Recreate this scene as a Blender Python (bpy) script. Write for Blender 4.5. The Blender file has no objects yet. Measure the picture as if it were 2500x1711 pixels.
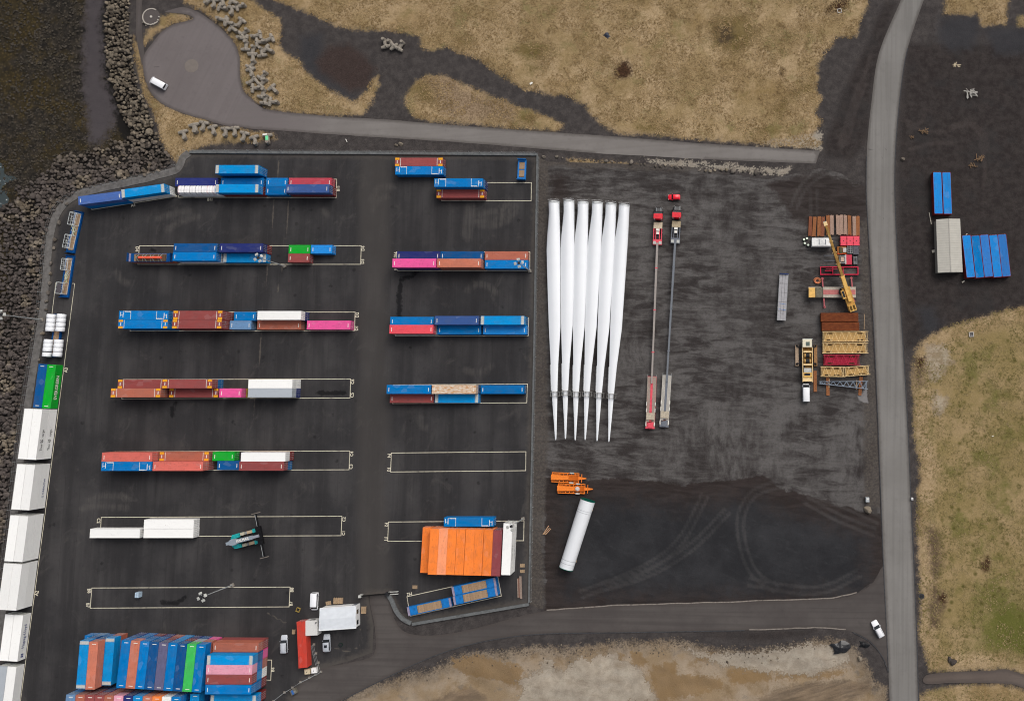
import bpy, bmesh, math, random
import numpy as np
from mathutils import Vector, Matrix
from mathutils.geometry import delaunay_2d_cdt

random.seed(7); RNG = np.random.default_rng(11)
SC = bpy.context.scene
COL = SC.collection

# ------------------------------------------------------------------ camera (a drone about 256 m up, tilted 6 degrees)
FPX, CX, CY, HCAM = 2200.0, 1730.0, 747.5, 256.0
TH = math.atan(4.7e-5 * FPX)
cam = bpy.data.cameras.new('camera'); camo = bpy.data.objects.new('camera', cam); COL.objects.link(camo)
camo.location = (0, 0, HCAM); camo.rotation_euler = (TH, 0, 0)
cam.sensor_fit = 'HORIZONTAL'; cam.sensor_width = 36.0; cam.lens = FPX / 2500 * 36
cam.shift_x = -(CX - 1250) / 2500; cam.shift_y = -(855.5 - CY) / 2500
cam.clip_start = 1.0; cam.clip_end = 8000
SC.camera = camo

# ------------------------------------------------------------------ overcast daylight
SUN_EL, SUN_AZ = math.radians(52), math.radians(35)
w = bpy.data.worlds.new('World'); SC.world = w; w.use_nodes = True
nt = w.node_tree; bg = nt.nodes['Background']
sky = nt.nodes.new('ShaderNodeTexSky'); sky.sky_type = 'NISHITA'; sky.sun_disc = False
sky.sun_elevation = SUN_EL; sky.sun_rotation = SUN_AZ
sky.air_density = 1.0; sky.dust_density = 6.0; sky.ozone_density = 1.0
sky_hs = nt.nodes.new('ShaderNodeHueSaturation'); sky_hs.inputs['Saturation'].default_value = 0.42   # cloud cover: grey sky
nt.links.new(sky.outputs[0], sky_hs.inputs['Color']); nt.links.new(sky_hs.outputs[0], bg.inputs[0])
bg.inputs[1].default_value = 0.12
sun = bpy.data.lights.new('sun', 'SUN'); suno = bpy.data.objects.new('sun', sun); COL.objects.link(suno)
sun.energy = 1.3; sun.angle = math.radians(40); sun.color = (1.0, 0.985, 0.965)
sd = Vector((math.sin(SUN_AZ) * math.cos(SUN_EL), math.cos(SUN_AZ) * math.cos(SUN_EL), math.sin(SUN_EL)))
suno.rotation_euler = sd.to_track_quat('Z', 'Y').to_euler(); suno.location = (0, 0, 120)
SC.render.engine = 'CYCLES'; SC.cycles.filter_width = 1.1; SC.cycles.use_denoising = True
SC.view_settings.view_transform = 'Standard'; SC.view_settings.look = 'None'
SC.view_settings.gamma = 1.0; SC.view_settings.exposure = 0.0; SC.view_settings.use_curve_mapping = False

# ------------------------------------------------------------------ survey helpers: photograph measurements -> metres on the ground
CT, ST = math.cos(TH), math.sin(TH)
def P(px, py, z=0.0):
    u = (px - CX) / FPX; v = (CY - py) / FPX
    dx, dy, dz = u, v * CT + ST, v * ST - CT
    k = (z - HCAM) / dz
    return (dx * k, dy * k)
def P3(px, py, z=0.0):
    a = P(px, py, z); return Vector((a[0], a[1], z))
def XW(px, yw, z): return (px - CX) / FPX * (yw * ST + (HCAM - z) * CT)
def Zm(x0, y0, s): return lambda x, y: (x0 + x / s, y0 + y / s)
F = Zm(0, 0, 0.9296)
def W(fn, pts, z=0.0): return [P(*fn(x, y), z) for x, y in pts]

# ------------------------------------------------------------------ mesh builder
class MB:
    def __init__(s): s.v = []; s.f = []; s.sm = []
    def add(s, vs, fs, smooth=False):
        o = len(s.v); s.v += [tuple(p) for p in vs]; s.f += [tuple(i + o for i in f) for f in fs]; s.sm += [smooth] * len(fs); return s
    def box(s, c, d, rz=0.0, M=None):
        hx, hy, hz = d[0] / 2, d[1] / 2, d[2] / 2; cs, sn = math.cos(rz), math.sin(rz); vs = []
        for z in (-hz, hz):
            for x, y in ((-hx, -hy), (hx, -hy), (hx, hy), (-hx, hy)):
                p = Vector((c[0] + x * cs - y * sn, c[1] + x * sn + y * cs, c[2] + z)); vs.append(M @ p if M else p)
        return s.add(vs, [(3, 2, 1, 0), (4, 5, 6, 7), (0, 1, 5, 4), (1, 2, 6, 5), (2, 3, 7, 6), (3, 0, 4, 7)])
    def b(s, x0, x1, y0, y1, z0, z1): return s.box(((x0 + x1) / 2, (y0 + y1) / 2, (z0 + z1) / 2), (abs(x1 - x0), abs(y1 - y0), abs(z1 - z0)))
    def beam(s, a, b, w, h=None):
        a, b = Vector(a), Vector(b); h = h or w; d = b - a; L = d.length
        if L < 1e-5: return s
        M = Matrix.Translation((a + b) / 2) @ d.to_track_quat('X', 'Z').to_matrix().to_4x4()
        return s.box((0, 0, 0), (L, w, h), 0, M)
    def cyl(s, a, b, r, n=10, r2=None, cap=True, smooth=True):
        a, b = Vector(a), Vector(b); d = b - a; q = d.to_track_quat('Z', 'Y'); r2 = r if r2 is None else r2; vs = []
        for p, rr in ((a, r), (b, r2)):
            for i in range(n):
                t = 2 * math.pi * i / n; vs.append(p + q @ Vector((rr * math.cos(t), rr * math.sin(t), 0)))
        s.add(vs, [(i, (i + 1) % n, n + (i + 1) % n, n + i) for i in range(n)], smooth)
        if cap: s.add(vs[:n], [tuple(range(n - 1, -1, -1))]); s.add(vs[n:], [tuple(range(n))])
        return s
    def loft(s, rings, smooth=True, cap=True):
        n = len(rings[0]); vs = [p for r in rings for p in r]; fs = []
        for k in range(len(rings) - 1):
            for i in range(n): fs.append((k * n + i, k * n + (i + 1) % n, (k + 1) * n + (i + 1) % n, (k + 1) * n + i))
        s.add(vs, fs, smooth)
        if cap: s.add(rings[0], [tuple(range(n - 1, -1, -1))]); s.add(rings[-1], [tuple(range(n))])
        return s
    def prism(s, pts, z0, z1):
        n = len(pts); ar = sum(pts[i][0] * pts[(i + 1) % n][1] - pts[(i + 1) % n][0] * pts[i][1] for i in range(n))
        if ar < 0: pts = pts[::-1]
        vs = [(x, y, z0) for x, y in pts] + [(x, y, z1) for x, y in pts]
        return s.add(vs, [tuple(range(n - 1, -1, -1)), tuple(range(n, 2 * n))] + [(i, (i + 1) % n, n + (i + 1) % n, n + i) for i in range(n)])
    def prism_y(s, pts, y0, y1):
        vs = [(x, y0, z) for x, z in pts] + [(x, y1, z) for x, z in pts]; n = len(pts)
        return s.add(vs, [tuple(range(n)), tuple(range(2 * n - 1, n - 1, -1))] + [((i + 1) % n, i, n + i, n + (i + 1) % n) for i in range(n)])
    def mesh(s, name, m=None, fix=False):
        me = bpy.data.meshes.new(name); me.from_pydata(s.v, [], s.f)
        me.polygons.foreach_set('use_smooth', s.sm)
        if fix:
            bm = bmesh.new(); bm.from_mesh(me); bmesh.ops.recalc_face_normals(bm, faces=bm.faces); bm.to_mesh(me); bm.free()
        me.update()
        if m: me.materials.append(m)
        return me
    def build(s, name, m, parent=None, **kw): return link(name, s.mesh(name, m, kw.pop('fix', False)), parent, **kw)
def link(name, data, parent=None, loc=None, rz=0.0, color=None):
    o = bpy.data.objects.new(name, data); COL.objects.link(o)
    if parent: o.parent = parent
    if loc is not None: o.location = loc
    if rz: o.rotation_euler = (0, 0, rz)
    if color: o.color = (*color, 1)
    return o
def tag(o, label, cat, group=None, kind=None):
    o['label'] = label
    if cat: o['category'] = cat
    if group: o['group'] = group
    if kind: o['kind'] = kind
    return o
def thing(name, label, cat, loc=(0, 0, 0), rz=0.0, group=None):
    o = bpy.data.objects.new(name, None); COL.objects.link(o); o.location = loc; o.rotation_euler = (0, 0, rz); o.empty_display_size = .5
    return tag(o, label, cat, group)
def copy_tree(o, parent=None):
    c = o.copy(); COL.objects.link(c); c.parent = parent
    for ch in o.children: copy_tree(ch, c)
    return c
def text(body, size, m, parent=None, loc=(0, 0, 0), rot=(0, 0, 0), name='lettering', bold=0.0, sx=1.0, ext=0.0):
    cu = bpy.data.curves.new(name, 'FONT'); cu.body = body; cu.size = size; cu.align_x = 'CENTER'; cu.align_y = 'CENTER'
    cu.offset = bold; cu.extrude = ext; cu.resolution_u = 2; cu.materials.append(m)
    tmp = bpy.data.objects.new(name, cu); me_ = bpy.data.meshes.new_from_object(tmp); bpy.data.objects.remove(tmp); me_.name = name
    if not me_.materials: me_.materials.append(m)
    o = bpy.data.objects.new(name, me_); COL.objects.link(o); o.parent = parent; o.location = loc; o.rotation_euler = rot; o.scale = (sx, 1, 1)
    return o

# ------------------------------------------------------------------ materials
def lin(c): return tuple((x / 255 / 12.92) if x / 255 <= .04045 else ((x / 255 + .055) / 1.055) ** 2.4 for x in c)
ILL = 1.12                                   # how bright a white surface facing the sky comes out
def A(r, g, b, k=1.0): return tuple(min(.86, x / ILL * k) for x in lin((r, g, b)))
class NT:
    def __init__(s, m): m.use_nodes = True; s.t = m.node_tree; s.t.nodes.clear(); s.out = s.n('ShaderNodeOutputMaterial'); s.bs = s.n('ShaderNodeBsdfPrincipled'); s.l(s.bs.outputs[0], s.out.inputs[0])
    def n(s, k, **kw):
        x = s.t.nodes.new(k)
        for a, v in kw.items(): setattr(x, a, v)
        return x
    def l(s, a, b): s.t.links.new(a, b)
    def val(s, inp, v):
        if hasattr(v, 'is_linked') or hasattr(v, 'links'): s.l(v, inp)
        elif isinstance(v, tuple) and len(v) == 3 and inp.type == 'RGBA': inp.default_value = (*v, 1)
        else: inp.default_value = v
    def pos(s): return s.n('ShaderNodeNewGeometry').outputs['Position']
    def obj(s): return s.n('ShaderNodeTexCoord').outputs['Object']
    def mapping(s, v, sc=(1, 1, 1), rot=(0, 0, 0), loc=(0, 0, 0)):
        if rot != (0, 0, 0) and sc != (1, 1, 1): v = s.mapping(v, (1, 1, 1), rot); rot = (0, 0, 0)
        m = s.n('ShaderNodeMapping'); s.l(v, m.inputs[0]); m.inputs['Scale'].default_value = sc; m.inputs['Rotation'].default_value = rot; m.inputs['Location'].default_value = loc; return m.outputs[0]
    def noise(s, v, scale, detail=4, rough=.55, dist=0.0):
        x = s.n('ShaderNodeTexNoise'); s.l(v, x.inputs['Vector']); x.inputs['Scale'].default_value = scale; x.inputs['Detail'].default_value = detail; x.inputs['Roughness'].default_value = rough; x.inputs['Distortion'].default_value = dist; return x.outputs['Fac']
    def vor(s, v, scale, feat='F1'):
        x = s.n('ShaderNodeTexVoronoi', feature=feat); s.l(v, x.inputs['Vector']); x.inputs['Scale'].default_value = scale; return x
    def attr(s, nm): return s.n('ShaderNodeAttribute', attribute_name=nm).outputs['Fac']
    def math(s, op, a, b=0.0, c=0.0, clamp=False):
        x = s.n('ShaderNodeMath', operation=op); x.use_clamp = clamp
        s.val(x.inputs[0], a); s.val(x.inputs[1], b)
        if op in ('MULTIPLY_ADD',): s.val(x.inputs[2], c)
        return x.outputs[0]
    def ss(s, v, a, b, lo=0.0, hi=1.0):
        x = s.n('ShaderNodeMapRange', interpolation_type='SMOOTHSTEP'); s.val(x.inputs[0], v)
        x.inputs[1].default_value = a; x.inputs[2].default_value = b; x.inputs[3].default_value = lo; x.inputs[4].default_value = hi; return x.outputs[0]
    def mix(s, f, a, b, mode='MIX'):
        x = s.n('ShaderNodeMix', data_type='RGBA', blend_type=mode); s.val(x.inputs[0], f); s.val(x.inputs[6], a); s.val(x.inputs[7], b); return x.outputs[2]
    def bump(s, h, st=.3, d=.05):
        x = s.n('ShaderNodeBump'); s.l(h, x.inputs['Height']); x.inputs['Strength'].default_value = st; x.inputs['Distance'].default_value = d; s.l(x.outputs[0], s.bs.inputs['Normal'])
    def fin(s, col, rough=.8, spec=.1, metal=0.0):
        s.val(s.bs.inputs['Base Color'], col); s.val(s.bs.inputs['Roughness'], rough); s.bs.inputs['Specular IOR Level'].default_value = spec; s.bs.inputs['Metallic'].default_value = metal
MATS = {}
def M_(name, col, rough=.6, var=.12, scale=3.0, spec=.12, metal=0.0, dirt=None, dfac=.25):
    """plain procedural material: colour with slight mottling and some grime"""
    if name in MATS: return MATS[name]
    m = bpy.data.materials.new(name); N = NT(m); o = N.obj(); c = col
    f = N.ss(N.noise(o, scale, 5, .6), .3, .7)
    c = N.mix(f, tuple(x * (1 - var) for x in col), tuple(min(.9, x * (1 + var)) for x in col))
    if dirt is not None: c = N.mix(N.ss(N.noise(o, scale * .6, 6, .65), .52, .72, 0, dfac), c, dirt)
    N.fin(c, rough, spec, metal); MATS[name] = m; return m
def paint_mat(name, grime, rust, rough=.55, col=None, patch=1.0):
    """container paint: the object's own colour, faded, grimed and rust-speckled per container"""
    m = bpy.data.materials.new(name); N = NT(m); oi = N.n('ShaderNodeObjectInfo'); o = N.obj()
    v = N.n('ShaderNodeVectorMath', operation='ADD'); N.l(o, v.inputs[0])
    sc = N.n('ShaderNodeVectorMath', operation='SCALE'); sc.inputs[0].default_value = (37., 19., 53.); N.l(oi.outputs['Random'], sc.inputs['Scale']); N.l(sc.outputs[0], v.inputs[1]); p = v.outputs[0]
    base = oi.outputs['Color'] if col is None else col
    hs = N.n('ShaderNodeHueSaturation'); N.val(hs.inputs['Color'], base)
    N.l(N.ss(oi.outputs['Random'], 0, 1, .93, 1.06), hs.inputs['Value'])
    c = hs.outputs[0]
    fade = N.ss(N.noise(N.mapping(p, (.35, 1.2, .6)), 1.0, 4, .6), .35, .75, 0, .13)
    c = N.mix(fade, c, N.mix(.22, c, (.42, .42, .42)))
    dirt = N.ss(N.noise(N.mapping(p, (.5, 1.6, .9)), 1.3, 7, .68), .50, .78, 0, grime)
    c = N.mix(dirt, c, (.055, .050, .045))
    vp = N.vor(N.mapping(p, (.55, .8, .5)), 1.0).outputs['Color']; c = N.mix(N.math('MULTIPLY', N.ss(vp, .66, .68), .16 * patch), c, N.mix(.5, c, (.10, .10, .10))); c = N.mix(N.math('MULTIPLY', N.ss(vp, .20, .18), .07 * patch), c, (.5, .5, .5))
    c = N.mix(N.ss(N.noise(N.mapping(p, (1.4, .35, .5)), 1.5, 6, .7), .56, .72, 0, grime * .9), c, N.mix(.6, c, (.03, .028, .025)))
    sp = N.math('MULTIPLY', N.ss(N.noise(p, 2.2, 8, .72), .60, .68), N.ss(N.noise(p, .45, 3, .5), .45, .7))
    c = N.mix(N.math('MULTIPLY', sp, rust), c, (.14, .052, .022))
    N.fin(c, N.ss(dirt, 0, 1, rough, .85), .03)
    N.bump(N.noise(p, 1.1, 3), .08, .05); return m
REEF = paint_mat('reefer_paint', .10, .6, .5, None, 0.0)
PAINT = paint_mat('container_paint', .36, .7)
WORN = paint_mat('worn_container_paint', .5, 1.0, .65)
def rusty(name, c1, c2):
    m = bpy.data.materials.new(name); N = NT(m); o = N.obj()
    c = N.mix(N.ss(N.noise(N.mapping(o, (.6, 2, 1)), 1.6, 7, .65), .35, .65), c1, c2)
    c = N.mix(N.ss(N.noise(o, 6, 5, .7), .55, .7, 0, .5), c, (.045, .022, .013)); N.fin(c, .85, .2); return m
RUST = rusty('rusted_steel', A(122, 66, 34), A(96, 46, 24))
RUSTW = rusty('rust_streaked_cream_paint', A(222, 212, 196), A(198, 146, 96))
YEL = M_('yellow_marking_paint', A(235, 165, 40), .6); WHT = M_('white_marking_paint', A(236, 232, 222), .6, .06)
GALV = M_('galvanised_steel', A(165, 168, 168), .45, .12, 2, .5); DARK = M_('dark_steel', A(44, 44, 46), .6, .2); BLACK = M_('black_rubber', A(30, 29, 29), .85, .2)
GLASS = M_('tinted_glass', (.012, .015, .018), .12, .02, 1, .6); STEELW = M_('white_gloss_paint', A(244, 244, 243), .3, .03, .4, .5)
TIMBER = M_('weathered_timber', A(176, 150, 120), .85, .2, 5, .2, dirt=A(90, 72, 56), dfac=.6)
PLY = M_('container_floor_timber', A(164, 136, 108), .85, .2, 3, .2, dirt=A(100, 80, 62), dfac=.6)
CONC = M_('concrete', A(138, 131, 122), .9, .14, 2.0, .2, dirt=A(84, 78, 70), dfac=.7)
WALLC = M_('grey_wall_concrete', A(104, 106, 106), .9, .16, 1.2, .2, dirt=A(70, 70, 68), dfac=.6)
ALU = M_('light_grey_machinery', A(190, 190, 184), .5, .12, 2)
CRANE_Y = M_('crane_yellow_paint', A(226, 178, 92), .5, .12, 1.4, .4, dirt=A(120, 86, 40), dfac=.5)
LAT_Y = M_('lattice_cream_yellow_paint', A(236, 204, 148), .5, .10, 1.2, .35, dirt=A(150, 112, 66), dfac=.4)
CRANE_R = M_('crane_red_paint', A(184, 40, 66), .5, .15, 1.2, .4, dirt=A(90, 30, 36), dfac=.5)
COUNTER = M_('counterweight_red_paint', A(228, 60, 84), .5, .08, 1.4, .4)
FADED_R = M_('faded_red_deck', A(186, 112, 108), .7, .14, 1.5, .3, dirt=A(120, 80, 76), dfac=.5)
ORANGE = M_('orange_frame_paint', A(240, 128, 34), .5, .1, 2, .4)
GREYP = M_('grey_paint', A(112, 116, 124), .55, .12, 2); MIDG = M_('mid_grey_paint', A(140, 138, 134), .6, .12, 2)
REDP = M_('bright_red_paint', A(226, 20, 44), .4, .08, 2, .5); PINKR = M_('faded_red_steel', A(222, 84, 98), .6, .12, 1.4)

# ------------------------------------------------------------------ noise and distance fields used to lay out the ground
def vnoise(x, y, cell, seed):
    r = np.random.default_rng(seed).random((256, 256)); gx, gy = x / cell, y / cell
    ix, iy = np.floor(gx).astype(int), np.floor(gy).astype(int); fx, fy = gx - ix, gy - iy
    fx = fx * fx * (3 - 2 * fx); fy = fy * fy * (3 - 2 * fy); g = lambda a, b: r[a & 255, b & 255]
    return (g(ix, iy) * (1 - fx) + g(ix + 1, iy) * fx) * (1 - fy) + (g(ix, iy + 1) * (1 - fx) + g(ix + 1, iy + 1) * fx) * fy
def fbm(x, y, cell, seed, o=4): return sum(vnoise(x, y, cell / 2 ** k, seed + k) * .5 ** k for k in range(o)) / sum(.5 ** k for k in range(o)) - .5
def seg_dist(X, Y, pts, closed):
    d = np.full(X.shape, 1e9); n = len(pts)
    for i in range(n if closed else n - 1):
        ax, ay = pts[i]; bx, by = pts[(i + 1) % n]; ex, ey = bx - ax, by - ay; L = ex * ex + ey * ey + 1e-12
        t = np.clip(((X - ax) * ex + (Y - ay) * ey) / L, 0, 1); d = np.minimum(d, (X - ax - t * ex) ** 2 + (Y - ay - t * ey) ** 2)
    return np.sqrt(d)
def inside(X, Y, pts):
    r = np.zeros(X.shape, bool); n = len(pts)
    for i in range(n):
        ax, ay = pts[i]; bx, by = pts[(i + 1) % n]
        if ay == by: continue
        c = ((ay > Y) != (by > Y)) & (X < (bx - ax) * (Y - ay) / (by - ay) + ax); r ^= c
    return r
def sdf(X, Y, pts):
    d = seg_dist(X, Y, pts, True); return np.where(inside(X, Y, pts), d, -d)
def sdfs(X, Y, polys):
    d = np.full(X.shape, -1e9)
    for p in polys: d = np.maximum(d, sdf(X, Y, p))
    return d
def smooth_poly(pts, closed=True, n=4):
    out = []; m = len(pts)
    for i in range(m if closed else m - 1):
        p0 = pts[(i - 1) % m] if closed or i > 0 else pts[i]; p1 = pts[i]; p2 = pts[(i + 1) % m]; p3 = pts[(i + 2) % m] if closed or i + 2 < m else p2
        for k in range(n):
            t = k / n
            out.append(tuple(.5 * ((2 * p1[a]) + (-p0[a] + p2[a]) * t + (2 * p0[a] - 5 * p1[a] + 4 * p2[a] - p3[a]) * t * t + (-p0[a] + 3 * p1[a] - 3 * p2[a] + p3[a]) * t ** 3) for a in (0, 1)))
    if not closed: out.append(pts[-1])
    return out
def resample(pts, step, closed=True, jit=0.0, seed=1):
    out = []; m = len(pts)
    for i in range(m if closed else m - 1):
        a, b = pts[i], pts[(i + 1) % m]; L = math.dist(a, b); k = max(1, int(L / step))
        for j in range(k): t = j / k; out.append((a[0] + (b[0] - a[0]) * t, a[1] + (b[1] - a[1]) * t))
    if not closed: out.append(pts[-1])
    if jit:
        r = random.Random(seed); x = np.array([p[0] for p in out]); y = np.array([p[1] for p in out])
        nx = fbm(x, y, 3.0, seed) * jit * 2; ny = fbm(x, y, 3.0, seed + 50) * jit * 2
        out = [(p[0] + nx[i], p[1] + ny[i]) for i, p in enumerate(out)]
    return out
def sheet(name, outline, z, m, res=1.0, attrs=None, jit=0.0, zfun=None, step=.8):
    ol = resample(outline, step, True, jit, len(name)); n = len(ol)
    xs = [p[0] for p in ol]; ys = [p[1] for p in ol]
    gx, gy = np.meshgrid(np.arange(min(xs), max(xs), res), np.arange(min(ys), max(ys), res)); gx = gx.ravel(); gy = gy.ravel()
    k = sdf(gx, gy, ol) > res * .4; gx, gy = gx[k], gy[k]
    vs = [Vector(p) for p in ol] + [Vector((a, b)) for a, b in zip(gx, gy)]
    V, E_, Fc, *_ = delaunay_2d_cdt(vs, [(i, (i + 1) % n) for i in range(n)], [], 1, 1e-4)
    X = np.array([v[0] for v in V]); Y = np.array([v[1] for v in V])
    Zz = np.full(len(X), z) if zfun is None else z + zfun(X, Y)
    me = bpy.data.meshes.new(name); me.from_pydata(list(zip(X, Y, Zz)), [], Fc); me.update()
    if len(me.polygons) and me.polygons[0].normal.z < 0: me.flip_normals()
    for an, fn in (attrs or {}).items():
        at = me.attributes.new(an, 'FLOAT', 'POINT'); at.data.foreach_set('value', np.asarray(fn(X, Y), dtype=np.float32))
    me.materials.append(m); o = link(name, me); o['kind'] = 'structure'; return o

# ================================================================== THE GROUND
z1 = Zm(0, 0, 3.7); z2 = Zm(450, 0, 3.7); zA = Zm(150, 340, 3.7); zC = Zm(600, 340, 3.7); zD = Zm(900, 340, 3.7); zB = Zm(0, 430, 3.7)
zE = Zm(250, 720, 3.7); zF = Zm(700, 720, 3.7); zJ = Zm(0, 850, 3.7); zK = Zm(0, 1270, 3.607); zG = Zm(200, 1080, 3.7); zL = Zm(150, 1480, 4.2255)
zAA = Zm(650, 1400, 5.115); zH = Zm(920, 1230, 4.82); zS = Zm(1300, 440, 4.419); zT = Zm(1300, 780, 4.419); zW = Zm(1880, 480, 5.487); zX = Zm(1880, 740, 5.487)
zY = Zm(2200, 380, 4.973); zZ = Zm(1300, 1120, 4.419); zQ = Zm(900, 0, 3.7); zR = Zm(1450, 0, 3.7); zTR = Zm(2000, 0, 3.7); zRM = Zm(2000, 700, 3.7)
zBR = Zm(2000, 1130, 2.738); zAB = Zm(800, 1480, 3.575); zAC = Zm(1400, 1400, 3.32); zMid = Zm(1650, 380, 3.385)

YARD = W(F, [(440, 347), (830, 349), (1220, 352), (1213, 780), (1200, 1368), (935, 1413), (905, 1395), (887, 1360), (882, 1349), (835, 1350), (848, 1420), (845, 1480), (790, 1500), (715, 1520), (660, 1585), (620, 1690), (-30, 1690),
             (-20, 1600), (20, 1290), (55, 1000), (80, 830), (97, 720), (112, 600), (125, 505), (140, 475), (170, 452), (200, 440), (300, 415), (395, 392), (412, 372), (422, 356)])
ENTRY = smooth_poly(W(F, [(840, 1353), (882, 1353), (893, 1400), (925, 1436), (1000, 1440), (1100, 1420), (1235, 1386), (1400, 1374), (1640, 1367), (1890, 1358), (1945, 1346), (1983, 1320), (2003, 1286), (2025, 1300), (2035, 1500), (2018, 1530),
              (2003, 1490), (1975, 1455), (1930, 1432), (1850, 1425), (1640, 1430), (1400, 1434), (1250, 1436), (1150, 1445), (1050, 1465), (960, 1497), (880, 1535), (800, 1575), (740, 1610), (690, 1690), (625, 1690), (655, 1592), (712, 1524), (790, 1504), (848, 1484), (850, 1420)]))
MAIN_L = smooth_poly(W(F, [(2075, -80), (2045, 0), (1995, 120), (1978, 230), (1968, 330), (1966, 420), (1968, 480), (1975, 600), (1988, 850), (1998, 1100), (2005, 1280), (2013, 1450), (2019, 1591), (2023, 1690)]), False)
MAIN_R = smooth_poly(W(F, [(2130, -80), (2097, 0), (2060, 110), (2045, 200), (2035, 300), (2031, 380), (2032, 480), (2040, 640), (2052, 820), (2062, 1000), (2068, 1150), (2075, 1300), (2080, 1430), (2085, 1591), (2088, 1690)]), False)
MAIN = MAIN_L + MAIN_R[::-1]
UPPER = W(z2, [(620, 925), (720, 985), (900, 1015), (1400, 1060), (1850, 1083)]) + W(zQ, [(700, 1128), (1400, 1180), (2220, 1235)]) + W(zR, [(1000, 1300), (2045, 1365), (2030, 1400), (2005, 1480)]) + \
    W(zR, [(1000, 1440), (0, 1385)]) + W(zQ, [(850, 1290), (0, 1238)]) + W(z2, [(1100, 1200), (600, 1165), (430, 1138), (480, 950)])
CIRCLE = smooth_poly(W(z1, [(1330, 450), (1295, 520), (1293, 620), (1320, 740), (1380, 860), (1500, 960), (1700, 1040), (1850, 1080)]) + W(z2, [(300, 1118), (450, 1142), (560, 1040), (640, 935), (545, 840), (512, 750), (500, 650), (500, 540), (470, 430), (420, 350), (330, 260), (230, 180), (120, 110), (0, 70)]) +
    W(z1, [(1600, 75), (1490, 110), (1560, 118), (1690, 135), (1745, 165), (1700, 190), (1560, 228), (1450, 300), (1370, 400)]))
FOOTPATH = W(z1, [(1232, -60), (1228, 300), (1245, 420), (1285, 600), (1300, 520), (1300, 430), (1285, 330), (1280, 100), (1285, -60)])
GRAVEL = W(F, [(1223, 354), (1240, 367), (1420, 372), (1560, 378), (1740, 408), (1800, 395), (1862, 382), (1905, 392), (1962, 424), (1967, 480), (1972, 640), (1987, 900), (1997, 1150), (2003, 1284), (1983, 1318), (1945, 1345), (1890, 1357), (1640, 1366), (1400, 1373), (1235, 1385), (1203, 1372), (1216, 780)])

G1 = W(z2, [(300, -700), (830, -60), (830, 0), (980, 60), (1180, 140), (1350, 220), (1480, 260), (1850, 275)]) + W(zQ, [(300, 295), (480, 330), (470, 430), (560, 460), (700, 420), (830, 480), (1000, 540), (1100, 620), (1250, 710), (1380, 790), (1600, 850), (1800, 870), (1950, 940), (2010, 1030), (2130, 1140), (2220, 1195)]) + \
    W(zR, [(250, 1205), (500, 1215), (1000, 1262), (1500, 1302), (1950, 1335), (2060, 1290), (1960, 1240), (2060, 1100), (1990, 1030), (2050, 880), (2000, 800), (2030, 700), (2010, 600), (2100, 450), (2200, 330)]) + W(zTR, [(330, 330), (370, 200), (430, 60), (450, -60), (500, -700)])
G2 = W(z2, [(550, -40), (690, 70), (860, 175), (880, 270), (850, 400), (900, 480), (1020, 540), (1100, 660), (1200, 740), (1330, 830), (1530, 930), (1650, 830), (1720, 690), (1760, 690), (1740, 800), (1680, 950), (1600, 1035), (1300, 1040), (900, 1005), (740, 975), (620, 900), (540, 820), (508, 700), (508, 560), (485, 430), (400, 295), (280, 185), (150, 85), (0, 20), (0, -60)])
G3 = W(zQ, [(330, 880), (400, 760), (520, 680), (700, 690), (900, 780), (1130, 880), (1400, 980), (1600, 1050), (1760, 1130), (1720, 1180), (1400, 1160), (1000, 1125), (560, 1095), (420, 1060), (340, 960)])
G4 = W(z1, [(1205, 330), (1240, 400), (1288, 640), (1325, 790), (1410, 905), (1600, 1015), (1850, 1090)]) + W(z2, [(250, 1140), (600, 1190), (800, 1215), (830, 1245), (500, 1290), (250, 1290), (100, 1345)]) + W(z1, [(1700, 1375), (1610, 1480), (1540, 1400), (1450, 1250), (1390, 1020), (1300, 850), (1230, 560)])
G5 = W(z1, [(1300, 420), (1400, 300), (1550, 215), (1735, 180), (1690, 145), (1560, 125), (1450, 150), (1440, 230), (1330, 270), (1290, 400)])
G6 = W(zTR, [(1150, -60), (1130, 130), (1440, 130), (1470, 230), (1680, 220), (1710, -60)])
G6b = W(zTR, [(1810, 150), (1790, 230), (2000, 260), (2000, 150)])
G7 = W(zRM, [(950, 480), (1100, 390), (1300, 320), (1480, 280), (1650, 220), (1850, 180), (2300, 60), (2600, 60)]) + W(zBR, [(1900, 1460), (1369, 1405), (1240, 1372), (1130, 1380), (900, 1388), (740, 1395), (720, 1300), (668, 1150), (680, 900), (665, 650), (655, 450), (660, 200), (680, 0)]) + W(zRM, [(900, 1591), (870, 1400), (850, 1250), (862, 1050), (832, 900), (850, 700), (880, 560)])
G8 = W(zBR, [(680, 1540), (900, 1490), (1200, 1475), (1369, 1510), (2200, 1560), (2200, 2400), (680, 2400)])
GV = W(F, [(1290, 362), (1400, 371), (1500, 383), (1440, 386), (1300, 378)])
SAND = W(zAB, [(60, 960), (150, 800), (350, 700), (560, 640), (740, 580), (900, 560), (1080, 460), (1250, 400), (1500, 400), (1800, 350), (2140, 375)]) + W(zAC, [(0, 600), (300, 560), (900, 540), (1100, 610), (1400, 620), (1700, 600), (1950, 540), (2060, 525), (2190, 570)]) + W(zBR, [(150, 1190), (230, 1230), (300, 1310), (350, 1400), (362, 1455), (450, 1500), (456, 2700), (-1200, 2700)]) + [P(700, 2150)]
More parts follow.
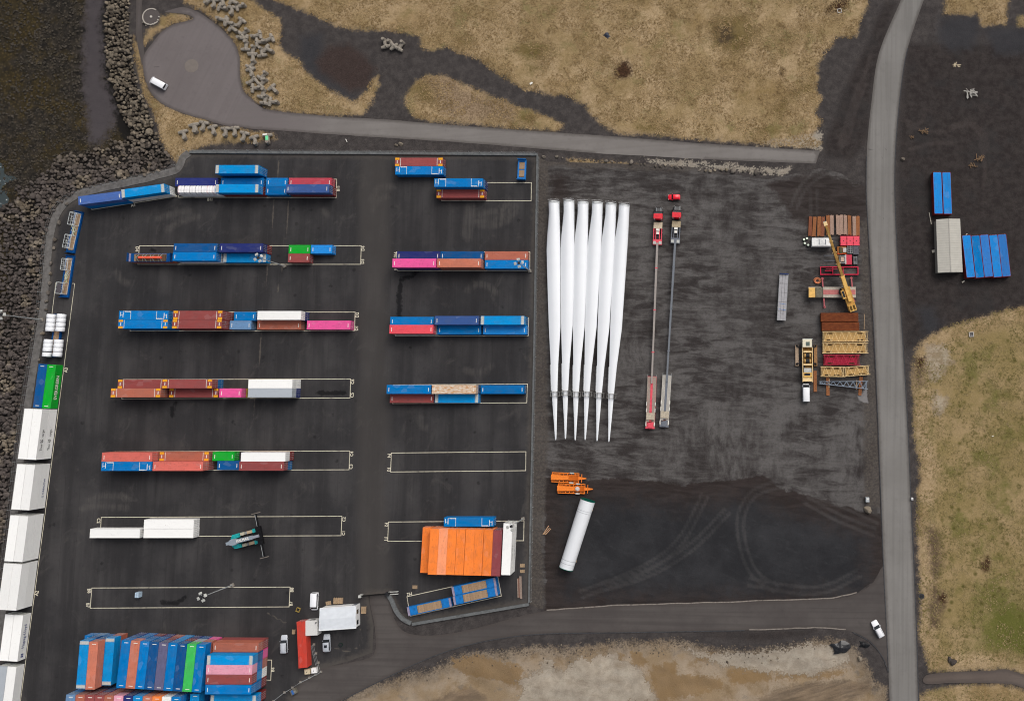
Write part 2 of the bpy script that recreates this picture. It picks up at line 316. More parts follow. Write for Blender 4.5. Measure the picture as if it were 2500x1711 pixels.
PALE = [smooth_poly(W(zAB, [(1660, 830), (1700, 700), (1680, 640), (1850, 560), (1880, 470), (1960, 460), (1990, 560), (2080, 540), (2180, 440), (2260, 470), (2400, 560), (2600, 700), (2600, 950), (1660, 950)])),
        W(zAC, [(0, 800), (100, 690), (300, 640), (560, 790), (620, 900), (680, 1033), (0, 1033)]), W(zAC, [(900, 620), (1100, 640), (1450, 640), (1900, 570), (2200, 600), (2250, 720), (1900, 830), (1400, 780), (1150, 720)]),
        W(zRM, [(960, 520), (1160, 520), (1205, 690), (1130, 740), (1110, 840), (1000, 850), (960, 700)]), W(zRM, [(1040, 950), (1160, 1000), (1160, 1060), (1090, 1180), (1030, 1150), (1010, 1000)]),
        W(zR, [(420, 1440), (1000, 1470), (1500, 1520), (1780, 1530), (1700, 1580), (1200, 1530), (700, 1500)]), W(zR, [(1450, 1300), (2040, 1340), (2060, 1180), (1900, 1220)])]
EARTH = [W(zTR, [(600, 30), (500, 200), (470, 330), (350, 560), (260, 740), (200, 880), (150, 1040), (40, 1310), (60, 1420), (300, 1450), (440, 1250), (450, 1050), (480, 800), (540, 560), (640, 200), (690, 30)]), W(F, [(2060, 100), (2600, 100), (2600, 640), (2400, 730), (2100, 790), (2055, 790), (2040, 500), (2040, 300)]),
         W(F, [(1740, 415), (1850, 385), (1960, 420), (1960, 600), (1860, 520), (1800, 500)]), W(zAC, [(1000, 490), (1960, 455), (1900, 490), (1500, 545), (1200, 510)])]
TARMAC = [W(zTR, [(1100, 160), (1440, 140), (1450, 300), (1380, 440), (1180, 460), (1070, 350)]), W(zTR, [(1480, 250), (1900, 240), (1900, 480), (1600, 500)]), W(zRM, [(900, 220), (1000, 180), (1040, 260), (1110, 330), (1080, 400), (960, 470), (930, 350)]), W(z2, [(1050, 330), (1250, 300), (1250, 450), (1200, 560), (1300, 700), (1550, 880), (1530, 920), (1330, 820), (1100, 650), (1040, 540)])]
BRUSH = [W(z2, [(1190, 560), (1300, 430), (1480, 400), (1640, 520), (1720, 620), (1660, 790), (1500, 830), (1330, 720), (1220, 660)]), W(zTR, [(120, 20), (260, 0), (250, 80), (120, 140), (60, 110)]), W(zR, [(200, 600), (300, 560), (350, 640), (300, 700), (200, 710)]), W(zR, [(1100, 240), (1240, 230), (1260, 380), (1130, 400)]),
         W(zBR, [(710, 440), (760, 430), (800, 480), (820, 600), (800, 760), (760, 800), (740, 700)]), W(zBR, [(740, 800), (850, 880), (800, 1100), (740, 1100)]), W(zRM, [(860, 640), (950, 640), (950, 900), (860, 900)])]
BEACH = W(z1, [(775, -60), (745, 400), (740, 800), (775, 1000), (800, 1250), (860, 1320), (960, 1260), (1040, 1110), (1040, 1000), (975, 800), (930, 700), (945, 560), (925, 420), (915, 250), (935, -60)], -4.3)
INLET = W(F, [(-60, 330), (4, 372), (12, 396), (34, 402), (46, 418), (38, 436), (44, 452), (22, 462), (10, 470), (-60, 500)], -4.6)
DIG = [W(zR, [(200, 600), (290, 560), (340, 610), (350, 640), (300, 690), (200, 710)]), W(zTR, [(120, 20), (260, 0), (250, 70), (120, 130), (50, 110)]), W(zBR, [(1075, 690), (1110, 620), (1150, 640), (1140, 720), (1090, 730)]), W(zRM, [(870, 650), (950, 640), (930, 740), (880, 720)]), W(zBR, [(800, 880), (850, 870), (840, 940), (800, 930)]), W(zR, [(1680, 690), (1700, 630), (1725, 630), (1715, 700)])]
OLIVE = [W(zR, [(1600, 1030), (1720, 900), (1880, 770), (1980, 720), (1960, 800), (1780, 930), (1690, 1060)]), W(zR, [(380, 1140), (700, 1140), (720, 1175), (500, 1180), (380, 1165)]), W(zR, [(1400, 1200), (1600, 1160), (1800, 1190), (1600, 1220), (1450, 1230)]), W(zR, [(1100, 240), (1240, 225), (1262, 380), (1130, 405)]), W(zQ, [(340, 800), (520, 740), (620, 860), (600, 950), (450, 900)]), W(zQ, [(1360, 1010), (1520, 1040), (1480, 1120), (1380, 1090)]), W(zQ, [(830, 370), (940, 370), (930, 420), (850, 410)]), W(zQ, [(1400, 400), (1700, 430), (1680, 520), (1500, 540), (1200, 460)]), W(zQ, [(1440, 580), (1640, 620), (1600, 660), (1450, 640)]), W(zR, [(1050, 160), (1400, 130), (1500, 330), (1280, 500), (1060, 430)]), W(z1, [(1400, 900), (1480, 990), (1400, 960), (1340, 860)])]
HEATH = [W(zQ, [(520, 720), (760, 690), (860, 800), (1130, 890), (1330, 970), (1300, 1090), (900, 1090), (680, 1040), (620, 900)])]
OCHRE = [W(zAC, q_) for q_ in ([(340, 650), (420, 640), (400, 760), (350, 750)], [(470, 620), (560, 640), (600, 740), (460, 750)], [(600, 780), (830, 680), (840, 800), (1200, 840), (1200, 940), (900, 1000), (680, 1033)], [(990, 640), (1160, 620), (1180, 700), (1000, 720)], [(1240, 780), (1600, 780), (1610, 870), (1280, 900)], [(1640, 790), (2240, 790), (2100, 850), (1640, 850)])] + [W(zAB, [(1080, 470), (1300, 420), (1700, 520), (1700, 680), (1450, 640), (1150, 590)])]
MUDT = [W(zAC, [(1480, 1040), (1600, 960), (1800, 900), (2100, 870), (2400, 870), (2400, 960), (2200, 1100), (1480, 1100)]), W(zAB, [(900, 826), (1080, 740), (1250, 720), (1380, 790), (1380, 900), (900, 900)])]
LUSH = W(zBR, [(1180, 1020), (1500, 930), (1500, 1380), (1250, 1330), (1150, 1200)])
RUTS = [smooth_poly(W(zTR, q_), False) for q_ in ([(1180, 1150), (1300, 1110), (1400, 1120), (1500, 1220), (1520, 1330), (1450, 1430)], [(1200, 1170), (1300, 1135), (1390, 1150), (1470, 1240), (1485, 1320)], [(360, 760), (260, 1050), (215, 1320)], [(420, 760), (330, 1000), (260, 1300)], [(330, 900), (240, 1150), (180, 1310)], [(470, 500), (420, 640), (340, 900)], [(800, 1130), (950, 1180), (1150, 1195)], [(780, 1090), (900, 1120), (950, 1050)], [(820, 1350), (1000, 1300), (1200, 1290)], [(1450, 1300), (1500, 1500), (1480, 1700)])]
CREST = smooth_poly(W(F, [(290, -90), (291, -60), (295, 60), (300, 120), (309, 180), (331, 240), (348, 285), (368, 330), (384, 362), (365, 388), (290, 405), (190, 432), (145, 455), (118, 490), (103, 540), (95, 620), (85, 720), (60, 830), (35, 1000), (0, 1290), (-40, 1600), (-60, 1760)]), False)
LAND = [(400, 400), (CREST[0][0], 400)] + CREST + [(CREST[-1][0], -400), (400, -400)]
FLATS = [YARD, ENTRY, MAIN, UPPER, CIRCLE, FOOTPATH, GRAVEL]

def axis(a, b, step, far): return np.concatenate([[-far, -far * .5, a - 150, a - 60, a - 20], np.arange(a, b, step), [b + 20, b + 60, b + 150, far * .5, far]])
gx = axis(-222, 112, .75, 2500); gy = axis(-112, 136, .75, 2500)
X, Y = np.meshgrid(gx, gy); nx_, ny_ = len(gx), len(gy); X = X.ravel(); Y = Y.ravel()
GRASS = sdfs(X, Y, [G1, G2, G3, G4, G5, G6, G6b, G7, G8, GV]); flat = np.clip(sdfs(X, Y, FLATS), -30, 30); sandf = sdf(X, Y, SAND)
sea_d = np.clip(-sdf(X, Y, LAND), -30, 60)
def land_z(X, Y, grass, flat, sandf, sea_d):
    off = np.clip((-flat - .6) / 2.5, 0, 1)
    h = -.06 + off * (fbm(X, Y, 9, 3) * .5 + np.clip(grass, 0, 1.2) * .14 + fbm(X, Y, 2.2, 9) * .14 * (grass > 0))
    h = h + off * np.clip(sandf / 4, 0, 1) * (fbm(X, Y, 13, 21, 5) * 3.0 + fbm(X, Y, 3, 25) * .5)
    slope = -np.clip(sea_d, 0, 9.5) * .44
    return h + np.where(sea_d > 0, slope - np.clip((sea_d - 9.5) * .03, 0, .7) + (sea_d > 11) * fbm(X, Y, 6, 31, 5) * .9, 0)
Zt = land_z(X, Y, GRASS, flat, sandf, sea_d)
far = (X < -230) | (X > 120) | (Y < -120) | (Y > 145); Zt[far & (sea_d <= 0)] = -.1
idx = np.arange(nx_ * ny_).reshape(ny_, nx_)
fc = np.stack([idx[:-1, :-1], idx[:-1, 1:], idx[1:, 1:], idx[1:, :-1]], -1).reshape(-1, 4)
me = bpy.data.meshes.new('ground'); me.from_pydata(np.stack([X, Y, Zt], 1).tolist(), [], fc.tolist()); me.update()
green = sdf(X, Y, G7)
for an, v in (('grass', GRASS), ('green', green), ('sand', sandf), ('pale', sdfs(X, Y, PALE)), ('earth', sdfs(X, Y, EARTH)), ('tarmac', sdfs(X, Y, TARMAC)), ('brush', sdfs(X, Y, BRUSH)), ('sea', sea_d), ('beach', sdf(X, Y, BEACH)), ('dig', sdfs(X, Y, DIG)), ('olive', sdfs(X, Y, OLIVE)), ('heath', sdfs(X, Y, HEATH)), ('ochre', sdfs(X, Y, OCHRE)), ('mudt', sdfs(X, Y, MUDT)), ('lush', sdf(X, Y, LUSH)), ('rut', np.minimum.reduce([seg_dist(X, Y, l, False) for l in RUTS]))):
    at = me.attributes.new(an, 'FLOAT', 'POINT'); at.data.foreach_set('value', np.clip(v, -40, 40).astype(np.float32))
me.polygons.foreach_set('use_smooth', [True] * len(me.polygons))

m = bpy.data.materials.new('open_ground'); N = NT(m); p = N.pos()
n1 = N.noise(p, .09, 6, .6); n2 = N.noise(p, .45, 7, .66); n3 = N.noise(p, 2.0, 6, .7); n4 = N.noise(p, 6.0, 4, .65)
nj = N.math('ADD', N.math('MULTIPLY', N.math('SUBTRACT', n2, .5), 5.0), N.math('MULTIPLY', N.math('SUBTRACT', n3, .5), 3.5))   # ragged zone edges, metres
nk = N.math('MULTIPLY_ADD', N.math('SUBTRACT', n4, .5), 3.5, N.math('MULTIPLY', nj, .75))
def zone(nm, soft=.5, amp=1.0, off=0.0): return N.ss(N.math('ADD', N.attr(nm), N.math('MULTIPLY_ADD', nj, amp, off)), -soft, soft)
c = N.mix(N.ss(n2, .35, .68), A(64, 60, 59), A(80, 75, 73)); c = N.mix(N.ss(n3, .5, .72, 0, .5), c, A(50, 45, 43)); c = N.mix(N.ss(N.noise(p, 3.2, 6, .75), .66, .76, 0, .6), c, A(124, 116, 108))
e = N.mix(N.ss(n2, .35, .65), A(51, 46, 45), A(64, 59, 57)); e = N.mix(N.ss(N.noise(N.mapping(p, (.25, 1.1, 1), (0, 0, .25)), .8, 7, .72), .55, .75, 0, .35), e, A(84, 75, 71)); e = N.mix(N.ss(N.noise(p, 1.8, 7, .75), .66, .76, 0, .5), e, A(112, 102, 94)); e = N.mix(N.ss(n1, .5, .64, 0, .45), e, A(54, 53, 53)); c = N.mix(zone('earth', 1.2), c, e)
c = N.mix(N.ss(N.math('MULTIPLY_ADD', N.math('SUBTRACT', n3, .5), 1.6, N.attr('rut')), .15, .9, .16, 0), c, A(98, 88, 84))
c = N.mix(N.math('MULTIPLY', zone('tarmac', 2.0), .8), c, N.mix(n2, A(50, 50, 53), A(64, 64, 67)))
s = N.mix(N.ss(n1, .4, .6), A(146, 126, 100), A(158, 142, 122)); s = N.mix(N.ss(N.noise(p, .16, 7, .66, .4), .5, .66, 0, .7), s, A(126, 104, 76)); s = N.mix(N.ss(n3, .5, .74, 0, .45), s, A(120, 102, 82)); s = N.mix(N.ss(N.noise(p, 1.6, 7, .75), .62, .74, 0, .7), s, A(86, 76, 66)); s = N.mix(N.ss(n4, .6, .74, 0, .5), s, A(186, 174, 156)); s = N.mix(N.ss(N.noise(p, .3, 5, .6), .58, .68, 0, .5), s, A(112, 106, 100))
s = N.mix(N.ss(N.math('MULTIPLY_ADD', nj, 1.0, N.attr('sand')), .5, 4.5, .55, 0), s, N.mix(N.ss(n3, .45, .6), A(76, 69, 64), A(128, 116, 102)))
s = N.mix(N.math('MULTIPLY', zone('ochre', .4, 1.0), .8), s, N.mix(n3, A(124, 98, 66), A(140, 116, 84))); s = N.mix(N.math('MULTIPLY', zone('mudt', .7, .7), .85), s, N.mix(N.ss(N.noise(N.mapping(p, (.12, .9, 1), (0, 0, -.25)), .9, 7, .7), .4, .65), A(104, 90, 76), A(136, 118, 98)))
c = N.mix(zone('sand', .9), c, s)
pl = N.mix(N.ss(n2, .35, .65), A(178, 169, 154), A(156, 146, 132)); pl = N.mix(N.ss(N.noise(N.mapping(p, (.25, .9, 1), (0, 0, .1)), .6, 6, .65), .5, .7, 0, .6), pl, A(132, 120, 104)); pl = N.mix(N.ss(n3, .55, .75, 0, .5), pl, A(126, 114, 100)); pl = N.mix(N.ss(n4, .55, .7, 0, .5), pl, A(196, 188, 174)); c = N.mix(N.math('MULTIPLY', zone('pale', .5, 1.5), .8), c, pl); c = N.mix(N.math('MULTIPLY', N.ss(N.math('ABSOLUTE', N.math('MULTIPLY_ADD', nj, 1.5, N.attr('pale'))), 0, .45, .6, 0), N.ss(N.attr('sand'), 0, 1)), c, A(108, 94, 78))
g = N.mix(N.ss(n1, .40, .60), A(158, 136, 100), A(182, 158, 124)); g = N.mix(N.ss(N.noise(p, .30, 8, .7), .50, .70, 0, .7), g, A(126, 106, 72)); g = N.mix(N.ss(N.noise(N.mapping(p, loc=(40, 9, 0)), .11, 7, .66), .52, .68, 0, .8), g, A(124, 116, 76)); g = N.mix(N.ss(N.noise(N.mapping(p, loc=(9, 70, 0)), .035, 5, .6), .54, .66, 0, .5), g, A(134, 110, 70))
g = N.mix(N.ss(N.noise(p, 1.0, 8, .78), .44, .66, 0, .5), g, A(112, 94, 60)); g = N.mix(N.ss(N.noise(N.mapping(p, loc=(5, 3, 0)), 1.3, 8, .78), .52, .70, 0, .45), g, A(184, 160, 126)); g = N.mix(N.ss(n4, .44, .66, 0, .45), g, A(108, 88, 58)); g = N.mix(N.ss(N.noise(p, 2.2, 7, .74), .60, .70, 0, .8), g, A(82, 68, 42)); g = N.mix(N.ss(N.noise(p, 3.8, 6, .72), .58, .72, 0, .5), g, A(186, 164, 128)); g = N.mix(N.ss(N.vor(p, .55).outputs['Distance'], .06, .17, .55, 0), g, A(92, 84, 50))
gf = N.ss(N.math('MULTIPLY_ADD', nj, .6, N.attr('green')), 3.0, 6.2)
gr = N.mix(N.ss(n1, .38, .62), A(142, 124, 84), A(160, 138, 102)); gr = N.mix(N.ss(N.noise(p, .22, 8, .66), .48, .68, 0, .75), gr, A(116, 106, 64)); gr = N.mix(N.ss(N.noise(p, .07, 6, .66), .50, .64, 0, .75), gr, A(100, 100, 50)); gr = N.mix(N.ss(N.math('MULTIPLY_ADD', nj, 2.6, N.attr('lush')), -9, 4, 0, .9), gr, N.mix(n2, A(70, 80, 28), A(108, 108, 54)))
vr = N.vor(p, .32); gr = N.mix(N.ss(vr.outputs['Distance'], .06, .28, .8, 0), gr, A(82, 78, 38)); gr = N.mix(N.ss(N.noise(p, 1.4, 8, .76), .57, .70, 0, .6), gr, A(178, 158, 120)); gr = N.mix(N.ss(n4, .5, .7, 0, .4), gr, A(92, 80, 46)); gr = N.mix(N.ss(N.noise(p, 2.6, 6, .72), .62, .72, 0, .6), gr, A(74, 66, 36))
g = N.mix(gf, g, gr); g = N.mix(N.math('MULTIPLY', zone('olive', 1.8, 1.2), .7), g, N.mix(N.ss(n3, .4, .65), A(104, 88, 48), A(82, 72, 38))); g = N.mix(N.math('MULTIPLY', zone('heath', 2.0, 1.2), .7), g, N.mix(N.ss(n3, .42, .6), A(142, 122, 102), A(96, 78, 64)))
c = N.mix(N.ss(N.math('ADD', N.attr('grass'), nk), -.8, .8), c, g)
pl2 = N.mix(N.ss(n2, .4, .6), A(176, 164, 146), A(146, 130, 110)); pl2 = N.mix(N.ss(n3, .5, .7, 0, .6), pl2, A(112, 96, 80)); c = N.mix(N.math('MULTIPLY', N.math('MULTIPLY', zone('pale', .8, 1.2), N.ss(N.attr('grass'), -.5, .5)), .75), c, pl2)
b = N.mix(N.ss(n3, .4, .65), A(66, 52, 48), A(54, 43, 40)); b = N.mix(N.ss(n4, .55, .7, 0, .6), b, A(98, 82, 72)); c = N.mix(N.math('MULTIPLY', zone('brush', 1.6), .72), c, b)
c = N.mix(N.math('MULTIPLY', zone('dig', .7, .6), .92), c, N.mix(N.ss(n3, .4, .65), A(72, 50, 36), A(48, 34, 26)))
bh = N.mix(n2, A(70, 66, 68), A(84, 78, 79)); bh = N.mix(N.ss(n3, .56, .7, 0, .5), bh, A(58, 53, 53))
kd = N.mix(N.ss(n2, .36, .64), A(46, 43, 40), A(76, 69, 60)); kd = N.mix(N.ss(N.noise(p, .08, 7, .7), .44, .6, 0, .75), kd, A(78, 66, 38)); kd = N.mix(N.ss(N.vor(p, 1.1).outputs['Distance'], .25, .5, 0, .5), kd, A(24, 24, 23)); kd = N.mix(N.ss(n4, .64, .74, 0, .6), kd, A(104, 96, 86))
sea = N.math('MULTIPLY_ADD', nj, 1.0, N.attr('sea'))
bhf = N.mix(N.ss(sea, -.6, .3), c, N.mix(N.ss(N.attr('sea'), .2, 1.5), A(78, 74, 70), A(36, 34, 32)))
c = N.mix(N.ss(sea, 11.0, 13.0), bhf, kd); c = N.mix(N.ss(N.math('MULTIPLY_ADD', nj, 1.5, N.attr('beach')), -1.8, 1.8), c, bh)
N.fin(c, .95, .04); N.bump(N.math('ADD', n4, n3), .8, .14)
me.materials.append(m); ground = link('ground', me); ground['kind'] = 'structure'; ground['label'] = 'dark earth, dry tan grass and pale sand around the yards'

def seabed_water():
    mw = bpy.data.materials.new('shallow_sea_water'); N = NT(mw); p = N.pos()
    N.fin(N.mix(N.ss(N.noise(p, .9, 7, .75, .6), .58, .66), N.mix(N.noise(p, .3, 4), A(48, 54, 54), A(74, 84, 86)), A(200, 204, 204)), .3, .2); N.bump(N.noise(p, 1.2, 5, .6, .6), .35, .1)
    inlet = smooth_poly(INLET, False)
    pts = [(-2500, -2500), (-300, -2500), (-290, -100)] + inlet[::-1] + [(-262, 200), (-300, 2500), (-2500, 2500)]
    b_ = MB(); b_.prism(pts, -9, -4.35); o = b_.build('sea', mw, fix=True); o['kind'] = 'structure'
seabed_water()

# ---- the asphalt container yard
STAINS = [W(zD, [(440, 1195), (380, 1240), (300, 1260), (285, 1330), (280, 1591)]), W(zF, [(1020, -60), (1012, 60), (1020, 200)]), W(zE, [(660, 985), (630, 1030), (632, 1090)]), W(zG, [(720, 1440), (850, 1450), (930, 1400)]), W(zA, [(820, 1000), (840, 1005)]), W(zF, [(280, 880), (380, 890), (520, 880)])]
CRACKS = [W(zC, [(350, 880), (345, 1100), (320, 1200), (285, 1390)]), W(zC, [(300, 200), (250, 650), (190, 1200), (150, 1591)]), W(zE, [(1440, 340), (1420, 560), (1370, 960), (1335, 1380)]), W(zC, [(390, 560), (360, 900)]), W(zAA, [(0, 480), (250, 620)]), W(zAA, [(1180, 690), (1200, 830), (1130, 930), (1010, 970), (860, 930)])]
ma = bpy.data.materials.new('yard_asphalt'); N = NT(ma); p = N.pos()
lane = N.noise(N.mapping(p, (.24, .02, 1)), 1.0, 3, .5); st = N.noise(N.mapping(p, (1.6, .07, 1)), 1.0, 6, .68); bl = N.noise(p, .055, 6, .62); fi = N.noise(p, .8, 7, .7); fg = N.noise(p, 4.0, 5, .7)
c = N.mix(N.ss(bl, .36, .64), A(54, 53, 54), A(70, 68, 68)); c = N.mix(N.ss(lane, .36, .64, 0, .7), c, A(48, 47, 48)); c = N.mix(N.ss(st, .50, .78, 0, .26), c, A(80, 78, 77))
c = N.mix(N.ss(N.noise(N.mapping(p, (.22, .13, 1), (0, 0, .3)), 1.0, 7, .72, .8), .54, .74, 0, .38), c, A(90, 86, 83)); c = N.mix(N.ss(fi, .52, .75, 0, .4), c, A(42, 40, 41)); c = N.mix(N.ss(fg, .55, .75, 0, .3), c, A(84, 80, 77))
sx_ = N.n('ShaderNodeSeparateXYZ'); N.l(p, sx_.inputs[0]); jx = N.math('ABSOLUTE', N.math('SUBTRACT', N.math('FRACT', N.math('MULTIPLY_ADD', N.math('SUBTRACT', fi, .5), .02, N.math('MULTIPLY', sx_.outputs[0], .236))), .5))
c = N.mix(N.math('MULTIPLY', N.ss(jx, .006, .022, .28, 0), N.ss(bl, .4, .6)), c, A(36, 35, 35))
c = N.mix(N.math('MULTIPLY', N.ss(N.vor(p, .17).outputs['Distance'], .05, .13, .6, 0), N.ss(fi, .42, .55)), c, A(34, 33, 34))
c = N.mix(N.ss(N.math('MULTIPLY_ADD', N.math('SUBTRACT', fi, .5), 2.2, N.attr('stain')), .35, .9, .85, 0), c, A(28, 28, 29))
c = N.mix(N.ss(N.math('MULTIPLY_ADD', N.math('SUBTRACT', fi, .5), .7, N.attr('crack')), .12, .34, .45, 0), c, A(112, 104, 94))
c = N.mix(N.math('MULTIPLY', N.ss(N.math('MULTIPLY_ADD', N.math('SUBTRACT', fi, .5), 1.5, N.attr('scuff')), .1, 1.6, .26, 0), N.ss(st, .3, .6)), c, A(108, 103, 98))
c = N.mix(N.ss(N.math('MULTIPLY_ADD', N.math('SUBTRACT', bl, .5), 9, N.attr('aisle')), 2.0, 6.0, .5, 0), c, A(78, 74, 71))
c = N.mix(N.ss(N.math('MULTIPLY_ADD', N.math('SUBTRACT', fi, .5), 3, N.attr('rim')), .2, 2.2, .5, 0), c, A(94, 88, 82))
N.fin(c, .9, .04); N.bump(fi, .15, .02)
SCUFF = [smooth_poly(W(zD, q_), False) for q_ in ([(1000, 680), (1100, 660), (1200, 640), (1240, 600)], [(980, 740), (1120, 730), (1230, 690), (1300, 600)], [(1010, 780), (1180, 770), (1290, 700), (1340, 620)], [(900, 600), (880, 720), (860, 860)], [(900, 1360), (960, 1310), (1060, 1320), (1150, 1380)], [(940, 600), (920, 760), (900, 900)])] + [smooth_poly(W(zC, q_), False) for q_ in ([(1150, 640), (1190, 560), (1270, 520)], [(1130, 560), (1200, 440), (1330, 430)], [(700, 640), (740, 680)])] + [smooth_poly(W(zG, q_), False) for q_ in ([(0, 600), (120, 570), (400, 590)], [(60, 520), (200, 480), (420, 500)])] + [smooth_poly(W(zA, q_), False) for q_ in ([(870, 720), (980, 680), (1160, 650)], [(960, 820), (1080, 740), (1240, 700)], [(500, 1200), (540, 1270), (600, 1300)])] + [smooth_poly(W(zF, q_), False) for q_ in ([(1620, 680), (1750, 700), (1850, 640)], [(1210, 1100), (1200, 1160), (1250, 1200)])]
AISLE = W(F, [(850, 350), (848, 900), (845, 1345)]); 
def pl_dist(ls): return lambda X, Y: np.minimum.reduce([seg_dist(X, Y, l, False) for l in ls])
yard = sheet('container_yard', YARD, 0.0, ma, .85, {'stain': pl_dist(STAINS), 'crack': pl_dist(CRACKS), 'aisle': pl_dist([AISLE]), 'scuff': pl_dist(SCUFF), 'rim': lambda X, Y: seg_dist(X, Y, YARD, True)}); yard['label'] = 'dark asphalt surface of the container yard'

# ---- the gravel lay-down yard beside it
mg = bpy.data.materials.new('gravel_yard'); N = NT(mg); p = N.pos()
h1 = N.noise(N.mapping(p, (.11, .52, 1), (0, 0, .05)), 1.0, 9, .72, .7); h2 = N.noise(N.mapping(p, (.34, .12, 1)), 1.0, 9, .72, .3); h3 = N.noise(p, .07, 8, .68); f1 = N.noise(p, 1.5, 8, .78); f2 = N.noise(p, 6.5, 5, .75); big = N.noise(p, .03, 3, .5)
pat = N.math('MULTIPLY_ADD', h3, .5, N.math('MULTIPLY', N.mix(N.ss(big, .46, .72), h1, h2), .62))
c = N.mix(N.ss(pat, .47, .66), A(54, 50, 49), A(100, 97, 95)); c = N.mix(N.ss(f1, .42, .70, 0, .45), c, A(54, 49, 48)); c = N.mix(N.ss(f2, .52, .74, 0, .5), c, A(120, 115, 112)); c = N.mix(N.ss(N.noise(p, 3.0, 6, .75), .60, .72, 0, .5), c, A(46, 42, 41))
dk = N.mix(N.ss(h3, .36, .68), A(44, 44, 46), A(57, 57, 59)); dk = N.mix(N.ss(N.noise(N.mapping(p, (.16, .5, 1), (0, 0, .35)), 1.2, 8, .72), .52, .76, 0, .4), dk, A(74, 73, 74)); dk = N.mix(N.ss(f1, .5, .7, 0, .35), dk, A(38, 38, 39)); dk = N.mix(N.ss(f2, .62, .76, 0, .4), dk, A(84, 82, 80))
br = N.mix(N.ss(h1, .4, .62), A(49, 43, 41), A(59, 52, 50)); br = N.mix(N.ss(f2, .58, .74, 0, .4), br, A(80, 72, 68))
jj = N.math('ADD', N.math('MULTIPLY', N.math('SUBTRACT', N.noise(p, .35, 7, .66), .5), 6), N.math('MULTIPLY', N.math('SUBTRACT', f1, .5), 2.0))
c = N.mix(N.ss(N.math('MULTIPLY_ADD', jj, .6, N.attr('dark')), -.25, .35, 0, .95), c, br); c = N.mix(N.ss(N.math('MULTIPLY_ADD', jj, 2.2, N.attr('dark')), 1.0, 11), c, dk)
c = N.mix(N.ss(N.math('ADD', N.attr('brown'), jj), -1.2, 1.6, 0, .85), c, br); c = N.mix(N.ss(N.math('MULTIPLY_ADD', jj, .5, N.attr('verge')), -.5, 1.0, 0, .8), c, N.mix(N.ss(f1, .4, .65), A(70, 65, 62), A(96, 89, 82)))
c = N.mix(N.math('MULTIPLY', N.ss(N.math('MULTIPLY_ADD', N.math('SUBTRACT', f1, .5), .9, N.attr('track')), .1, .75, .26, 0), N.ss(h3, .35, .6, .4, 1)), c, A(98, 95, 93))
c = N.mix(N.ss(N.math('MULTIPLY_ADD', N.math('SUBTRACT', f1, .5), 1.4, N.attr('puddle')), -.1, .25), c, A(128, 125, 124))
N.fin(c, .95, .04); N.bump(N.math('ADD', f2, f1), .7, .09)
def pair(pts, g=.95):
    q_ = smooth_poly(pts, False, 6); out = []
    for s_ in (-1, 1):
        r_ = []
        for i in range(len(q_)):
            a_, b_ = q_[max(i - 1, 0)], q_[min(i + 1, len(q_) - 1)]; L_ = math.dist(a_, b_) + 1e-9; r_.append((q_[i][0] - s_ * g * (b_[1] - a_[1]) / L_, q_[i][1] + s_ * g * (b_[0] - a_[0]) / L_))
        out.append(r_)
    return out
TRK = sum([pair(q_) for q_ in (W(zZ, [(1860, 390), (1770, 580), (1600, 875), (1350, 1100), (975, 1290), (525, 1460)]), W(F, [(1790, 1095), (1710, 1120), (1680, 1190), (1705, 1290), (1760, 1335)]), W(F, [(1830, 1135), (1905, 1175), (1985, 1207)]), W(zMid, [(975, 430), (1030, 300), (1110, 205), (1210, 140), (1310, 120), (1420, 165)]), W(F, [(1340, 1340), (1470, 1300), (1570, 1240), (1650, 1160)]), W(F, [(1850, 1120), (1930, 1150), (1995, 1180)]), W(F, [(1700, 1320), (1850, 1340), (1950, 1300)]), W(F, [(1450, 380), (1600, 400), (1720, 430)]), W(F, [(1640, 700), (1660, 850), (1650, 1000)]), W(F, [(1760, 800), (1770, 950), (1790, 1090)]))], [])
_r = random.Random(21)
for _ in range(9):      # long tyre tracks wandering across the gravel
    y0 = _r.uniform(430, 1040); dy = _r.uniform(-40, 40); TRK += pair(W(F, [(1440 + 130 * k, y0 + dy * k / 4 + _r.uniform(-14, 14)) for k in range(5)]))
for _ in range(6):
    x0 = _r.uniform(1450, 1850); dx = _r.uniform(-60, 60); TRK += pair(W(F, [(x0 + dx * k / 4 + _r.uniform(-10, 10), 430 + 150 * k) for k in range(5)]))
DARKP = W(F, [(1236, 1080), (1300, 1092), (1385, 1085), (1480, 1090), (1550, 1100), (1640, 1090), (1735, 1078), (1770, 1108), (1860, 1130), (1960, 1162), (2010, 1165), (2020, 1400), (1236, 1400)])
gravel = sheet('gravel_yard', GRAVEL, -.02, mg, .7, {'dark': lambda X, Y: sdf(X, Y, DARKP), 'brown': lambda X, Y: sdfs(X, Y, [W(F, [(1740, 415), (1850, 385), (1975, 420), (1975, 505), (1870, 530), (1800, 500)]), W(F, [(1250, 395), (1290, 395), (1290, 460), (1250, 460)])]), 'track': pl_dist(TRK),
    'verge': lambda X, Y: sdfs(X, Y, [W(F, [(1200, 340), (1247, 340), (1240, 700), (1246, 1000), (1240, 1100), (1232, 1240), (1238, 1380), (1190, 1390)]), W(F, [(1950, 500), (2010, 500), (2030, 1160), (1962, 1150)]), W(F, [(1230, 350), (1760, 350), (1740, 398), (1500, 390), (1230, 378)])]), 'puddle': lambda X, Y: sdf(X, Y, W(zX, [(1270, 1130), (1310, 1120), (1300, 1230), (1330, 1350), (1290, 1340), (1180, 1300), (1170, 1200), (1230, 1200)]))})
gravel['label'] = 'dark gravel lay-down yard beside the container yard'

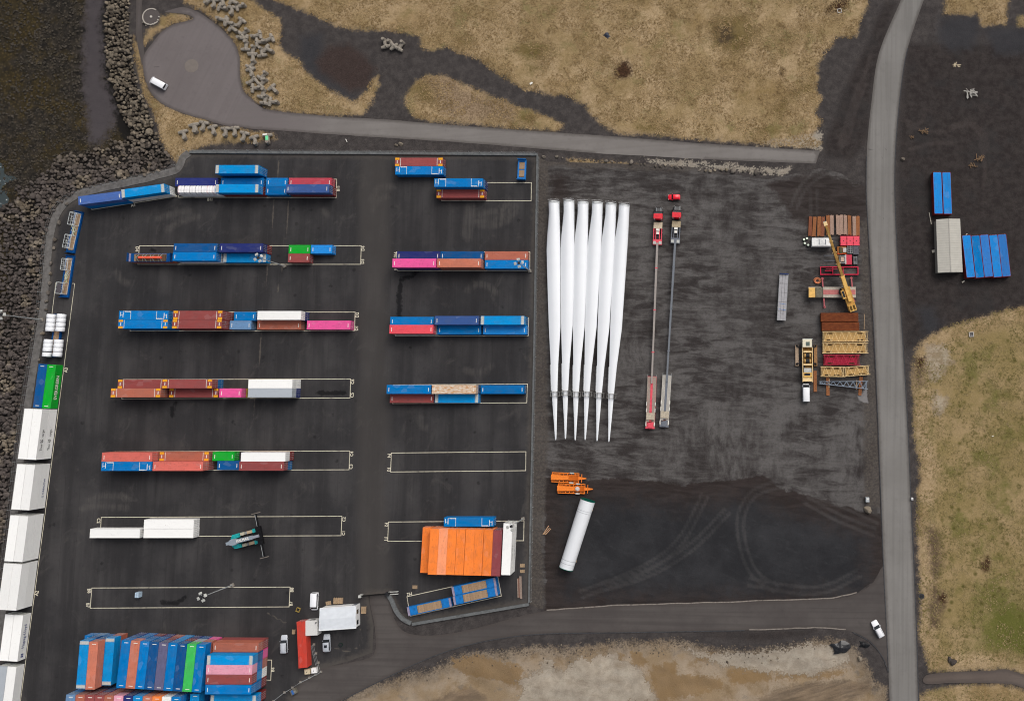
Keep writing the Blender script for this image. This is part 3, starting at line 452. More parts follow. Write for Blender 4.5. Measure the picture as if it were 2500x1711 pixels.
# ---- roads
def road_mat(name, c1, c2, ang, streak=.5, west=None):
    m = bpy.data.materials.new(name); N = NT(m); p = N.pos()
    s = N.noise(N.mapping(p, (.9, .02, 1), (0, 0, ang)), 1.0, 4, .55); f = N.noise(p, .7, 7, .7); b = N.noise(p, .06, 5, .6)
    c = N.mix(N.ss(b, .35, .65), c1, c2)
    if west: sp_ = N.n('ShaderNodeSeparateXYZ'); N.l(p, sp_.inputs[0]); c = N.mix(N.ss(N.math('MULTIPLY_ADD', N.math('SUBTRACT', b, .5), 30, sp_.outputs[0]), -135, -95, 1, 0), c, west)
    c = N.mix(N.ss(s, .42, .66, 0, streak), c, tuple(x * .78 for x in c1)); c = N.mix(N.ss(f, .52, .75, 0, .3), c, tuple(x * .66 for x in c1)); c = N.mix(N.ss(N.noise(p, .2, 6, .66), .56, .7, 0, .3), c, tuple(x * .8 for x in c1)); c = N.mix(N.ss(N.noise(p, 4, 5, .7), .6, .74, 0, .3), c, tuple(min(.8, x * 1.3) for x in c1))
    c = N.mix(N.ss(N.math('MULTIPLY_ADD', N.math('SUBTRACT', f, .5), 1.2, N.attr('edge')), .15, 1.1, .55, 0), c, A(76, 70, 67)); c = N.mix(N.ss(N.attr('skid'), .06, .2, .55, 0), c, A(66, 63, 62))
    N.fin(c, .9, .05); N.bump(N.noise(p, 5, 3), .15, .02); return m
def edge(poly): return lambda X, Y: seg_dist(X, Y, poly, True)
nosk = [[(900, 900), (901, 900)]]
SK = [smooth_poly(W(zTR, [(440, 1295), (520, 1300), (600, 1350), (640, 1420)]), False), smooth_poly(W(zTR, [(435, 1350), (520, 1365), (570, 1420), (580, 1500)]), False), W(zBR, [(485, 965), (493, 1015)]), W(zBR, [(526, 955), (536, 1010)]), W(zW, [(1435, 185), (1430, 330)]), W(zW, [(1520, 255), (1512, 320)])]
mr = sheet('main_road', MAIN, .016, road_mat('main_road_asphalt', A(124, 121, 117), A(132, 129, 125), .03), 1.2, {'edge': edge(MAIN), 'skid': pl_dist(SK)}); mr['label'] = 'grey asphalt road running down the right side'
ur = sheet('upper_road', UPPER, .012, road_mat('upper_road_asphalt', A(122, 117, 113), A(131, 126, 122), 1.5, .3, A(113, 106, 105)), 1.2, {'edge': lambda X, Y: np.minimum(seg_dist(X, Y, UPPER[1:13], False), seg_dist(X, Y, UPPER[13:-1], False)), 'skid': pl_dist(nosk)}, .1); ur['label'] = 'pale asphalt road above the container yard'
SKC = [W(z1, [(1370, 610), (1450, 605)]), W(z1, [(1490, 920), (1590, 910)]), W(z1, [(1320, 665), (1390, 660)]), W(z1, [(1725, 660), (1750, 740)])]
tc = sheet('turning_circle', CIRCLE, .008, road_mat('turning_circle_asphalt', A(110, 103, 102), A(116, 109, 108), .4, .2), 1.2, {'edge': edge(CIRCLE), 'skid': pl_dist(SKC)}, .08); tc['label'] = 'rounded grey asphalt turning area by the shore'
fp = sheet('footpath', FOOTPATH, .004, road_mat('footpath_asphalt', A(92, 86, 84), A(100, 94, 92), 0), 1.2, {'edge': edge(FOOTPATH), 'skid': pl_dist(nosk)}, .05); fp['label'] = 'narrow asphalt footpath along the shore'
er = sheet('entry_road', ENTRY, .008, road_mat('entry_road_asphalt', A(80, 75, 73), A(90, 85, 82), 1.58, .45), 1.2, {'edge': edge(ENTRY), 'skid': pl_dist(nosk)}, .12); er['label'] = 'worn asphalt entry road below the gravel yard'
PATH = smooth_poly(W(zBR, [(715, 1415), (900, 1392), (1130, 1387), (1240, 1377), (1369, 1412), (1700, 1500), (1700, 1600), (1369, 1500), (1250, 1472), (900, 1466), (715, 1476)]))
gp = sheet('gravel_path', PATH, .16, road_mat('gravel_path', A(98, 88, 82), A(108, 97, 90), 1.5), 1.0, {'edge': edge(PATH), 'skid': pl_dist(nosk)}, .2); gp['label'] = 'brown gravel path beside the grass field'
# kerb strips: the main road has a dark gutter along both sides
def strip(pts, wd, z0, z1, b=None):
    b = b or MB(); n = len(pts); nr = []
    for i in range(n):
        a, c_ = Vector(pts[max(i - 1, 0)]), Vector(pts[min(i + 1, n - 1)]); d = (c_ - a).normalized(); nr.append(Vector((-d.y, d.x)))
    r = []
    for i in range(n):
        q = Vector(pts[i]); l = q + nr[i] * wd / 2; k = q - nr[i] * wd / 2; r.append([(k.x, k.y, z0), (l.x, l.y, z0), (l.x, l.y, z1), (k.x, k.y, z1)])
    return b.loft(r, False)
PALEE = M_('pale_gravel_edge', A(132, 124, 116), .95, .2, 1.5, .05, dirt=A(84, 78, 74), dfac=.9)
for pts in (W(F, [(1240, 1384), (1400, 1372.5), (1640, 1365.5), (1890, 1356.5), (1945, 1344)]), W(F, [(1700, 1428.5), (1850, 1423.5), (1920, 1427)])):
    o = strip(resample(pts, .8, False, .14, 3), .3, -.05, .022).build('gravel_edge', PALEE, fix=True); o['kind'] = 'structure'
KERB = M_('dark_kerb', A(70, 70, 72), .9, .2, 1.5)
for pts, nm in ((MAIN_L[17:47], 'kerb'), (MAIN_R[8:], 'kerb'), (smooth_poly(W(F, [(2016, 1525), (2003, 1490), (1975, 1456), (1935, 1434)]), False), 'kerb'), (smooth_poly(W(F, [(1690, 1430), (1400, 1435), (1250, 1437), (1150, 1446), (1050, 1466), (960, 1498), (880, 1536), (800, 1576), (740, 1611)]), False), 'kerb')):
    o = strip(pts, .22, -.1, .10).build(nm, KERB, fix=True); o['kind'] = 'structure'

# ================================================================== CONTAINERS
CW = 2.438
FT = {20: 6.058, 40: 12.192, 45: 13.716, 35: 10.6}
CMESH = {}
def corrugated(L, H, pitch, depth):
    n = int(L / pitch); p = L / n; xs = []
    for i in range(n):
        x = -L / 2 + i * p; xs += [(x, 0), (x + p * .32, 0), (x + p * .5, -depth), (x + p * .82, -depth)]
    xs.append((L / 2, 0)); vs = [(x, y, 0) for x, y in xs] + [(x, y, H) for x, y in xs]; k = len(xs)
    return MB().add(vs, [(i + 1, i, k + i, k + i + 1) for i in range(k - 1)])
def cmesh(L, H, kind):
    key = (L, H, kind)
    if key in CMESH: return CMESH[key]
    d = {}; w = CW / 2; l = L / 2; pm = REEF if kind == 'reefer' else WORN if kind == 'worn' else RUST if kind == 'rust' else RUSTW if kind == 'cream' else PAINT
    fr = MB()
    for sx in (-1, 1):
        for sy in (-1, 1):
            fr.b(sx * l, sx * (l - .15), sy * w, sy * (w - .13), .12, H - .12)
            for z in (0, H - .12): fr.b(sx * (l + .006), sx * (l - .18), sy * (w + .006), sy * (w - .165), z, z + .12)
        fr.b(sx * l, sx * (l - .10), -w + .13, w - .13, H - .13, H - .012); fr.b(sx * l, sx * (l - .10), -w + .13, w - .13, .02, .15)
    for sy in (-1, 1):
        fr.b(-l + .15, l - .15, sy * w, sy * (w - .07), H - .10, H - .015); fr.b(-l + .15, l - .15, sy * w, sy * (w - .06), .02, .17)
        if L > 13: [fr.b(sx * 6.1 - .09, sx * 6.1 + .09, sy * (w + .004), sy * (w - .12), .1, H + .004) for sx in (-1, 1)]
    fr.b(-l + .1, l - .1, -w + .06, w - .06, .1, .16)
    d['frame'] = fr.mesh('container_frame', pm)
    sd_ = corrugated(L - .3, H - .27, .15 if kind == 'reefer' else .278, .012 if kind == 'reefer' else .036); d['side'] = sd_.mesh('container_side', pm)
    d['end'] = corrugated(CW - .26, H - .28, .25, .036).mesh('container_end', pm)
    # roof: gently ribbed sheet
    n = max(8, int((L - .36) / .28)); rb = MB(); p = (L - .36) / n; vs = []; q = .006 if kind == 'reefer' else .022
    xs = []
    for i in range(n): x = -l + .18 + i * p; xs += [(x, 0), (x + p * .35, 0), (x + p * .5, q), (x + p * .85, q)]
    xs.append((l - .18, 0)); k = len(xs)
    for yy in (-w + .07, -w + .28, w - .28, w - .07): vs += [(x, yy, H - .030 + (z if abs(yy) < w - .1 else 0)) for x, z in xs]
    rb.add(vs, [(r * k + i, r * k + i + 1, (r + 1) * k + i + 1, (r + 1) * k + i) for r in range(3) for i in range(k - 1)])
    for sx in (-1, 1): rb.b(sx * (l - .1), sx * (l - .18), -w + .13, w - .13, H - .06, H - .016)
    d['roof'] = rb.mesh('container_roof', pm)
    dr = MB().b(-.03, 0, 0, w - .15, .16, H - .14)
    for z in (.5, 1.2, 1.9):
        if z < H - .4: dr.b(0, .02, .08, w - .22, z, z + .42)
    d['door'] = dr.mesh('container_door', pm); rods = MB()
    for y in (.22, .72): rods.b(.022, .07, y - .025, y + .025, .1, H - .08); rods.b(.03, .08, y - .02, y + .26, 1.05, 1.1)
    d['rods'] = rods.mesh('locking_rods', GALV)
    mk = MB()
    mk.b(l - .52, l - .68, -.62, .45, H - .004, H + .004); d['mark'] = mk.mesh('roof_number_marking', WHT)
    if kind == 'reefer':
        u = MB().b(-l + .02, -l - .015, -1.0, 1.0, .2, H - .25); u.b(-l - .015, -l - .05, -.85, -.05, 1.3, 2.1); u.b(-l - .015, -l - .05, .05, .85, 1.3, 2.1); u.b(-l - .015, -l - .04, -.9, .9, .35, 1.1); d['unit'] = u.mesh('cooling_unit', ALU)
    # hazard pads and stripes painted on the roofs of the forty-five footers
    y_ = MB().b(l - .05, l - 1.25, w - .02, w - .62, H - .002, H + .008); y2 = MB().b(l - 1.55, l - 1.66, -w + .1, w - .1, H - .002, H + .006); d['tick'] = MB().b(l - .55, l - .75, -.42, .42, H - .002, H + .006).mesh('roof_tick', WHT)
    d['pad'] = y_.mesh('corner_marking', YEL); d['stripe'] = y2.mesh('roof_stripe', WHT)
    y3 = MB()
    for sx in (1,):
        y3.b(sx * (l - 1.05), sx * (l - 1.22), -.9, .6, H - .002, H + .006); y3.b(sx * (l - 3.2), sx * (l - 3.3), -w + .08, w - .08, H - .002, H + .006); y3.b(sx * (l - .35), sx * (l - .5), -.9, .3, H - .002, H + .006)
        for i in range(7): y3.b(sx * (l - 1.6 - i * .24), sx * (l - 1.78 - i * .24), -sx * (w - .2), -sx * (w - .36), H - .002, H + .006)
    y3.b(l - 1.1, l - 3.25, -w + .09, -w + .17, H - .002, H + .005); y3.b(l - .42, l - 1.1, -.1, -.02, H - .002, H + .005)
    d['stripe2'] = y3.mesh('roof_stripe', WHT)
    e = MB(); e.b(l - .06, l - .8, -w + .05, w - .05, H - .004, H + .02); e.b(l - .85, l - .95, -w + .05, w - .05, H - .004, H + .05)
    d['cap'] = e.mesh('roof_end_cap', ALU)
    CMESH[key] = d; return d
PAL = dict(blue=(0, 119, 190), lblue=(6, 144, 212), navy=(40, 50, 112), dblue=(16, 84, 144), slate=(62, 92, 150), peri=(76, 108, 174), brown=(150, 76, 74), terra=(204, 122, 98), salmon=(216, 110, 98), rose=(192, 72, 86), red=(232, 84, 96),
           pink=(238, 92, 158), lpink=(236, 164, 184), green=(18, 168, 48), lgreen=(66, 192, 92), white=(246, 245, 241), grey=(172, 178, 184), orange=(255, 136, 60), lorange=(255, 158, 112), maroon=(142, 72, 76), cream=(214, 200, 184), purple=(100, 98, 128), rust=(122, 66, 34), dred=(128, 44, 44),
           wblue=(104, 140, 178), steel=(0, 102, 166), sky=(34, 138, 216), yellow=(230, 190, 60), mblue=(52, 122, 196), tanb=(178, 104, 84))
CNAME = dict(blue='blue', lblue='light blue', navy='navy', dblue='dark blue', slate='slate blue', peri='dull blue', brown='brown', terra='terracotta', salmon='salmon', rose='rose red', red='bright red', pink='pink', lpink='pale pink', green='green', lgreen='light green', white='white', grey='grey', orange='orange', lorange='pale orange',
             maroon='maroon', cream='rust-streaked cream', purple='purple grey', rust='rusty', dred='dark red', wblue='faded blue', steel='deep blue', sky='sky blue', yellow='yellow', tanb='reddish brown')
SZ = {20: 'twenty-foot', 40: 'forty-foot', 45: 'forty-five-foot', 35: 'long'}
NCONT = [0]
def container(col, ft, loc, rz=0.0, style='', label='', group='shipping containers in the yard', H=2.6, flip=False, roofcol=None):
    kind = 'reefer' if 'R' in style else 'worn' if 'w' in style else 'rust' if col == 'rust' else 'cream' if col == 'cream' else 'plain'
    L = FT[ft]; d = cmesh(L, H, kind); c = A(*PAL[col]); rc = A(*PAL[roofcol]) if roofcol else c
    t = thing('reefer_container' if 'R' in style else 'shipping_container', label, 'container', loc, rz + (math.pi if flip else 0), group)
    w = CW / 2; l = L / 2
    link('frame', d['frame'], t, color=c); link('roof', d['roof'], t, color=rc)
    link('side_panel', d['side'], t, (0, -w + .012, .16), 0, c); link('side_panel', d['side'], t, (0, w - .012, .16), math.pi, c)
    if 'R' in style: link('cooling_unit', d['unit'], t)
    else: link('end_panel', d['end'], t, (-l + .02, 0, .16), -math.pi / 2, c)
    for s in (1, -1):
        o = link('door', d['door'], t, (l - .01, .002 * s, 0), 0, c); o.scale = (1, s, 1)
        r = link('locking_rod', d['rods'], o)
    def mir(nm, me_, s1, s2): o = link(nm, me_, t); o.scale = (s1, s2, 1)
    if 'y' in style:
        for s1 in (-1, 1):
            for s2 in (-1, 1): mir('corner_marking', d['pad'], s1, s2)
            mir('roof_stripe', d['stripe'], s1, 1); mir('roof_tick', d['tick'], s1, 1)
    elif 's' in style: mir('roof_marking', d['stripe2'], 1, 1); mir('roof_marking', d['stripe2'], -1, -1)
    elif 'c' in style: mir('roof_end_cap', d['cap'], 1, 1); mir('roof_end_cap', d['cap'], -1, 1)
    elif 'R' not in style and 'n' not in style: mir('roof_number_marking', d['mark'], 1, 1); mir('roof_number_marking', d['mark'], -1, 1)
    NCONT[0] += 1; return t
ORD = ['', 'first', 'second', 'third', 'fourth', 'fifth', 'sixth', 'seventh', 'eighth', 'ninth', 'tenth', 'eleventh', 'twelfth', 'thirteenth']
def row(mid_px, place, entries, ymid=None):
    """one bay: two lines of stacks; e = (line, left roof edge in photo pixels, [colours from below], feet, style, heights)"""
    ym = ymid if ymid is not None else P(*mid_px)[1]; out = []
    for ln in ('b', 'f'):
        es = sorted([e for e in entries if e[0] == ln], key=lambda e: e[1]); n = len(es)
        for i, e in enumerate(es):
            _, px, cols, ft, sty = e[:5]; H = e[5] if len(e) > 5 else (2.9 if ft == 45 or 'R' in sty else 2.6)
            yw = ym + (1.245 if ln == 'b' else -1.245); x = XW(px, yw, H * len(cols)) + FT[ft] / 2
            for k, col in enumerate(cols):
                top = k == len(cols) - 1; tier = '' if len(cols) == 1 else (' on top' if top else ' underneath')
                lab = f"{CNAME[col]} {SZ[ft]} container{tier}, {ORD[i + 1]} from left, {'upper' if ln == 'b' else 'lower'} line of {place}"
                s = sty if top else sty.replace('s', '').replace('c', '').replace('y', 'y' if ft == 45 else '')
                if 'R' in s and col not in ('white', 'grey', 'cream'): s = s.replace('R', '')
                out.append(container(col, ft, (x, yw, H * k), 0, s, lab, f'containers in {place}', H))
    return out
B11 = row((zC(815, 445)), 'bay B11', [('b', zA(1028, 0)[0], ['navy'], 40, ''), ('b', zA(1440, 0)[0], ['steel'], 40, ''), ('b', zC(185, 0)[0], ['blue'], 20, 'w'), ('b', zC(390, 0)[0], ['rose'], 40, ''),
    ('f', zA(1392, 0)[0], ['dred', 'lblue'], 40, 'c'), ('f', zC(180, 0)[0], ['steel'], 20, ''), ('f', zC(363, 0)[0], ['dred', 'slate'], 40, '')])
row(zC(1040, 1046), 'bay D4', [('f', zA(1005, 0)[0], ['white', 'blue'], 40, ''), ('b', zA(1014, 0)[0], ['blue', 'dblue'], 40, 'w'), ('b', zA(1428, 0)[0], ['dred', 'navy'], 40, ''), ('f', zA(1462, 0)[0], ['lblue'], 40, 'c'),
    ('b', zC(388, 0)[0], ['green'], 20, ''), ('b', zC(588, 0)[0], ['sky'], 20, ''), ('f', zC(382, 0)[0], ['brown'], 20, '')])
row(zF(615, 239), 'bay D2', [('b', zE(150, 0)[0], ['steel', 'blue'], 45, 's'), ('f', zE(144, 0)[0], ['blue', 'blue'], 45, 'y'), ('b', zE(640, 0)[0], ['brown', 'brown'], 45, 'y'), ('f', zE(632, 0)[0], ['brown', 'brown'], 45, 'y'), ('b', zE(1190, 0)[0], ['blue'], 20, ''), ('f', zE(1150, 0)[0], ['wblue'], 20, 'w'),
    ('b', zE(1400, 0)[0], ['navy', 'white'], 40, 'wR', 2.6), ('f', zE(1400, 0)[0], ['tanb'], 40, ''), ('f', zF(183, 0)[0], ['pink'], 40, '')])
row(zF(575, 845), 'bay C6', [('b', zE(139, 0)[0], ['brown'], 45, 'y'), ('b', zE(543, 0)[0], ['steel', 'brown'], 45, 'y'), ('b', zE(1318, 0)[0], ['white', 'white'], 40, 'wR', 2.6), ('f', zE(76, 0)[0], ['brown', 'tanb'], 45, 'ys'), ('f', zE(603, 0)[0], ['brown'], 45, 'y'), ('f', zE(1057, 0)[0], ['yellow', 'pink'], 20, ''), ('f', zE(1315, 0)[0], ['navy', 'grey'], 40, 'wR', 2.6)])
row(zF(567, 1492), 'bay C4', [('b', zG(180, 0)[0], ['tanb', 'salmon'], 45, 'w'), ('b', zG(700, 0)[0], ['tanb'], 45, 'y'), ('b', zG(1180, 0)[0], ['green'], 20, ''), ('b', zG(1437, 0)[0], ['dred', 'white'], 40, 'wR', 2.6), ('f', zG(175, 0)[0], ['dred', 'blue'], 45, 's'), ('f', zG(640, 0)[0], ['brown', 'salmon'], 45, 'w'), ('f', zG(1222, 0)[0], ['dblue'], 20, ''), ('f', zG(1420, 0)[0], ['steel', 'brown'], 40, '')])
row((zG(1065, 765)), 'bay C2', [('f', zG(72, 0)[0], ['white'], 45, 'R'), ('b', zG(560, 0)[0], ['white'], 45, 'R'), ('f', zG(557, 0)[0], ['white'], 45, 'R')])
row(zD(1470, 474), 'the upper right bay', [('f', zD(613, 0)[0], ['brown'], 45, 'y'), ('b', zD(593, 0)[0], ['navy', 'blue'], 45, 's')])
row(None, 'the top corner', [('b', zD(238, 0)[0], ['brown'], 45, 'y'), ('f', zD(241, 0)[0], ['blue'], 45, 's')], P(*zD(460, 244), 2.9)[1])
row(zD(1455, 1103), 'the F10 bay', [('b', zD(255, 0)[0], ['navy'], 40, ''), ('b', zD(648, 0)[0], ['dblue'], 40, ''), ('b', zD(1050, 0)[0], ['tanb'], 40, ''), ('f', zD(215, 0)[0], ['navy', 'pink'], 40, ''), ('f', zD(620, 0)[0], ['tanb', 'terra'], 40, ''), ('f', zD(1050, 0)[0], ['blue'], 40, '')])
row(P and (1288, (720 + 283 / 3.7)), 'the F8 bay', [('b', zF(935, 0)[0], ['blue'], 40, ''), ('b', zF(1338, 0)[0], ['dblue', 'slate'], 40, ''), ('b', zF(1752, 0)[0], ['steel', 'lblue'], 40, 'c'), ('f', zF(928, 0)[0], ['white', 'red'], 40, ''), ('f', zF(1362, 0)[0], ['blue'], 40, ''), ('f', zF(1775, 0)[0], ['sky'], 40, '')])
row((1286, 720 + 894 / 3.7), 'the F6 bay', [('b', zF(903, 0)[0], ['navy', 'blue'], 40, ''), ('b', zF(1312, 0)[0], ['steel', 'cream'], 40, ''), ('b', zF(1752, 0)[0], ['steel'], 40, ''), ('f', zF(932, 0)[0], ['brown'], 40, ''), ('f', zF(1338, 0)[0], ['lblue'], 40, 'c')])

def stack(cx, cy, cols, ft, rz, sty, place, group, H=2.6, flip=False, ztop=None, roofcol=None):
    n = len(cols); p = P(cx, cy, H * n); out = []
    for k, col in enumerate(cols):
        tier = '' if n == 1 else (', top tier' if k == n - 1 else ', bottom tier' if k == 0 else ', middle tier')
        s = sty if k == n - 1 else sty.replace('c', '')
        if 'R' in s and col not in ('white', 'grey', 'cream'): s = s.replace('R', '')
        out.append(container(col, ft, (p[0], p[1], H * k), rz, s, f"{CNAME[col]} {SZ[ft]} container{tier}, {place}", group, H, flip, roofcol))
    return out
D8 = math.radians
stack(*zA(1585, 272), ['blue', 'lblue'], 40, 0, 'c', 'alone near the upper fence', 'containers by the upper fence')
stack(*zA(347, 531), ['blue', 'peri'], 40, D8(7.4), '', 'slanting at bay A4', 'containers in bay A4')
stack(*zA(736, 467), ['white', 'lblue'], 40, D8(8.2), 'c', 'slanting beside the white tarpaulin cargo', 'containers in bay A4')
# tarpaulin-covered load on the white container left of bay B11's stacks
ym = P(*zC(815, 445))[1] - 1.245; x = XW(zA(1040, 0)[0], ym, 4.1) + 5.5
container('white', 40, (x + .4, ym, 0), 0, 'w', 'white forty-foot container under a tarpaulin load, bay B11', 'containers in bay B11')
tp = thing('tarpaulin_load', 'white tarpaulin load strapped down on a white container, bay B11', 'cargo', (x, ym, 2.6)); tm = MB(); rings = []
for i in range(45):
    t_ = -5.4 + 10.8 * i / 44; sag = .05 * math.sin(i * 1.9) + (.10 if i % 8 == 0 else 0); e_ = .35 if i in (0, 44) else 0
    rings.append([(t_, -1.16, 0), (t_, -1.18 + e_ * .3, .9 - sag), (t_, -.9, 1.5 - e_ - sag), (t_, 0, 1.58 - e_ - sag * .5), (t_, .9, 1.5 - e_ - sag), (t_, 1.18 - e_ * .3, .9 - sag), (t_, 1.16, 0)])
tm.loft(rings, False); tm.build('tarpaulin', M_('white_tarpaulin', A(242, 240, 238), .5, .05, 2), tp, fix=True)
SR = M_('red_strap', A(206, 70, 70), .7)
for i in range(7):
    xx = -5.0 + i * 1.65; s_ = MB()
    for a_, b_ in (((xx, -1.2, .1), (xx, -1.2, .95)), ((xx, -1.2, .95), (xx, -.9, 1.56)), ((xx, -.9, 1.56), (xx, .9, 1.56)), ((xx, .9, 1.56), (xx, 1.2, .95)), ((xx, 1.2, .95), (xx, 1.2, .1))): s_.beam(a_, b_, .05)
    s_.build('strap', SR if i in (0, 6, 5) else DARK, tp)

# F2 corner: a single blue, a block of orange ones, a maroon and a white reefer
stack(*zH(1082, 212), ['blue'], 45, 0, 's', 'lying along the orange block', 'containers in bay F2', 2.9)
oc = [('orange', 1)] + [('orange', 2), ('lorange', 2)] + [('orange', 2)] * 5 + [('maroon', 2)]
ox = [578, 667, 771, 876, 978, 1088, 1192, 1303, 1410]; oy = [542, 560, 561, 562, 565, 568, 570, 573, 577]
for i, (c_, n) in enumerate(oc):
    stack(*zH(ox[i], oy[i]), [c_] * n if c_ != 'lorange' else ['orange', 'lorange'], 40, D8(88.4), 'n', f'{ORD[i + 1]} from left in the orange block', 'containers of the orange block')
wc = stack(*zH(1530, 530), ['white', 'white'], 45, D8(88.6), 'R', 'right of the maroon one', 'containers of the orange block', 2.9, True)
# the row along the shore, slanting with the yard's edge
def shore(cx, cy, cols, ft, sty, place, H=2.6): return stack(cx, cy, cols, ft, RSH, sty, place, 'containers along the shore side', H)
RSH = D8(90 - 3.6)
a_ = P(*zJ(597, 0)); b_ = P(*zK(185, 1560)); RSH = math.atan2(a_[1] - b_[1], a_[0] - b_[0])
def shore_xy(px, py, z, off):          # centre at distance off (m) west of the painted line
    q = P(px, py, z); d = Vector((a_[0] - b_[0], a_[1] - b_[1])).normalized(); nrm = Vector((-d.y, d.x)); t_ = (Vector(q) - Vector(b_)).dot(d); return Vector(b_) + d * t_ + nrm * off
SH = {}
def sh(nm, py, cols_out, cols_in, ft, sty, H, z):
    for side, cols in (('inner', cols_in), ('outer', cols_out)):
        q = shore_xy(60, py, H * len(cols), 1.45 if side == 'inner' else 3.95); r = []
        for k, c_ in enumerate(cols):
            tier = '' if len(cols) == 1 else (', top tier' if k == len(cols) - 1 else ', bottom tier'); s = sty if c_ in ('white', 'grey') else sty.replace('R', '')
            r.append(container(c_, ft, (q.x, q.y, H * k), RSH, s, f"{CNAME[c_]} {SZ[ft]} container{tier}, {'yard' if side == 'inner' else 'sea'} side of {nm}", 'containers along the shore side', H, True))
        SH[(nm, side)] = r
sh('the pair by painted A3', zJ(0, 332)[1], ['dblue'], ['green'], 40, '', 2.75, 0)
sh('the first white block below it', zJ(0, 772)[1], ['white', 'white'], ['white', 'white'], 45, 'R', 2.9, 0)
sh('the second white block', zJ(0, 1254)[1], ['white', 'white'], ['white', 'white'], 40, 'wR', 2.9, 0)
sh('the third white block', zK(0, 164)[1], ['white', 'white'], ['white', 'white'], 40, 'wR', 2.9, 0)
sh('the white block by painted A2', zK(0, 592)[1], ['white', 'white'], ['white', 'white'], 40, 'R', 2.9, 0)
sh('the fifth white block', zK(0, 1040)[1], ['white'], ['white'], 40, 'wR', 2.9, 0)
sh('the bottom white block', zK(0, 1500)[1], ['grey'], ['white'], 40, 'wR', 2.9, 0)
def side_text(o, body, size, m, x, z, s=1, sx=1.0, bold=.01):
    # flip containers: local -y is the side that faces the yard after turning by pi
    return text(body, size, m, o, (x, CW / 2 + .03, z), (math.pi / 2, 0, math.pi), 'lettering', bold, sx)
INK = M_('black_lettering', A(36, 36, 38), .6, .05); NBL = M_('blue_lettering', A(24, 44, 120), .6, .05); WTX = WHT
side_text(SH[('the pair by painted A3', 'inner')][0], 'EVERGREEN', 1.5, WTX, .3, 1.4, sx=.85, bold=.03)
for k in (0, 1):
    o = SH[('the first white block below it', 'inner')][k]
    side_text(o, 'Thor', 1.15, INK, 3.6, 1.5, sx=.8); side_text(o, 'cargo', 1.15, INK, -.3, 1.5, sx=.8)
    lg = MB()
    for s_ in (-1, 1): lg.add([(1.9, CW / 2 + .028, 1.0), (1.9 + s_ * .6, CW / 2 + .028, 1.5), (1.9 + s_ * .15, CW / 2 + .028, 1.6)], [(0, 1, 2)]); lg.add([(1.9, CW / 2 + .028, 1.5), (1.9 + s_ * .55, CW / 2 + .028, 2.2), (1.9 + s_ * .12, CW / 2 + .028, 2.0)], [(0, 1, 2)])
    lg.build('emblem', INK, o)
side_text(SH[('the second white block', 'inner')][0], 'G CARGOW', .95, NBL, .6, 1.4)
o = SH[('the fifth white block', 'inner')][0]; side_text(o, 'Hapag-Lloyd', 1.35, NBL, -.2, 1.45, sx=.95)
lg = MB()
for xx, zz in ((4.6, 1.2), (4.6, 1.65), (5.15, 1.2), (5.15, 1.65)): lg.box((xx, CW / 2 + .028, zz), (.42, .01, .34))
lg.build('emblem', NBL, o)
text('icelandic cargo', .8, INK, wc[0], (.8, CW / 2 + .03, 1.4), (math.pi / 2, 0, math.pi)); text('Thor cargo', 1.0, INK, wc[1], (1.0, CW / 2 + .03, 1.4), (math.pi / 2, 0, math.pi))

# the tall stacks at the lower left
gq = 'containers in the tall lower left stacks'
zM = Zm(150, 1530, 8.79); zN = Zm(280, 1530, 8.79)
base3 = P(*zM(1410, 125)); W_ = 2.5
c1 = [['blue'], ['wblue', 'dblue', 'lblue'], ['steel', 'dblue', 'terra'], ['tanb', 'lblue']]
for i, cols in enumerate(c1):
    cx = base3[0] - W_ * (3.5 - i); cy = base3[1] - 6.1; R1 = D8(89)
    for k, c_ in enumerate(cols): container(c_, 40, (cx + .1, cy - (.25 if i == 2 else 0), 2.75 * k), R1, 'c' if c_ == 'lblue' else '', f"{CNAME[c_]} forty-foot container, {['bottom', 'second', 'third'][k]} tier, {ORD[i + 1]} column of the corner stack", gq, 2.75)
p0 = Vector(P(*zN(247, 285), 8.1)); pe = Vector(P(*zN(1860, 378), 8.1)); dv = (pe - p0).normalized(); RG = math.atan2(dv.y, dv.x) + math.pi / 2
c2 = [['navy', 'dblue', 'blue'], ['blue', 'steel', 'terra'], ['dred', 'steel', 'blue'], ['navy', 'steel', 'dblue'], ['tanb', 'dred', 'purple'], ['lblue', 'lblue', 'blue'], ['navy', 'dred', 'dblue'], ['dblue', 'grey', 'lgreen'], ['pink', 'tanb', 'blue']]
stp = (pe - p0).length / 8
for i, cols in enumerate(c2):
    q = p0 + dv * stp * i + Vector((dv.y, -dv.x)) * 6.1
    for k, c_ in enumerate(cols): container(c_, 40, (q.x, q.y, 2.7 * k), RG, 'w' if k == 2 and i in (3, 4, 6) else '', f"{CNAME[c_]} forty-foot container, {['bottom', 'second', 'third'][k]} tier, {ORD[i + 1]} column of the slanted stack", gq, 2.7)
p0 = Vector(P(*zM(200, 1450), 8.1)); pe = Vector(P(*zN(1320, 1500), 8.1)); dv = (pe - p0).normalized(); RG = math.atan2(dv.y, dv.x) + math.pi / 2
c3 = [['dblue', 'blue', 'wblue'], ['brown', 'dred', 'tanb'], ['navy', 'brown', 'brown'], ['steel', 'navy', 'brown'], ['brown', 'tanb', 'tanb'], ['dred', 'brown', 'lpink'], ['green', 'navy', 'navy'], ['navy', 'steel', 'lblue'], ['brown', 'dred', 'terra'], ['tanb', 'tanb', 'orange'], ['grey', 'grey', 'white'], ['navy', 'dblue', 'blue'], ['dblue', 'lblue']]
stp = (pe - p0).length / 11
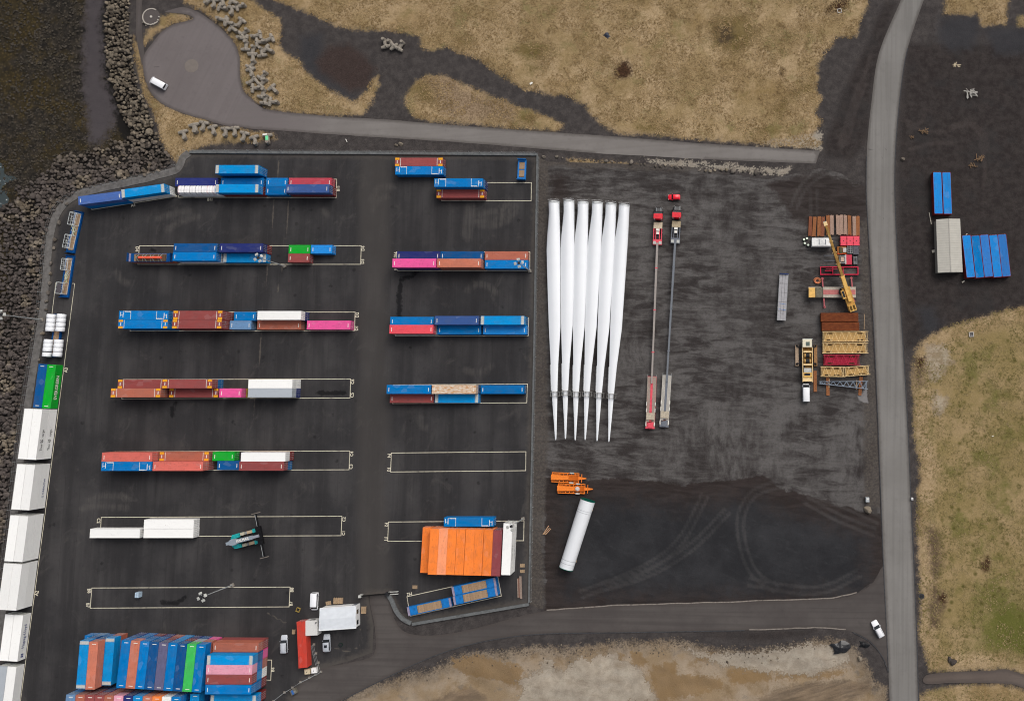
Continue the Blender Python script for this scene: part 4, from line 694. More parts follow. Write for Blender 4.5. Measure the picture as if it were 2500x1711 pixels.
for i, cols in enumerate(c3):
    q = p0 + dv * stp * (i + (.35 if i == 12 else 0)) + Vector((dv.y, -dv.x)) * 6.1
    for k, c_ in enumerate(cols): container(c_, 40, (q.x, q.y, 2.7 * k), RG, '', f"{CNAME[c_]} forty-foot container, {['bottom', 'second', 'third'][k]} tier, {ORD[i + 1]} column at the bottom edge", gq, 2.7)
rr = [(zL(1797, 421), ['brown', 'tanb'], 'uppermost', ''), (zL(1737, 552), ['pink', 'dblue', 'lblue'], 'second', 'c'), (zL(1730, 651), ['tanb', 'blue', 'lpink'], 'third', ''), (zL(1725, 753), ['white', 'lblue', 'brown'], 'fourth', 'w'), (zL(1720, 856), ['dred', 'steel', 'blue'], 'fifth', ''), (zL(1772, 962), ['dred', 'lblue'], 'sixth', 'c')]
for q, cols, nm, sty in rr:
    pp = P(*q, 2.75 * len(cols))
    for k, c_ in enumerate(cols): container(c_, 40, (pp[0], pp[1], 2.75 * k), D8(-.3), sty if k == len(cols) - 1 else '', f"{CNAME[c_]} forty-foot container, {['bottom', 'second', 'third'][k]} tier, {nm} row beside painted B4", gq, 2.75)
# right of the road: blue-roofed red boxes
gr_ = 'blue roofed containers by the grey shed'
for i, (x, y) in enumerate(((447, 453), (559, 455))): stack(*zY(x, y), ['dred'], 40, D8(90.5), 'nw', f"blue roof, {['left', 'right'][i]} one of the pair above the shed", gr_, 2.6, roofcol='sky')
for i, (x, y) in enumerate(((820, 1222), (930, 1225), (1037, 1215), (1147, 1218), (1253, 1210))):
    stack(*zY(x, y), ['dred'], 40, D8(94.6), 'nw', f"blue roof, {ORD[i + 1]} from left beside the shed", gr_, 2.6, roofcol=['sky', 'blue', 'mblue', 'sky', 'mblue'][i])
# two low rusted boxes beside the lattice sections
for i, (x, y) in enumerate(((932, 188), (945, 312))): stack(*zX(x, y), ['rust'], 35, 0, 'n', f"ribbed roof, {['upper', 'lower'][i]} one above the yellow lattices", 'rusty boxes in the gravel yard', 2.2)
# flat orange-red container office beside the gate house
q = Vector(P(*zAA(447, 885), 2.6)); t = container('red', 40, (q.x, q.y, 0), D8(95.2), 'wn', 'orange red container lying beside the gate house', None, 2.6)
for ch in t.children: ch.color = (*A(206, 70, 56), 1)
t['group'] = 'gate house cluster'
text('EIMSKIP', .7, INK, t, (3, -CW / 2 - .03, 1.4), (math.pi / 2, 0, 0)) if False else None

# ================================================================== PAINTED BAYS
BAYP = M_('bay_line_paint', A(214, 206, 184), .8, .1, .6, .2, dirt=A(120, 114, 104), dfac=.8)
zCm = Zm(146, 342, 1.9034)
def bay(pts, labels=(), wd=.16, closed=False, name='bay_marking'):
    pw = [P(*q) for q in pts]; root = None
    segs = list(zip(pw, pw[1:] + (pw[:1] if closed else [])))[:len(pw) if closed else len(pw) - 1]
    root = bpy.data.objects.new(name, None); COL.objects.link(root); root.location = (pw[0][0], pw[0][1], .006); root['kind'] = 'structure'
    o0 = Vector((pw[0][0], pw[0][1], .006))
    for i, (a, b) in enumerate(segs):
        d = (Vector(b) - Vector(a)).normalized() * wd / 2; e = .0012 * (i % 2)
        MB().beam(Vector((a[0] - d.x, a[1] - d.y, .008 + e)) - o0, Vector((b[0] + d.x, b[1] + d.y, .008 + e)) - o0, wd, .006).build('painted_line', BAYP, root)
    for body, q, ang, size in labels:
        c_ = P(*q); text(body, size, BAYP, root, Vector((c_[0], c_[1], .014)) - o0, (0, 0, math.radians(ang)), 'painted_code', .03, .9)
    return root
bay([zA(1055, 510), zA(1055, 525), zC(817, 528), zC(822, 362), zC(785, 362)], [('B11', zA(1343, 546), 0, 1.15), ('B11', zC(836, 445), 90, 1.2)])
bay([zA(275, 622), zA(275, 637), zA(1040, 516), zA(1032, 503)], [('A4', zA(648, 598), 9, 1.2)])
bay([zA(705, 963), zC(1043, 962), zC(1038, 1130), zA(690, 1130)], [('D4', zA(683, 992), -90, 1.3), ('D4', zC(1060, 987), 90, 1.3), ('D3', zC(1056, 1104), 90, 1.3)], closed=True)
bay([zE(262, 155), zF(618, 155), zF(613, 322), zE(250, 326)], [('D2', zF(638, 180), 90, 1.3), ('D1', zF(632, 300), 90, 1.3)], closed=True)
bay([zE(190, 763), zF(577, 759), zF(572, 930), zE(175, 937)], [('C6', zF(596, 783), 90, 1.3), ('C5', zF(592, 903), 90, 1.3)], closed=True)
bay([zG(300, 82), zF(570, 1407), zF(563, 1577), zG(288, 252)], [('C4', zF(588, 1434), 90, 1.3), ('C3', zF(582, 1549), 90, 1.3)], closed=True)
bay([zG(175, 675), F(776, 1171), F(774, 1215), zG(165, 848)], [('C2', zG(150, 705), -90, 1.3), ('C2', F(781, 1178), 90, 1.2), ('C1', F(780, 1209), 90, 1.2)], closed=True)
bay([zG(90, 1312), zAA(298, 165), zAA(285, 412), zG(75, 1494)], [('B8', zG(64, 1338), -84, 1.3), ('B7', zG(52, 1468), -84, 1.3), ('B8', zAA(323, 200), 90, 1.3), ('B7', zAA(310, 372), 90, 1.3)], closed=True)
bay([zD(602, 392), zD(1470, 393), zD(1468, 556), zD(660, 555)], closed=True)
bay([zD(250, 1018), zD(1457, 1018), zD(1455, 1187), zD(262, 1187)], [('F10', zD(240, 1045), -90, 1.2), ('F9', zD(240, 1168), -90, 1.2)], closed=True)
bay([zCm(1550, 826), zCm(2179, 825), zCm(2177, 909), zCm(1560, 910)], closed=True)
bay([zCm(1550, 1137), zCm(2173, 1133), zCm(2170, 1220), zCm(1547, 1224)], closed=True)
bay([zCm(1541, 1453), zCm(2166, 1447), zCm(2165, 1535), zCm(1537, 1541)], [('F4', zCm(1530, 1466), -90, 1.3), ('F3', zCm(1528, 1530), -90, 1.3)], closed=True)
bay([zH(137, 210), zH(1732, 198), zH(1728, 430), zH(128, 437)], [('F2', zH(112, 242), -90, 1.3), ('F1', zH(105, 412), -90, 1.3)], closed=True)
bay([zH(355, 1088), zH(1425, 852), zH(1465, 1080), zH(392, 1318)], [('H2', zH(385, 1058), 193, 1.3)], closed=True)
bay([zB(520, 966), zB(503, 966), zB(470, 1245)], wd=.12); bay([zB(655, 970), zB(675, 970), zJ(597, 20), zJ(395, 1591), zK(180, 1591), zK(150, 1711 * 1.0)], [('A3', zJ(597, 196), 84, 1.3), ('A2', zK(325, 640), 84, 1.3)], .13)
bay([zAA(0, 1075), zAA(68, 1075), zAA(56, 1327), zAA(0, 1325)], [('B4', zAA(84, 1195), 90, 1.2)])

# ================================================================== WALLS, FENCES, MASTS
def wall(sections, label):
    t = thing('perimeter_wall', label, 'wall', (0, 0, 0))
    for pts, wd, h in sections: strip(pts, wd, -.1, h).build('wall_section', WALLC, t, fix=True)
def arcs(pts): return smooth_poly(pts, False, 5)
wall([(W(F, [(432, 346), (830, 348.5), (1221, 351.5)]), .75, .55), (W(F, [(1220, 354.5), (1213, 780), (1201, 1366)]), .5, .5), (W(F, [(1201, 1370), (936, 1415)]), .75, .6), (arcs(W(F, [(934, 1413), (915, 1403), (900, 1385), (890, 1362), (882, 1349)])), 1.05, .6)], 'low grey concrete wall around the container yard')
RIM = arcs(W(F, [(430, 347), (417, 358), (408, 378), (390, 391), (300, 412), (195, 437), (152, 458), (128, 490), (114, 540), (106, 620), (96, 720), (78, 830), (52, 1000), (18, 1290), (-22, 1600)]))
mrim = M_('shore_rim_gravel', A(106, 103, 100), .95, .2, .8, .15, dirt=A(78, 74, 72), dfac=.7)
o = strip(resample(RIM, 1.5, False, .25, 5), 2.1, -.5, .16).build('shore_rim', mrim, fix=True); o['kind'] = 'structure'
def fence(pts, label, h=1.9, step=2.55, out=0.0):
    rs = resample(pts, .2, False); t = thing('wire_fence', label, 'fence', (rs[0][0], rs[0][1], 0)); o0 = Vector((rs[0][0], rs[0][1], 0)); acc = 0; last = None; pos = []
    for i in range(len(rs)):
        if last is None or math.dist(rs[i], last) >= step: pos.append(rs[i]); last = rs[i]
    pm = MB().cyl((0, 0, -.1), (0, 0, h), .045, 6).mesh('fence_post', GALV)
    for q in pos: link('post', pm, t, Vector((q[0], q[1], 0)) - o0)
    for z in (.5, 1.1, h - .05):
        b = MB()
        for a, c_ in zip(pos, pos[1:]): b.beam(Vector((a[0], a[1], z)) - o0, Vector((c_[0], c_[1], z)) - o0, .012)
        b.build('wire', GALV, t)
off = lambda pts, dx, dy: [(x + dx, y + dy) for x, y in pts]
fence(off(RIM, -.7, .5), 'wire fence with steel posts along the rocky shore'); fence(off(W(F, [(1221, 360), (1214, 780), (1203, 1364)]), .45, 0), 'wire fence between the container yard and gravel yard', 1.6, 3.1); fence(off(W(F, [(440, 346), (830, 348), (1216, 351)]), 0, .4), 'wire fence along the upper edge of container yard', 1.6, 3.1)

def mast(base, label, az, h=15.2):
    p = P(*base); t = thing('light_mast', label, 'light mast', (p[0], p[1], 0), math.radians(az), 'floodlight masts in the yard')
    MB().b(-.45, .45, -.45, .45, -.05, .5).build('base', CONC, t); MB().cyl((0, 0, .5), (0, 0, h), .17, 10, .09).build('pole', GALV, t)
    fr = MB().beam((-.9, 0, h), (.9, 0, h), .1); fr.beam((0, -.9, h + .001), (0, .9, h + .001), .1); fr.build('crossarm', GALV, t)
    MB().b(-.35, .35, -.35, .35, h + .06, h + .2).build('head_plate', DARK, t)
    lm = MB().box((0, 0, 0), (.62, .8, .22)); lm.box((0, 0, .14), (.3, .4, .08)); ml = lm.mesh('floodlight', ALU)
    for k in range(4):
        o = link('floodlight', ml, t, (1.0 * math.cos(k * math.pi / 2), 1.0 * math.sin(k * math.pi / 2), h + .08), k * math.pi / 2); o.rotation_euler = (0, .35, k * math.pi / 2)
for b_, l_, az in ((zD(1457, 1190), 'floodlight mast at the right end of painted F10 bay', 10), (zG(1362, 1285), 'floodlight mast at the edge of bay B8', 25), (zC(352, 1146), 'floodlight mast at the edge of bay D4', 30), (zB(385, 1297), 'floodlight mast beside the white coils', 5), (zH(1722, 172), 'floodlight mast behind the white reefer at F2', 15)): mast(b_, l_, az)

# ================================================================== FLAT RACKS AND THEIR LOADS
FR_B = M_('flat_rack_blue', A(0, 112, 186), .5, .12, 1.5, .4, dirt=A(20, 50, 90), dfac=.4); FR_D = M_('flat_rack_dark_blue', A(6, 72, 132), .5, .15, 1.5)
def flatrack(name_label, loc, rz, L=12.19, deck=.6, ends=0.0, plates=0.0, split=1, mt=None, group=None):
    mt = mt or FR_B; t = thing('flat_rack', name_label, 'flat rack', loc, rz, group or 'flat rack platforms'); l = L / 2; w = 1.2
    f = MB()
    SW = .16 if plates else .42
    for sy in (-1, 1): f.b(-l, l, sy * w, sy * (w - SW), 0, deck + (.02 if SW > .2 else 0))
    for x in np.linspace(-l, l - .16, 7): f.b(x, x + .16, -w + SW, w - SW, 0, deck - .07)
    f.build('frame', mt, t)
    xs = l - (.6 + plates if plates else .75)
    if not plates: [MB().b(sx * (xs + .02), sx * (l - .16), -w + SW, w - SW, deck - .06, deck + .01).build('end_deck', mt, t) for sx in (-1, 1)]
    n = 10
    pm = MB().b(-xs / split + (.06 if split == 1 else .16), xs / split - (.06 if split == 1 else .16), 0, 2 * (w - SW - .02) / n - .015, deck - .06, deck + .012).mesh('deck_board', PLY)
    for s_ in range(split):
        for i in range(n): link('deck_board', pm, t, (-xs + xs / split * (2 * s_ + 1), -w + SW + .02 + i * 2 * (w - SW - .02) / n, 0))
    for sx in (-1, 1):
        if plates: MB().b(sx * (xs + .02), sx * (l - .62), -w + .17, w - .17, deck - .05, deck + .05).build('end_plate', mt, t); MB().b(sx * (l - .58), sx * (l - .02), -w + .02, w - .02, deck - .05, deck + .14).build('folded_end', M_('faded_mauve_steel', A(150, 140, 160), .6), t)
        if ends: e = MB(); e.b(sx * l, sx * (l - .14), -w, -w + .2, deck, deck + ends); e.b(sx * l, sx * (l - .14), w, w - .2, deck, deck + ends); e.b(sx * (l - .02), sx * (l - .12), -w + .2, w - .2, deck, deck + ends - .05); e.build('end_wall', mt, t)
    return t
q = P(*zH(620, 1208), 1.3); flatrack('blue flat rack with timber deck, lower left at painted H2', (q[0], q[1], .65), D8(12.2), deck=.65, plates=2.1); flatrack('blue flat rack underneath, lower left at painted H2', (q[0], q[1], 0), D8(12.2), deck=.64, plates=2.1)
for nm, c_ in (('upper', (1145, 972)), ('lower', (1160, 1080))):
    q = P(*zH(*c_), 2.6)
    for k in range(4): flatrack(f"blue flat rack, {['lowest', 'second', 'third', 'topmost'][k]} of the {nm} stack under the orange block", (q[0], q[1], .65 * k), D8(12.2), deck=.64, plates=2.1)
q = P(*zD(1381, 272), 1.0); flatrack('short blue flat rack with end walls in the yard corner', (q[0], q[1], 0), D8(89), 6.06, .6, 1.2, 0, 2)
# the red load on a flat rack over a brown container in bay D4
ymD = P(*zC(1040, 1046))[1] - 1.245; x = XW(zA(600, 0)[0], ymD, 3.6) + 6.1
container('tanb', 40, (x, ymD, 0), 0, 'n', 'brown forty-foot container under the flat rack with red load', 'containers in bay D4'); flatrack('dark blue flat rack carrying a strapped red load, bay D4', (x, ymD, 2.6), 0, deck=.6, ends=1.0, plates=.9, mt=FR_D)
ld = thing('red_pipe_load', 'long red pipe load strapped on the flat rack in bay D4', 'cargo', (x + .3, ymD - .1, 3.22)); MB().b(-4.2, 4.2, -.95, .95, 0, .25).build('cradle', M_('dark_timber', A(92, 74, 60), .9), ld); MB().cyl((-3.2, 0, .6), (3.2, 0, .6), .38, 12).build('pipe', M_('red_orange_pipe', A(240, 100, 72), .5), ld)
sm = MB(); sm.beam((0, -1.1, .0), (.35, 0, 1.02), .06); sm.beam((.35, 0, 1.02), (0, 1.1, .0), .06); sme = sm.mesh('strap', M_('pale_green_strap', A(170, 200, 196), .7))
for i in range(7): o = link('strap', sme, ld, (-3.4 + i * 1.1, 0, 0)); o.scale = (1 if i % 2 else -1, 1, 1)
# galvanised cages on the two flat racks by the shore
CAGE = M_('galvanised_cage', A(206, 210, 208), .4, .1, 2, .5)
def cage(loc, rz, sx, sy, h, label, seed):
    r = random.Random(seed); t = thing('galvanised_frame', label, 'steel frame', loc, rz, 'galvanised frames on flat racks')
    for z in (0, h):
        for s_ in (-1, 1): MB().beam((-sx / 2, s_ * sy / 2, z), (sx / 2, s_ * sy / 2, z), .09).build('rail', CAGE, t); MB().beam((s_ * sx / 2, -sy / 2, z), (s_ * sx / 2, sy / 2, z), .09).build('rail', CAGE, t)
    for a in (-1, 1):
        for b in (-1, 1): MB().beam((a * sx / 2, b * sy / 2, 0), (a * sx / 2, b * sy / 2, h), .09).build('post', CAGE, t)
    for i in range(5): x0 = -sx / 2 + sx * (i + .5) / 5; MB().beam((x0, -sy / 2, h * .98), (x0 + r.uniform(-.3, .3), sy / 2, h * .98), .05).build('crossbar', CAGE, t)
    for i in range(3): y0 = -sy / 2 + sy * (i + .5) / 3; MB().beam((-sx / 2, y0, h * .6), (sx / 2, y0 + r.uniform(-.3, .3), h * .6), .06).build('crossbar', CAGE, t)
    ring = MB(); pts = [(math.cos(k * .35) * sy * .3, math.sin(k * .35) * sy * .3, h * .8) for k in range(12)]
    for a, b in zip(pts, pts[1:]): ring.beam(a, b, .06)
    ring.build('hoop', CAGE, t)
def bars(loc, rz, label, seed, col=None):
    r = random.Random(seed); t = thing('steel_bar_heap', label, 'steel bars', loc, rz, 'loose galvanised bars')
    for i in range(14): a = r.uniform(-.9, .9); x0 = r.uniform(-1.2, 1.2); b = MB(); L_ = r.uniform(.7, 1.6); z = .06 + .05 * i; b.beam((x0 - L_ * math.cos(a), -L_ * math.sin(a) * .8, z), (x0 + L_ * math.cos(a), L_ * math.sin(a) * .8, z), .07); b.build('bar', CAGE if i % 3 else M_('pale_lime_bar', A(196, 206, 150), .6), t)
rS = RSH
for nm, ctr, ang in (('upper', (672, 505), D8(90 - 13)), ('lower', (605, 905), D8(90 - 10.5))):
    q = P(*zB(*ctr), .6); a1 = P(*zB(715, 315)); a2 = P(*zB(632, 695)); b1 = P(*zB(635, 710)); b2 = P(*zB(578, 1092))
    ang = math.atan2(a1[1] - a2[1], a1[0] - a2[0]) if nm == 'upper' else math.atan2(b1[1] - b2[1], b1[0] - b2[0])
    flatrack(f'{nm} dark blue flat rack of galvanised frames by the shore', (q[0], q[1], 0), ang, deck=.55, ends=.5, mt=FR_D)
    d = Vector((math.cos(ang), math.sin(ang))); n_ = Vector((-d.y, d.x))
    def at(u, v): e = Vector(q) + d * u + n_ * v; return (e.x, e.y, .58)
    if nm == 'upper': cage(at(3.6, .15), ang, 3.6, 1.9, 1.9, 'tall galvanised frame at the upper end, upper flat rack', 3); bars(at(.6, .1), ang, 'heap of galvanised bars on the upper flat rack', 4); cage(at(-3.0, .3), ang, 3.8, 1.9, 1.7, 'galvanised frame with hoop at the lower end, upper flat rack', 5)
    else: cage(at(3.3, .2), ang, 3.2, 1.8, 1.5, 'galvanised frame with hoop at the upper end, lower flat rack', 6); bars(at(0, -.1), ang, 'heap of galvanised bars on the lower flat rack', 7); cage(at(-3.6, .3), ang, 3.2, 1.9, 2.0, 'galvanised frame with dark panel, lower flat rack', 8); MB().b(-1.4, 1.4, -.6, .6, 2.03, 2.08).build('panel', M_('dark_grey_panel', A(84, 80, 84), .5), bpy.data.objects[[o.name for o in bpy.data.objects if o.get('label') == 'galvanised frame with dark panel, lower flat rack'][0]])
# white coils on a dark blue flat rack
zV = Zm(0, 760, 7.956); q = P(*zV(1090, 470), .6); flatrack('dark blue flat rack loaded with white coils by the shore', (q[0], q[1], 0), RSH, deck=.55, ends=.4, mt=FR_D, split=1)
coil = MB(); rg = []
for yy, rr_ in ((-.60, 1.02), (-.56, 1.12), (-.2, 1.15), (.2, 1.15), (.56, 1.12), (.60, 1.02)): rg.append([(yy, rr_ * math.cos(k * math.pi / 12), rr_ * math.sin(k * math.pi / 12)) for k in range(24)])
coil.loft(rg); cmesh_ = coil.mesh('coil', M_('white_coil_wrap', A(240, 241, 243), .45, .05, 2), True)
cm2 = MB().cyl((-.63, 0, 0), (.63, 0, 0), .35, 12).mesh('core', DARK)
cpos = [(975, 95), (968, 180), (960, 265), (950, 345), (1172, 92), (1165, 175), (1155, 262), (1146, 348), (918, 585), (910, 662), (900, 738), (888, 838), (1118, 588), (1112, 665), (1102, 750), (1092, 838)]
for i, c_ in enumerate(cpos):
    p = P(*zV(*c_), 2.2); t = thing('white_coil', f"white wrapped coil, {ORD[i % 4 + 1]} from top, {['sea', 'yard'][(i // 4) % 2]} side of the {['upper', 'lower'][i // 8]} eight", 'coil', (p[0], p[1], .58 + 1.15), RSH, 'white coils on the flat rack'); link('wrap', cmesh_, t); link('core', cm2, t)

# ================================================================== WIND TURBINE BLADES
BL = [(250, -60, 60), (300, -58, 61), (350, -57, 62), (470, -66, 64), (600, -78, 66), (750, -85, 66), (950, -82, 65), (1250, -75, 64), (1591, -66, 62), (1800, -57, 48), (2002, -48, 34), (2282, -40, 23), (2480, -27, 18), (2602, -18, 14), (2740, -10, 10), (2785, -7, 8), (2802, -1, 2)]
BT = [1.52, 1.52, 1.5, 1.32, 1.1, .95, .78, .62, .48, .40, .33, .24, .17, .13, .09, .06, .02]
BLADE = M_('blade_white_gelcoat', A(236, 238, 240), .32, .02, .15, .5)
U_ = 1 / (4.419 * 8.72)
def blade_meshes():
    rings = []
    for (s_, a, b), th in zip(BL, BT):
        y = -(s_ - 250) * U_; xc = (a + b) / 2 * U_; hw = (b - a) / 2 * U_; k = min(1, max(0, (s_ - 330) / 500)); r = []
        for i in range(24):
            t_ = 2 * math.pi * i / 24; c_, s1 = math.cos(t_), math.sin(t_); taper = 1 - .75 * k * max(0, -c_) ** 1.5
            r.append((xc + hw * c_, y, 1.85 + th * s1 * taper + .15 * k))
        rings.append(r)
    body = MB().loft(rings).mesh('blade_shell', BLADE, True)
    fl = MB()
    for y0, r0 in ((.0, 1.58), (.42, 1.56)): fl.cyl((0, y0, 1.85), (0, y0 + .28, 1.85), r0, 28)
    root = fl.mesh('root_flange', M_('blade_root_white', A(226, 228, 228), .45, .05)); fr = MB()
    for x in (-1.45, 1.45): fr.beam((x, 1.0, .1), (x, 1.0, 3.5), .16); fr.beam((x * .6, .75, .1), (x * .6, 1.1, 3.3), .14)
    for z in (.15, 3.45): fr.beam((-1.5, 1.0, z), (1.5, 1.0, z), .18)
    fr.beam((-1.3, .9, 3.3), (-.5, 1.2, 3.4), .14); fr.beam((1.3, .9, 3.3), (.5, 1.2, 3.4), .14)
    frm = fr.mesh('root_frame', M_('root_frame_grey', A(140, 138, 136), .6, .15)); tf = MB(); y0 = -(1502.5 + 812 - 250) * U_
    for x in (-1.25, -.55, .55, 1.25):
        for yy in (-.62, .62): tf.beam((x, y0 + yy, 0), (x, y0 + yy, 2.75), .13)
    for yy in (-.62, .62):
        for z in (.1, 1.5, 2.72): tf.beam((-1.32, y0 + yy, z), (1.32, y0 + yy, z), .13)
    for x in (-1.25, -.55, .55, 1.25): tf.beam((x, y0 - .62, 2.72), (x, y0 + .62, 2.72), .13)
    tfm = tf.mesh('tip_frame', M_('tip_frame_grey', A(128, 126, 122), .6, .15)); se = MB()
    for i in range(46):
        s_ = 2002 + i * 6; a = np.interp(s_, [b_[0] for b_ in BL], [b_[1] for b_ in BL]) * U_; y = -(s_ - 250) * U_; se.add([(a + .05, y, 2.0), (a + .05, y - .14, 2.0), (a - .26, y - .07, 2.0), (a + .05, y, 2.03), (a + .05, y - .14, 2.03), (a - .26, y - .07, 2.03)], [(0, 2, 1), (3, 4, 5), (0, 3, 5, 2), (1, 2, 5, 4)])
    return body, root, frm, tfm, se.mesh('serrated_edge', BLADE)
bm_ = blade_meshes(); BLADE_BAND = M_('blade_ring_mark', A(150, 152, 154), .6)
roots = [(225, 250), (387, 240), (540, 255), (695, 258), (842, 272), (985, 285)]; tips = [(250, 1300), (355, 1288), (460, 1303), (567, 1300), (695, 1312), (823, 1320)]
for i in range(6):
    a = P(*zS(*roots[i]), 3.0); b = P(*zT(*tips[i]), 2.0); rz = math.atan2(b[1] - a[1], b[0] - a[0]) + math.pi / 2
    t = thing('turbine_blade', f'long white wind turbine blade, {ORD[i + 1]} from left of the six', 'turbine blade', (a[0], a[1], 0), rz, 'wind turbine blades laid side by side')
    sc = math.dist(a, b) / (2552 * U_)
    for nm, me_ in (('shell', bm_[0]), ('root_flange', bm_[1]), ('root_frame', bm_[2]), ('tip_frame', bm_[3]), ('serrated_edge', bm_[4])): o = link(nm, me_, t); o.scale = (1, sc, 1)

# ================================================================== BLADE TRANSPORTERS
WHEEL = MB().cyl((0, -.16, 0), (0, .16, 0), .5, 16).mesh('tyre', BLACK); RIMM = MB().cyl((0, -.17, 0), (0, .17, 0), .26, 10).mesh('rim', GALV)
def wheel(t, x, y, r=.5, wd=1.0):
    o = link('wheel', WHEEL, t, (x, y, r)); o.scale = (r / .5, wd, r / .5); link('rim', RIMM, o)
CABB = M_('black_truck_paint', A(26, 26, 28), .25, .1, 1, .6); DECK = M_('trailer_deck_planks', A(158, 148, 136), .8, .15, 4, .2, dirt=A(96, 90, 84), dfac=.6)
def transporter(front, rear, fm, label, beamm, deck2):
    a = P(*front, 2.5); b = P(*rear, 1.2); rz = math.atan2(a[1] - b[1], a[0] - b[0]); Lt = math.dist(a, b)
    t = thing('blade_transporter', label, 'truck', (a[0], a[1], 0), rz, 'blade transport trucks with telescopic trailers')
    hood = MB(); hood.loft([[(x, -w_, .55), (x, w_, .55), (x, w_, z), (x, w_ * .75, z + .12), (x, -w_ * .75, z + .12), (x, -w_, z)] for x, w_, z in ((0, .85, 1.35), (-.25, 1.05, 1.55), (-1.2, 1.1, 1.75), (-1.35, 1.2, 1.8))], False); hood.build('hood', CABB, t, fix=True)
    cab = MB(); cab.loft([[(x, -w_, .6), (x, w_, .6), (x, w_ * .96, z * .75), (x, w_ * .9, z), (x, -w_ * .9, z), (x, -w_ * .96, z * .75)] for x, w_, z in ((-1.36, 1.22, 2.0), (-1.75, 1.24, 2.85), (-2.2, 1.24, 3.0))], False); cab.build('cab', CABB, t, fix=True)
    MB().loft([[(-1.32, -1.0, 1.95), (-1.32, 1.0, 1.95), (-1.40, 1.0, 2.05), (-1.40, -1.0, 2.05)], [(-1.66, -.98, 2.82), (-1.66, .98, 2.82), (-1.74, .98, 2.9), (-1.74, -.98, 2.9)]], False).build('windscreen', GLASS, t, fix=True)
    sl = MB().b(-2.22, -3.7, -1.25, 1.25, .7, 3.35)
    sl.build('sleeper', REDP, t)
    for k in range(7): MB().b(-2.3, -3.6, -1.1 + k * .33, -1.1 + k * .33 + .16, 3.352, 3.41).build('roof_rib', REDP, t)
    for s_ in (-1, 1):
        MB().box((-.05, s_ * .85, 1.15), (.16, .3, .26)).build('headlight', WHT, t); MB().b(-.2, -1.2, s_ * .55, s_ * .62, 1.86, 1.9).build('hood_trim', GALV, t); MB().box((-1.5, s_ * 1.42, 2.2), (.12, .22, .5)).build('mirror', CABB, t); MB().cyl((-3.85, s_ * .95, .8), (-3.85, s_ * .95, 3.6), .1, 8).build('exhaust_stack', GALV, t)
    MB().b(-3.7, -8.2, -.5, .5, .6, .95).build('chassis', DARK, t); MB().box((-5.6, 0, 1.05), (1.2, 1.3, .14)).build('fifth_wheel', M_('pale_plate', A(226, 220, 216), .6), t)
    for x in (-.9, -4.6, -5.9, -7.2):
        for s_ in (-1, 1): wheel(t, x, s_ * 1.0, .52, 1.2 if x > -2 else 2.0)
    # trailer front: gooseneck deck, frame, bolster
    MB().b(-4.4, -6.2, -1.25, 1.25, 1.35, 1.6).build('neck_deck', M_('beige_deck', A(198, 182, 158), .7, .15, 3) if fm is PINKR else M_('beige_deck2', A(176, 160, 132), .7, .2, 3), t)
    for s_ in (-1, 1): MB().b(-6.2, -9.3, s_ * 1.25, s_ * 1.0, 1.2, 1.6).build('side_rail', fm, t); MB().b(-6.2, -9.3, s_ * .62, s_ * .42, 1.2, 1.55).build('inner_rail', fm, t)
    MB().b(-6.3, -6.9, -.5, .5, 1.61, 1.7).build('turntable', WHT, t); MB().b(-7.2, -7.9, -.4, .4, 1.3, 1.75).build('toolbox', WHT, t); MB().b(-8.2, -9.2, -.42, .42, 1.2, 1.6).build('power_pack', DARK, t)
    MB().b(-9.32, -10.9, -1.3, 1.3, 1.0, 1.55).build('bolster', fm, t); MB().b(-9.9, -10.75, -1.2, -.4, 1.56, 1.66).build('bolster_pad', ALU, t); MB().b(-9.9, -10.75, .4, 1.2, 1.56, 1.66).build('bolster_pad', ALU, t)
    x1 = -48.0 * Lt / 62.5
    MB().b(-10.3, -23, -.30, .30, 1.05, 1.62).build('beam_section', beamm, t); MB().b(-22.9, -35.5, -.27, .27, 1.08, 1.58).build('beam_section', beamm, t); MB().b(-35.4, x1 - 2, -.24, .24, 1.1, 1.55).build('beam_section', beamm, t)
    for x in (-17.5, -29.5, -41.5): MB().b(x, x - .25, -.37, .37, 1.0, 1.66).build('beam_collar', fm if fm is PINKR else GREYP, t)
    # rear dolly
    MB().b(x1, -Lt, -1.28, 1.28, .85, 1.12).build('dolly_frame', fm, t)
    for k in range(8):
        y = -1.24 + k * .32
        if k in (3, 4): continue
        MB().b(x1 - .1, -Lt + (1.9 if k not in (0, 7) else .5), y, y + .27, 1.13, 1.2).build('deck_plank', deck2, t)
    MB().b(x1, -Lt + 4.6, -.3, .3, 1.14, 1.26).build('centre_beam', PINKR if fm is PINKR else GREYP, t)
    MB().b(-Lt + 4.4, -Lt + 2.5, -1.15, 1.15, 1.22, 1.45).build('tail_deck', M_('tail_deck_beige', A(184, 172, 152), .8, .2, 3), t); MB().b(-Lt + 1.7, -Lt + .25, -.55, .55, 1.14, 1.35).build('tail_box', fm, t)
    for k in range(3): MB().beam((-Lt + 2.3 - k * .25, -.9 + k * .4, 1.3), (-Lt + 1.9 - k * .1, .3 + k * .3, 1.34), .1).build('chain', M_('rusty_chain', A(92, 54, 34), .8), t)
    for s_ in (-1, 1):
        MB().b(x1 + .5, x1, s_ * 1.2, s_ * 1.26, 1.0, 1.1).build('guide_arm', GALV, t)
        for x in (x1 - 7.2, x1 - 9.0, -Lt + 1.8): MB().b(x, x - 1.0, s_ * 1.3, s_ * 1.12, 1.0, 1.25).build('mudguard', WHT, t)
        for x in (x1 - 7.7, x1 - 9.3, x1 - 10.9, -Lt + 1.2): wheel(t, x, s_ * .95, .45, 2)
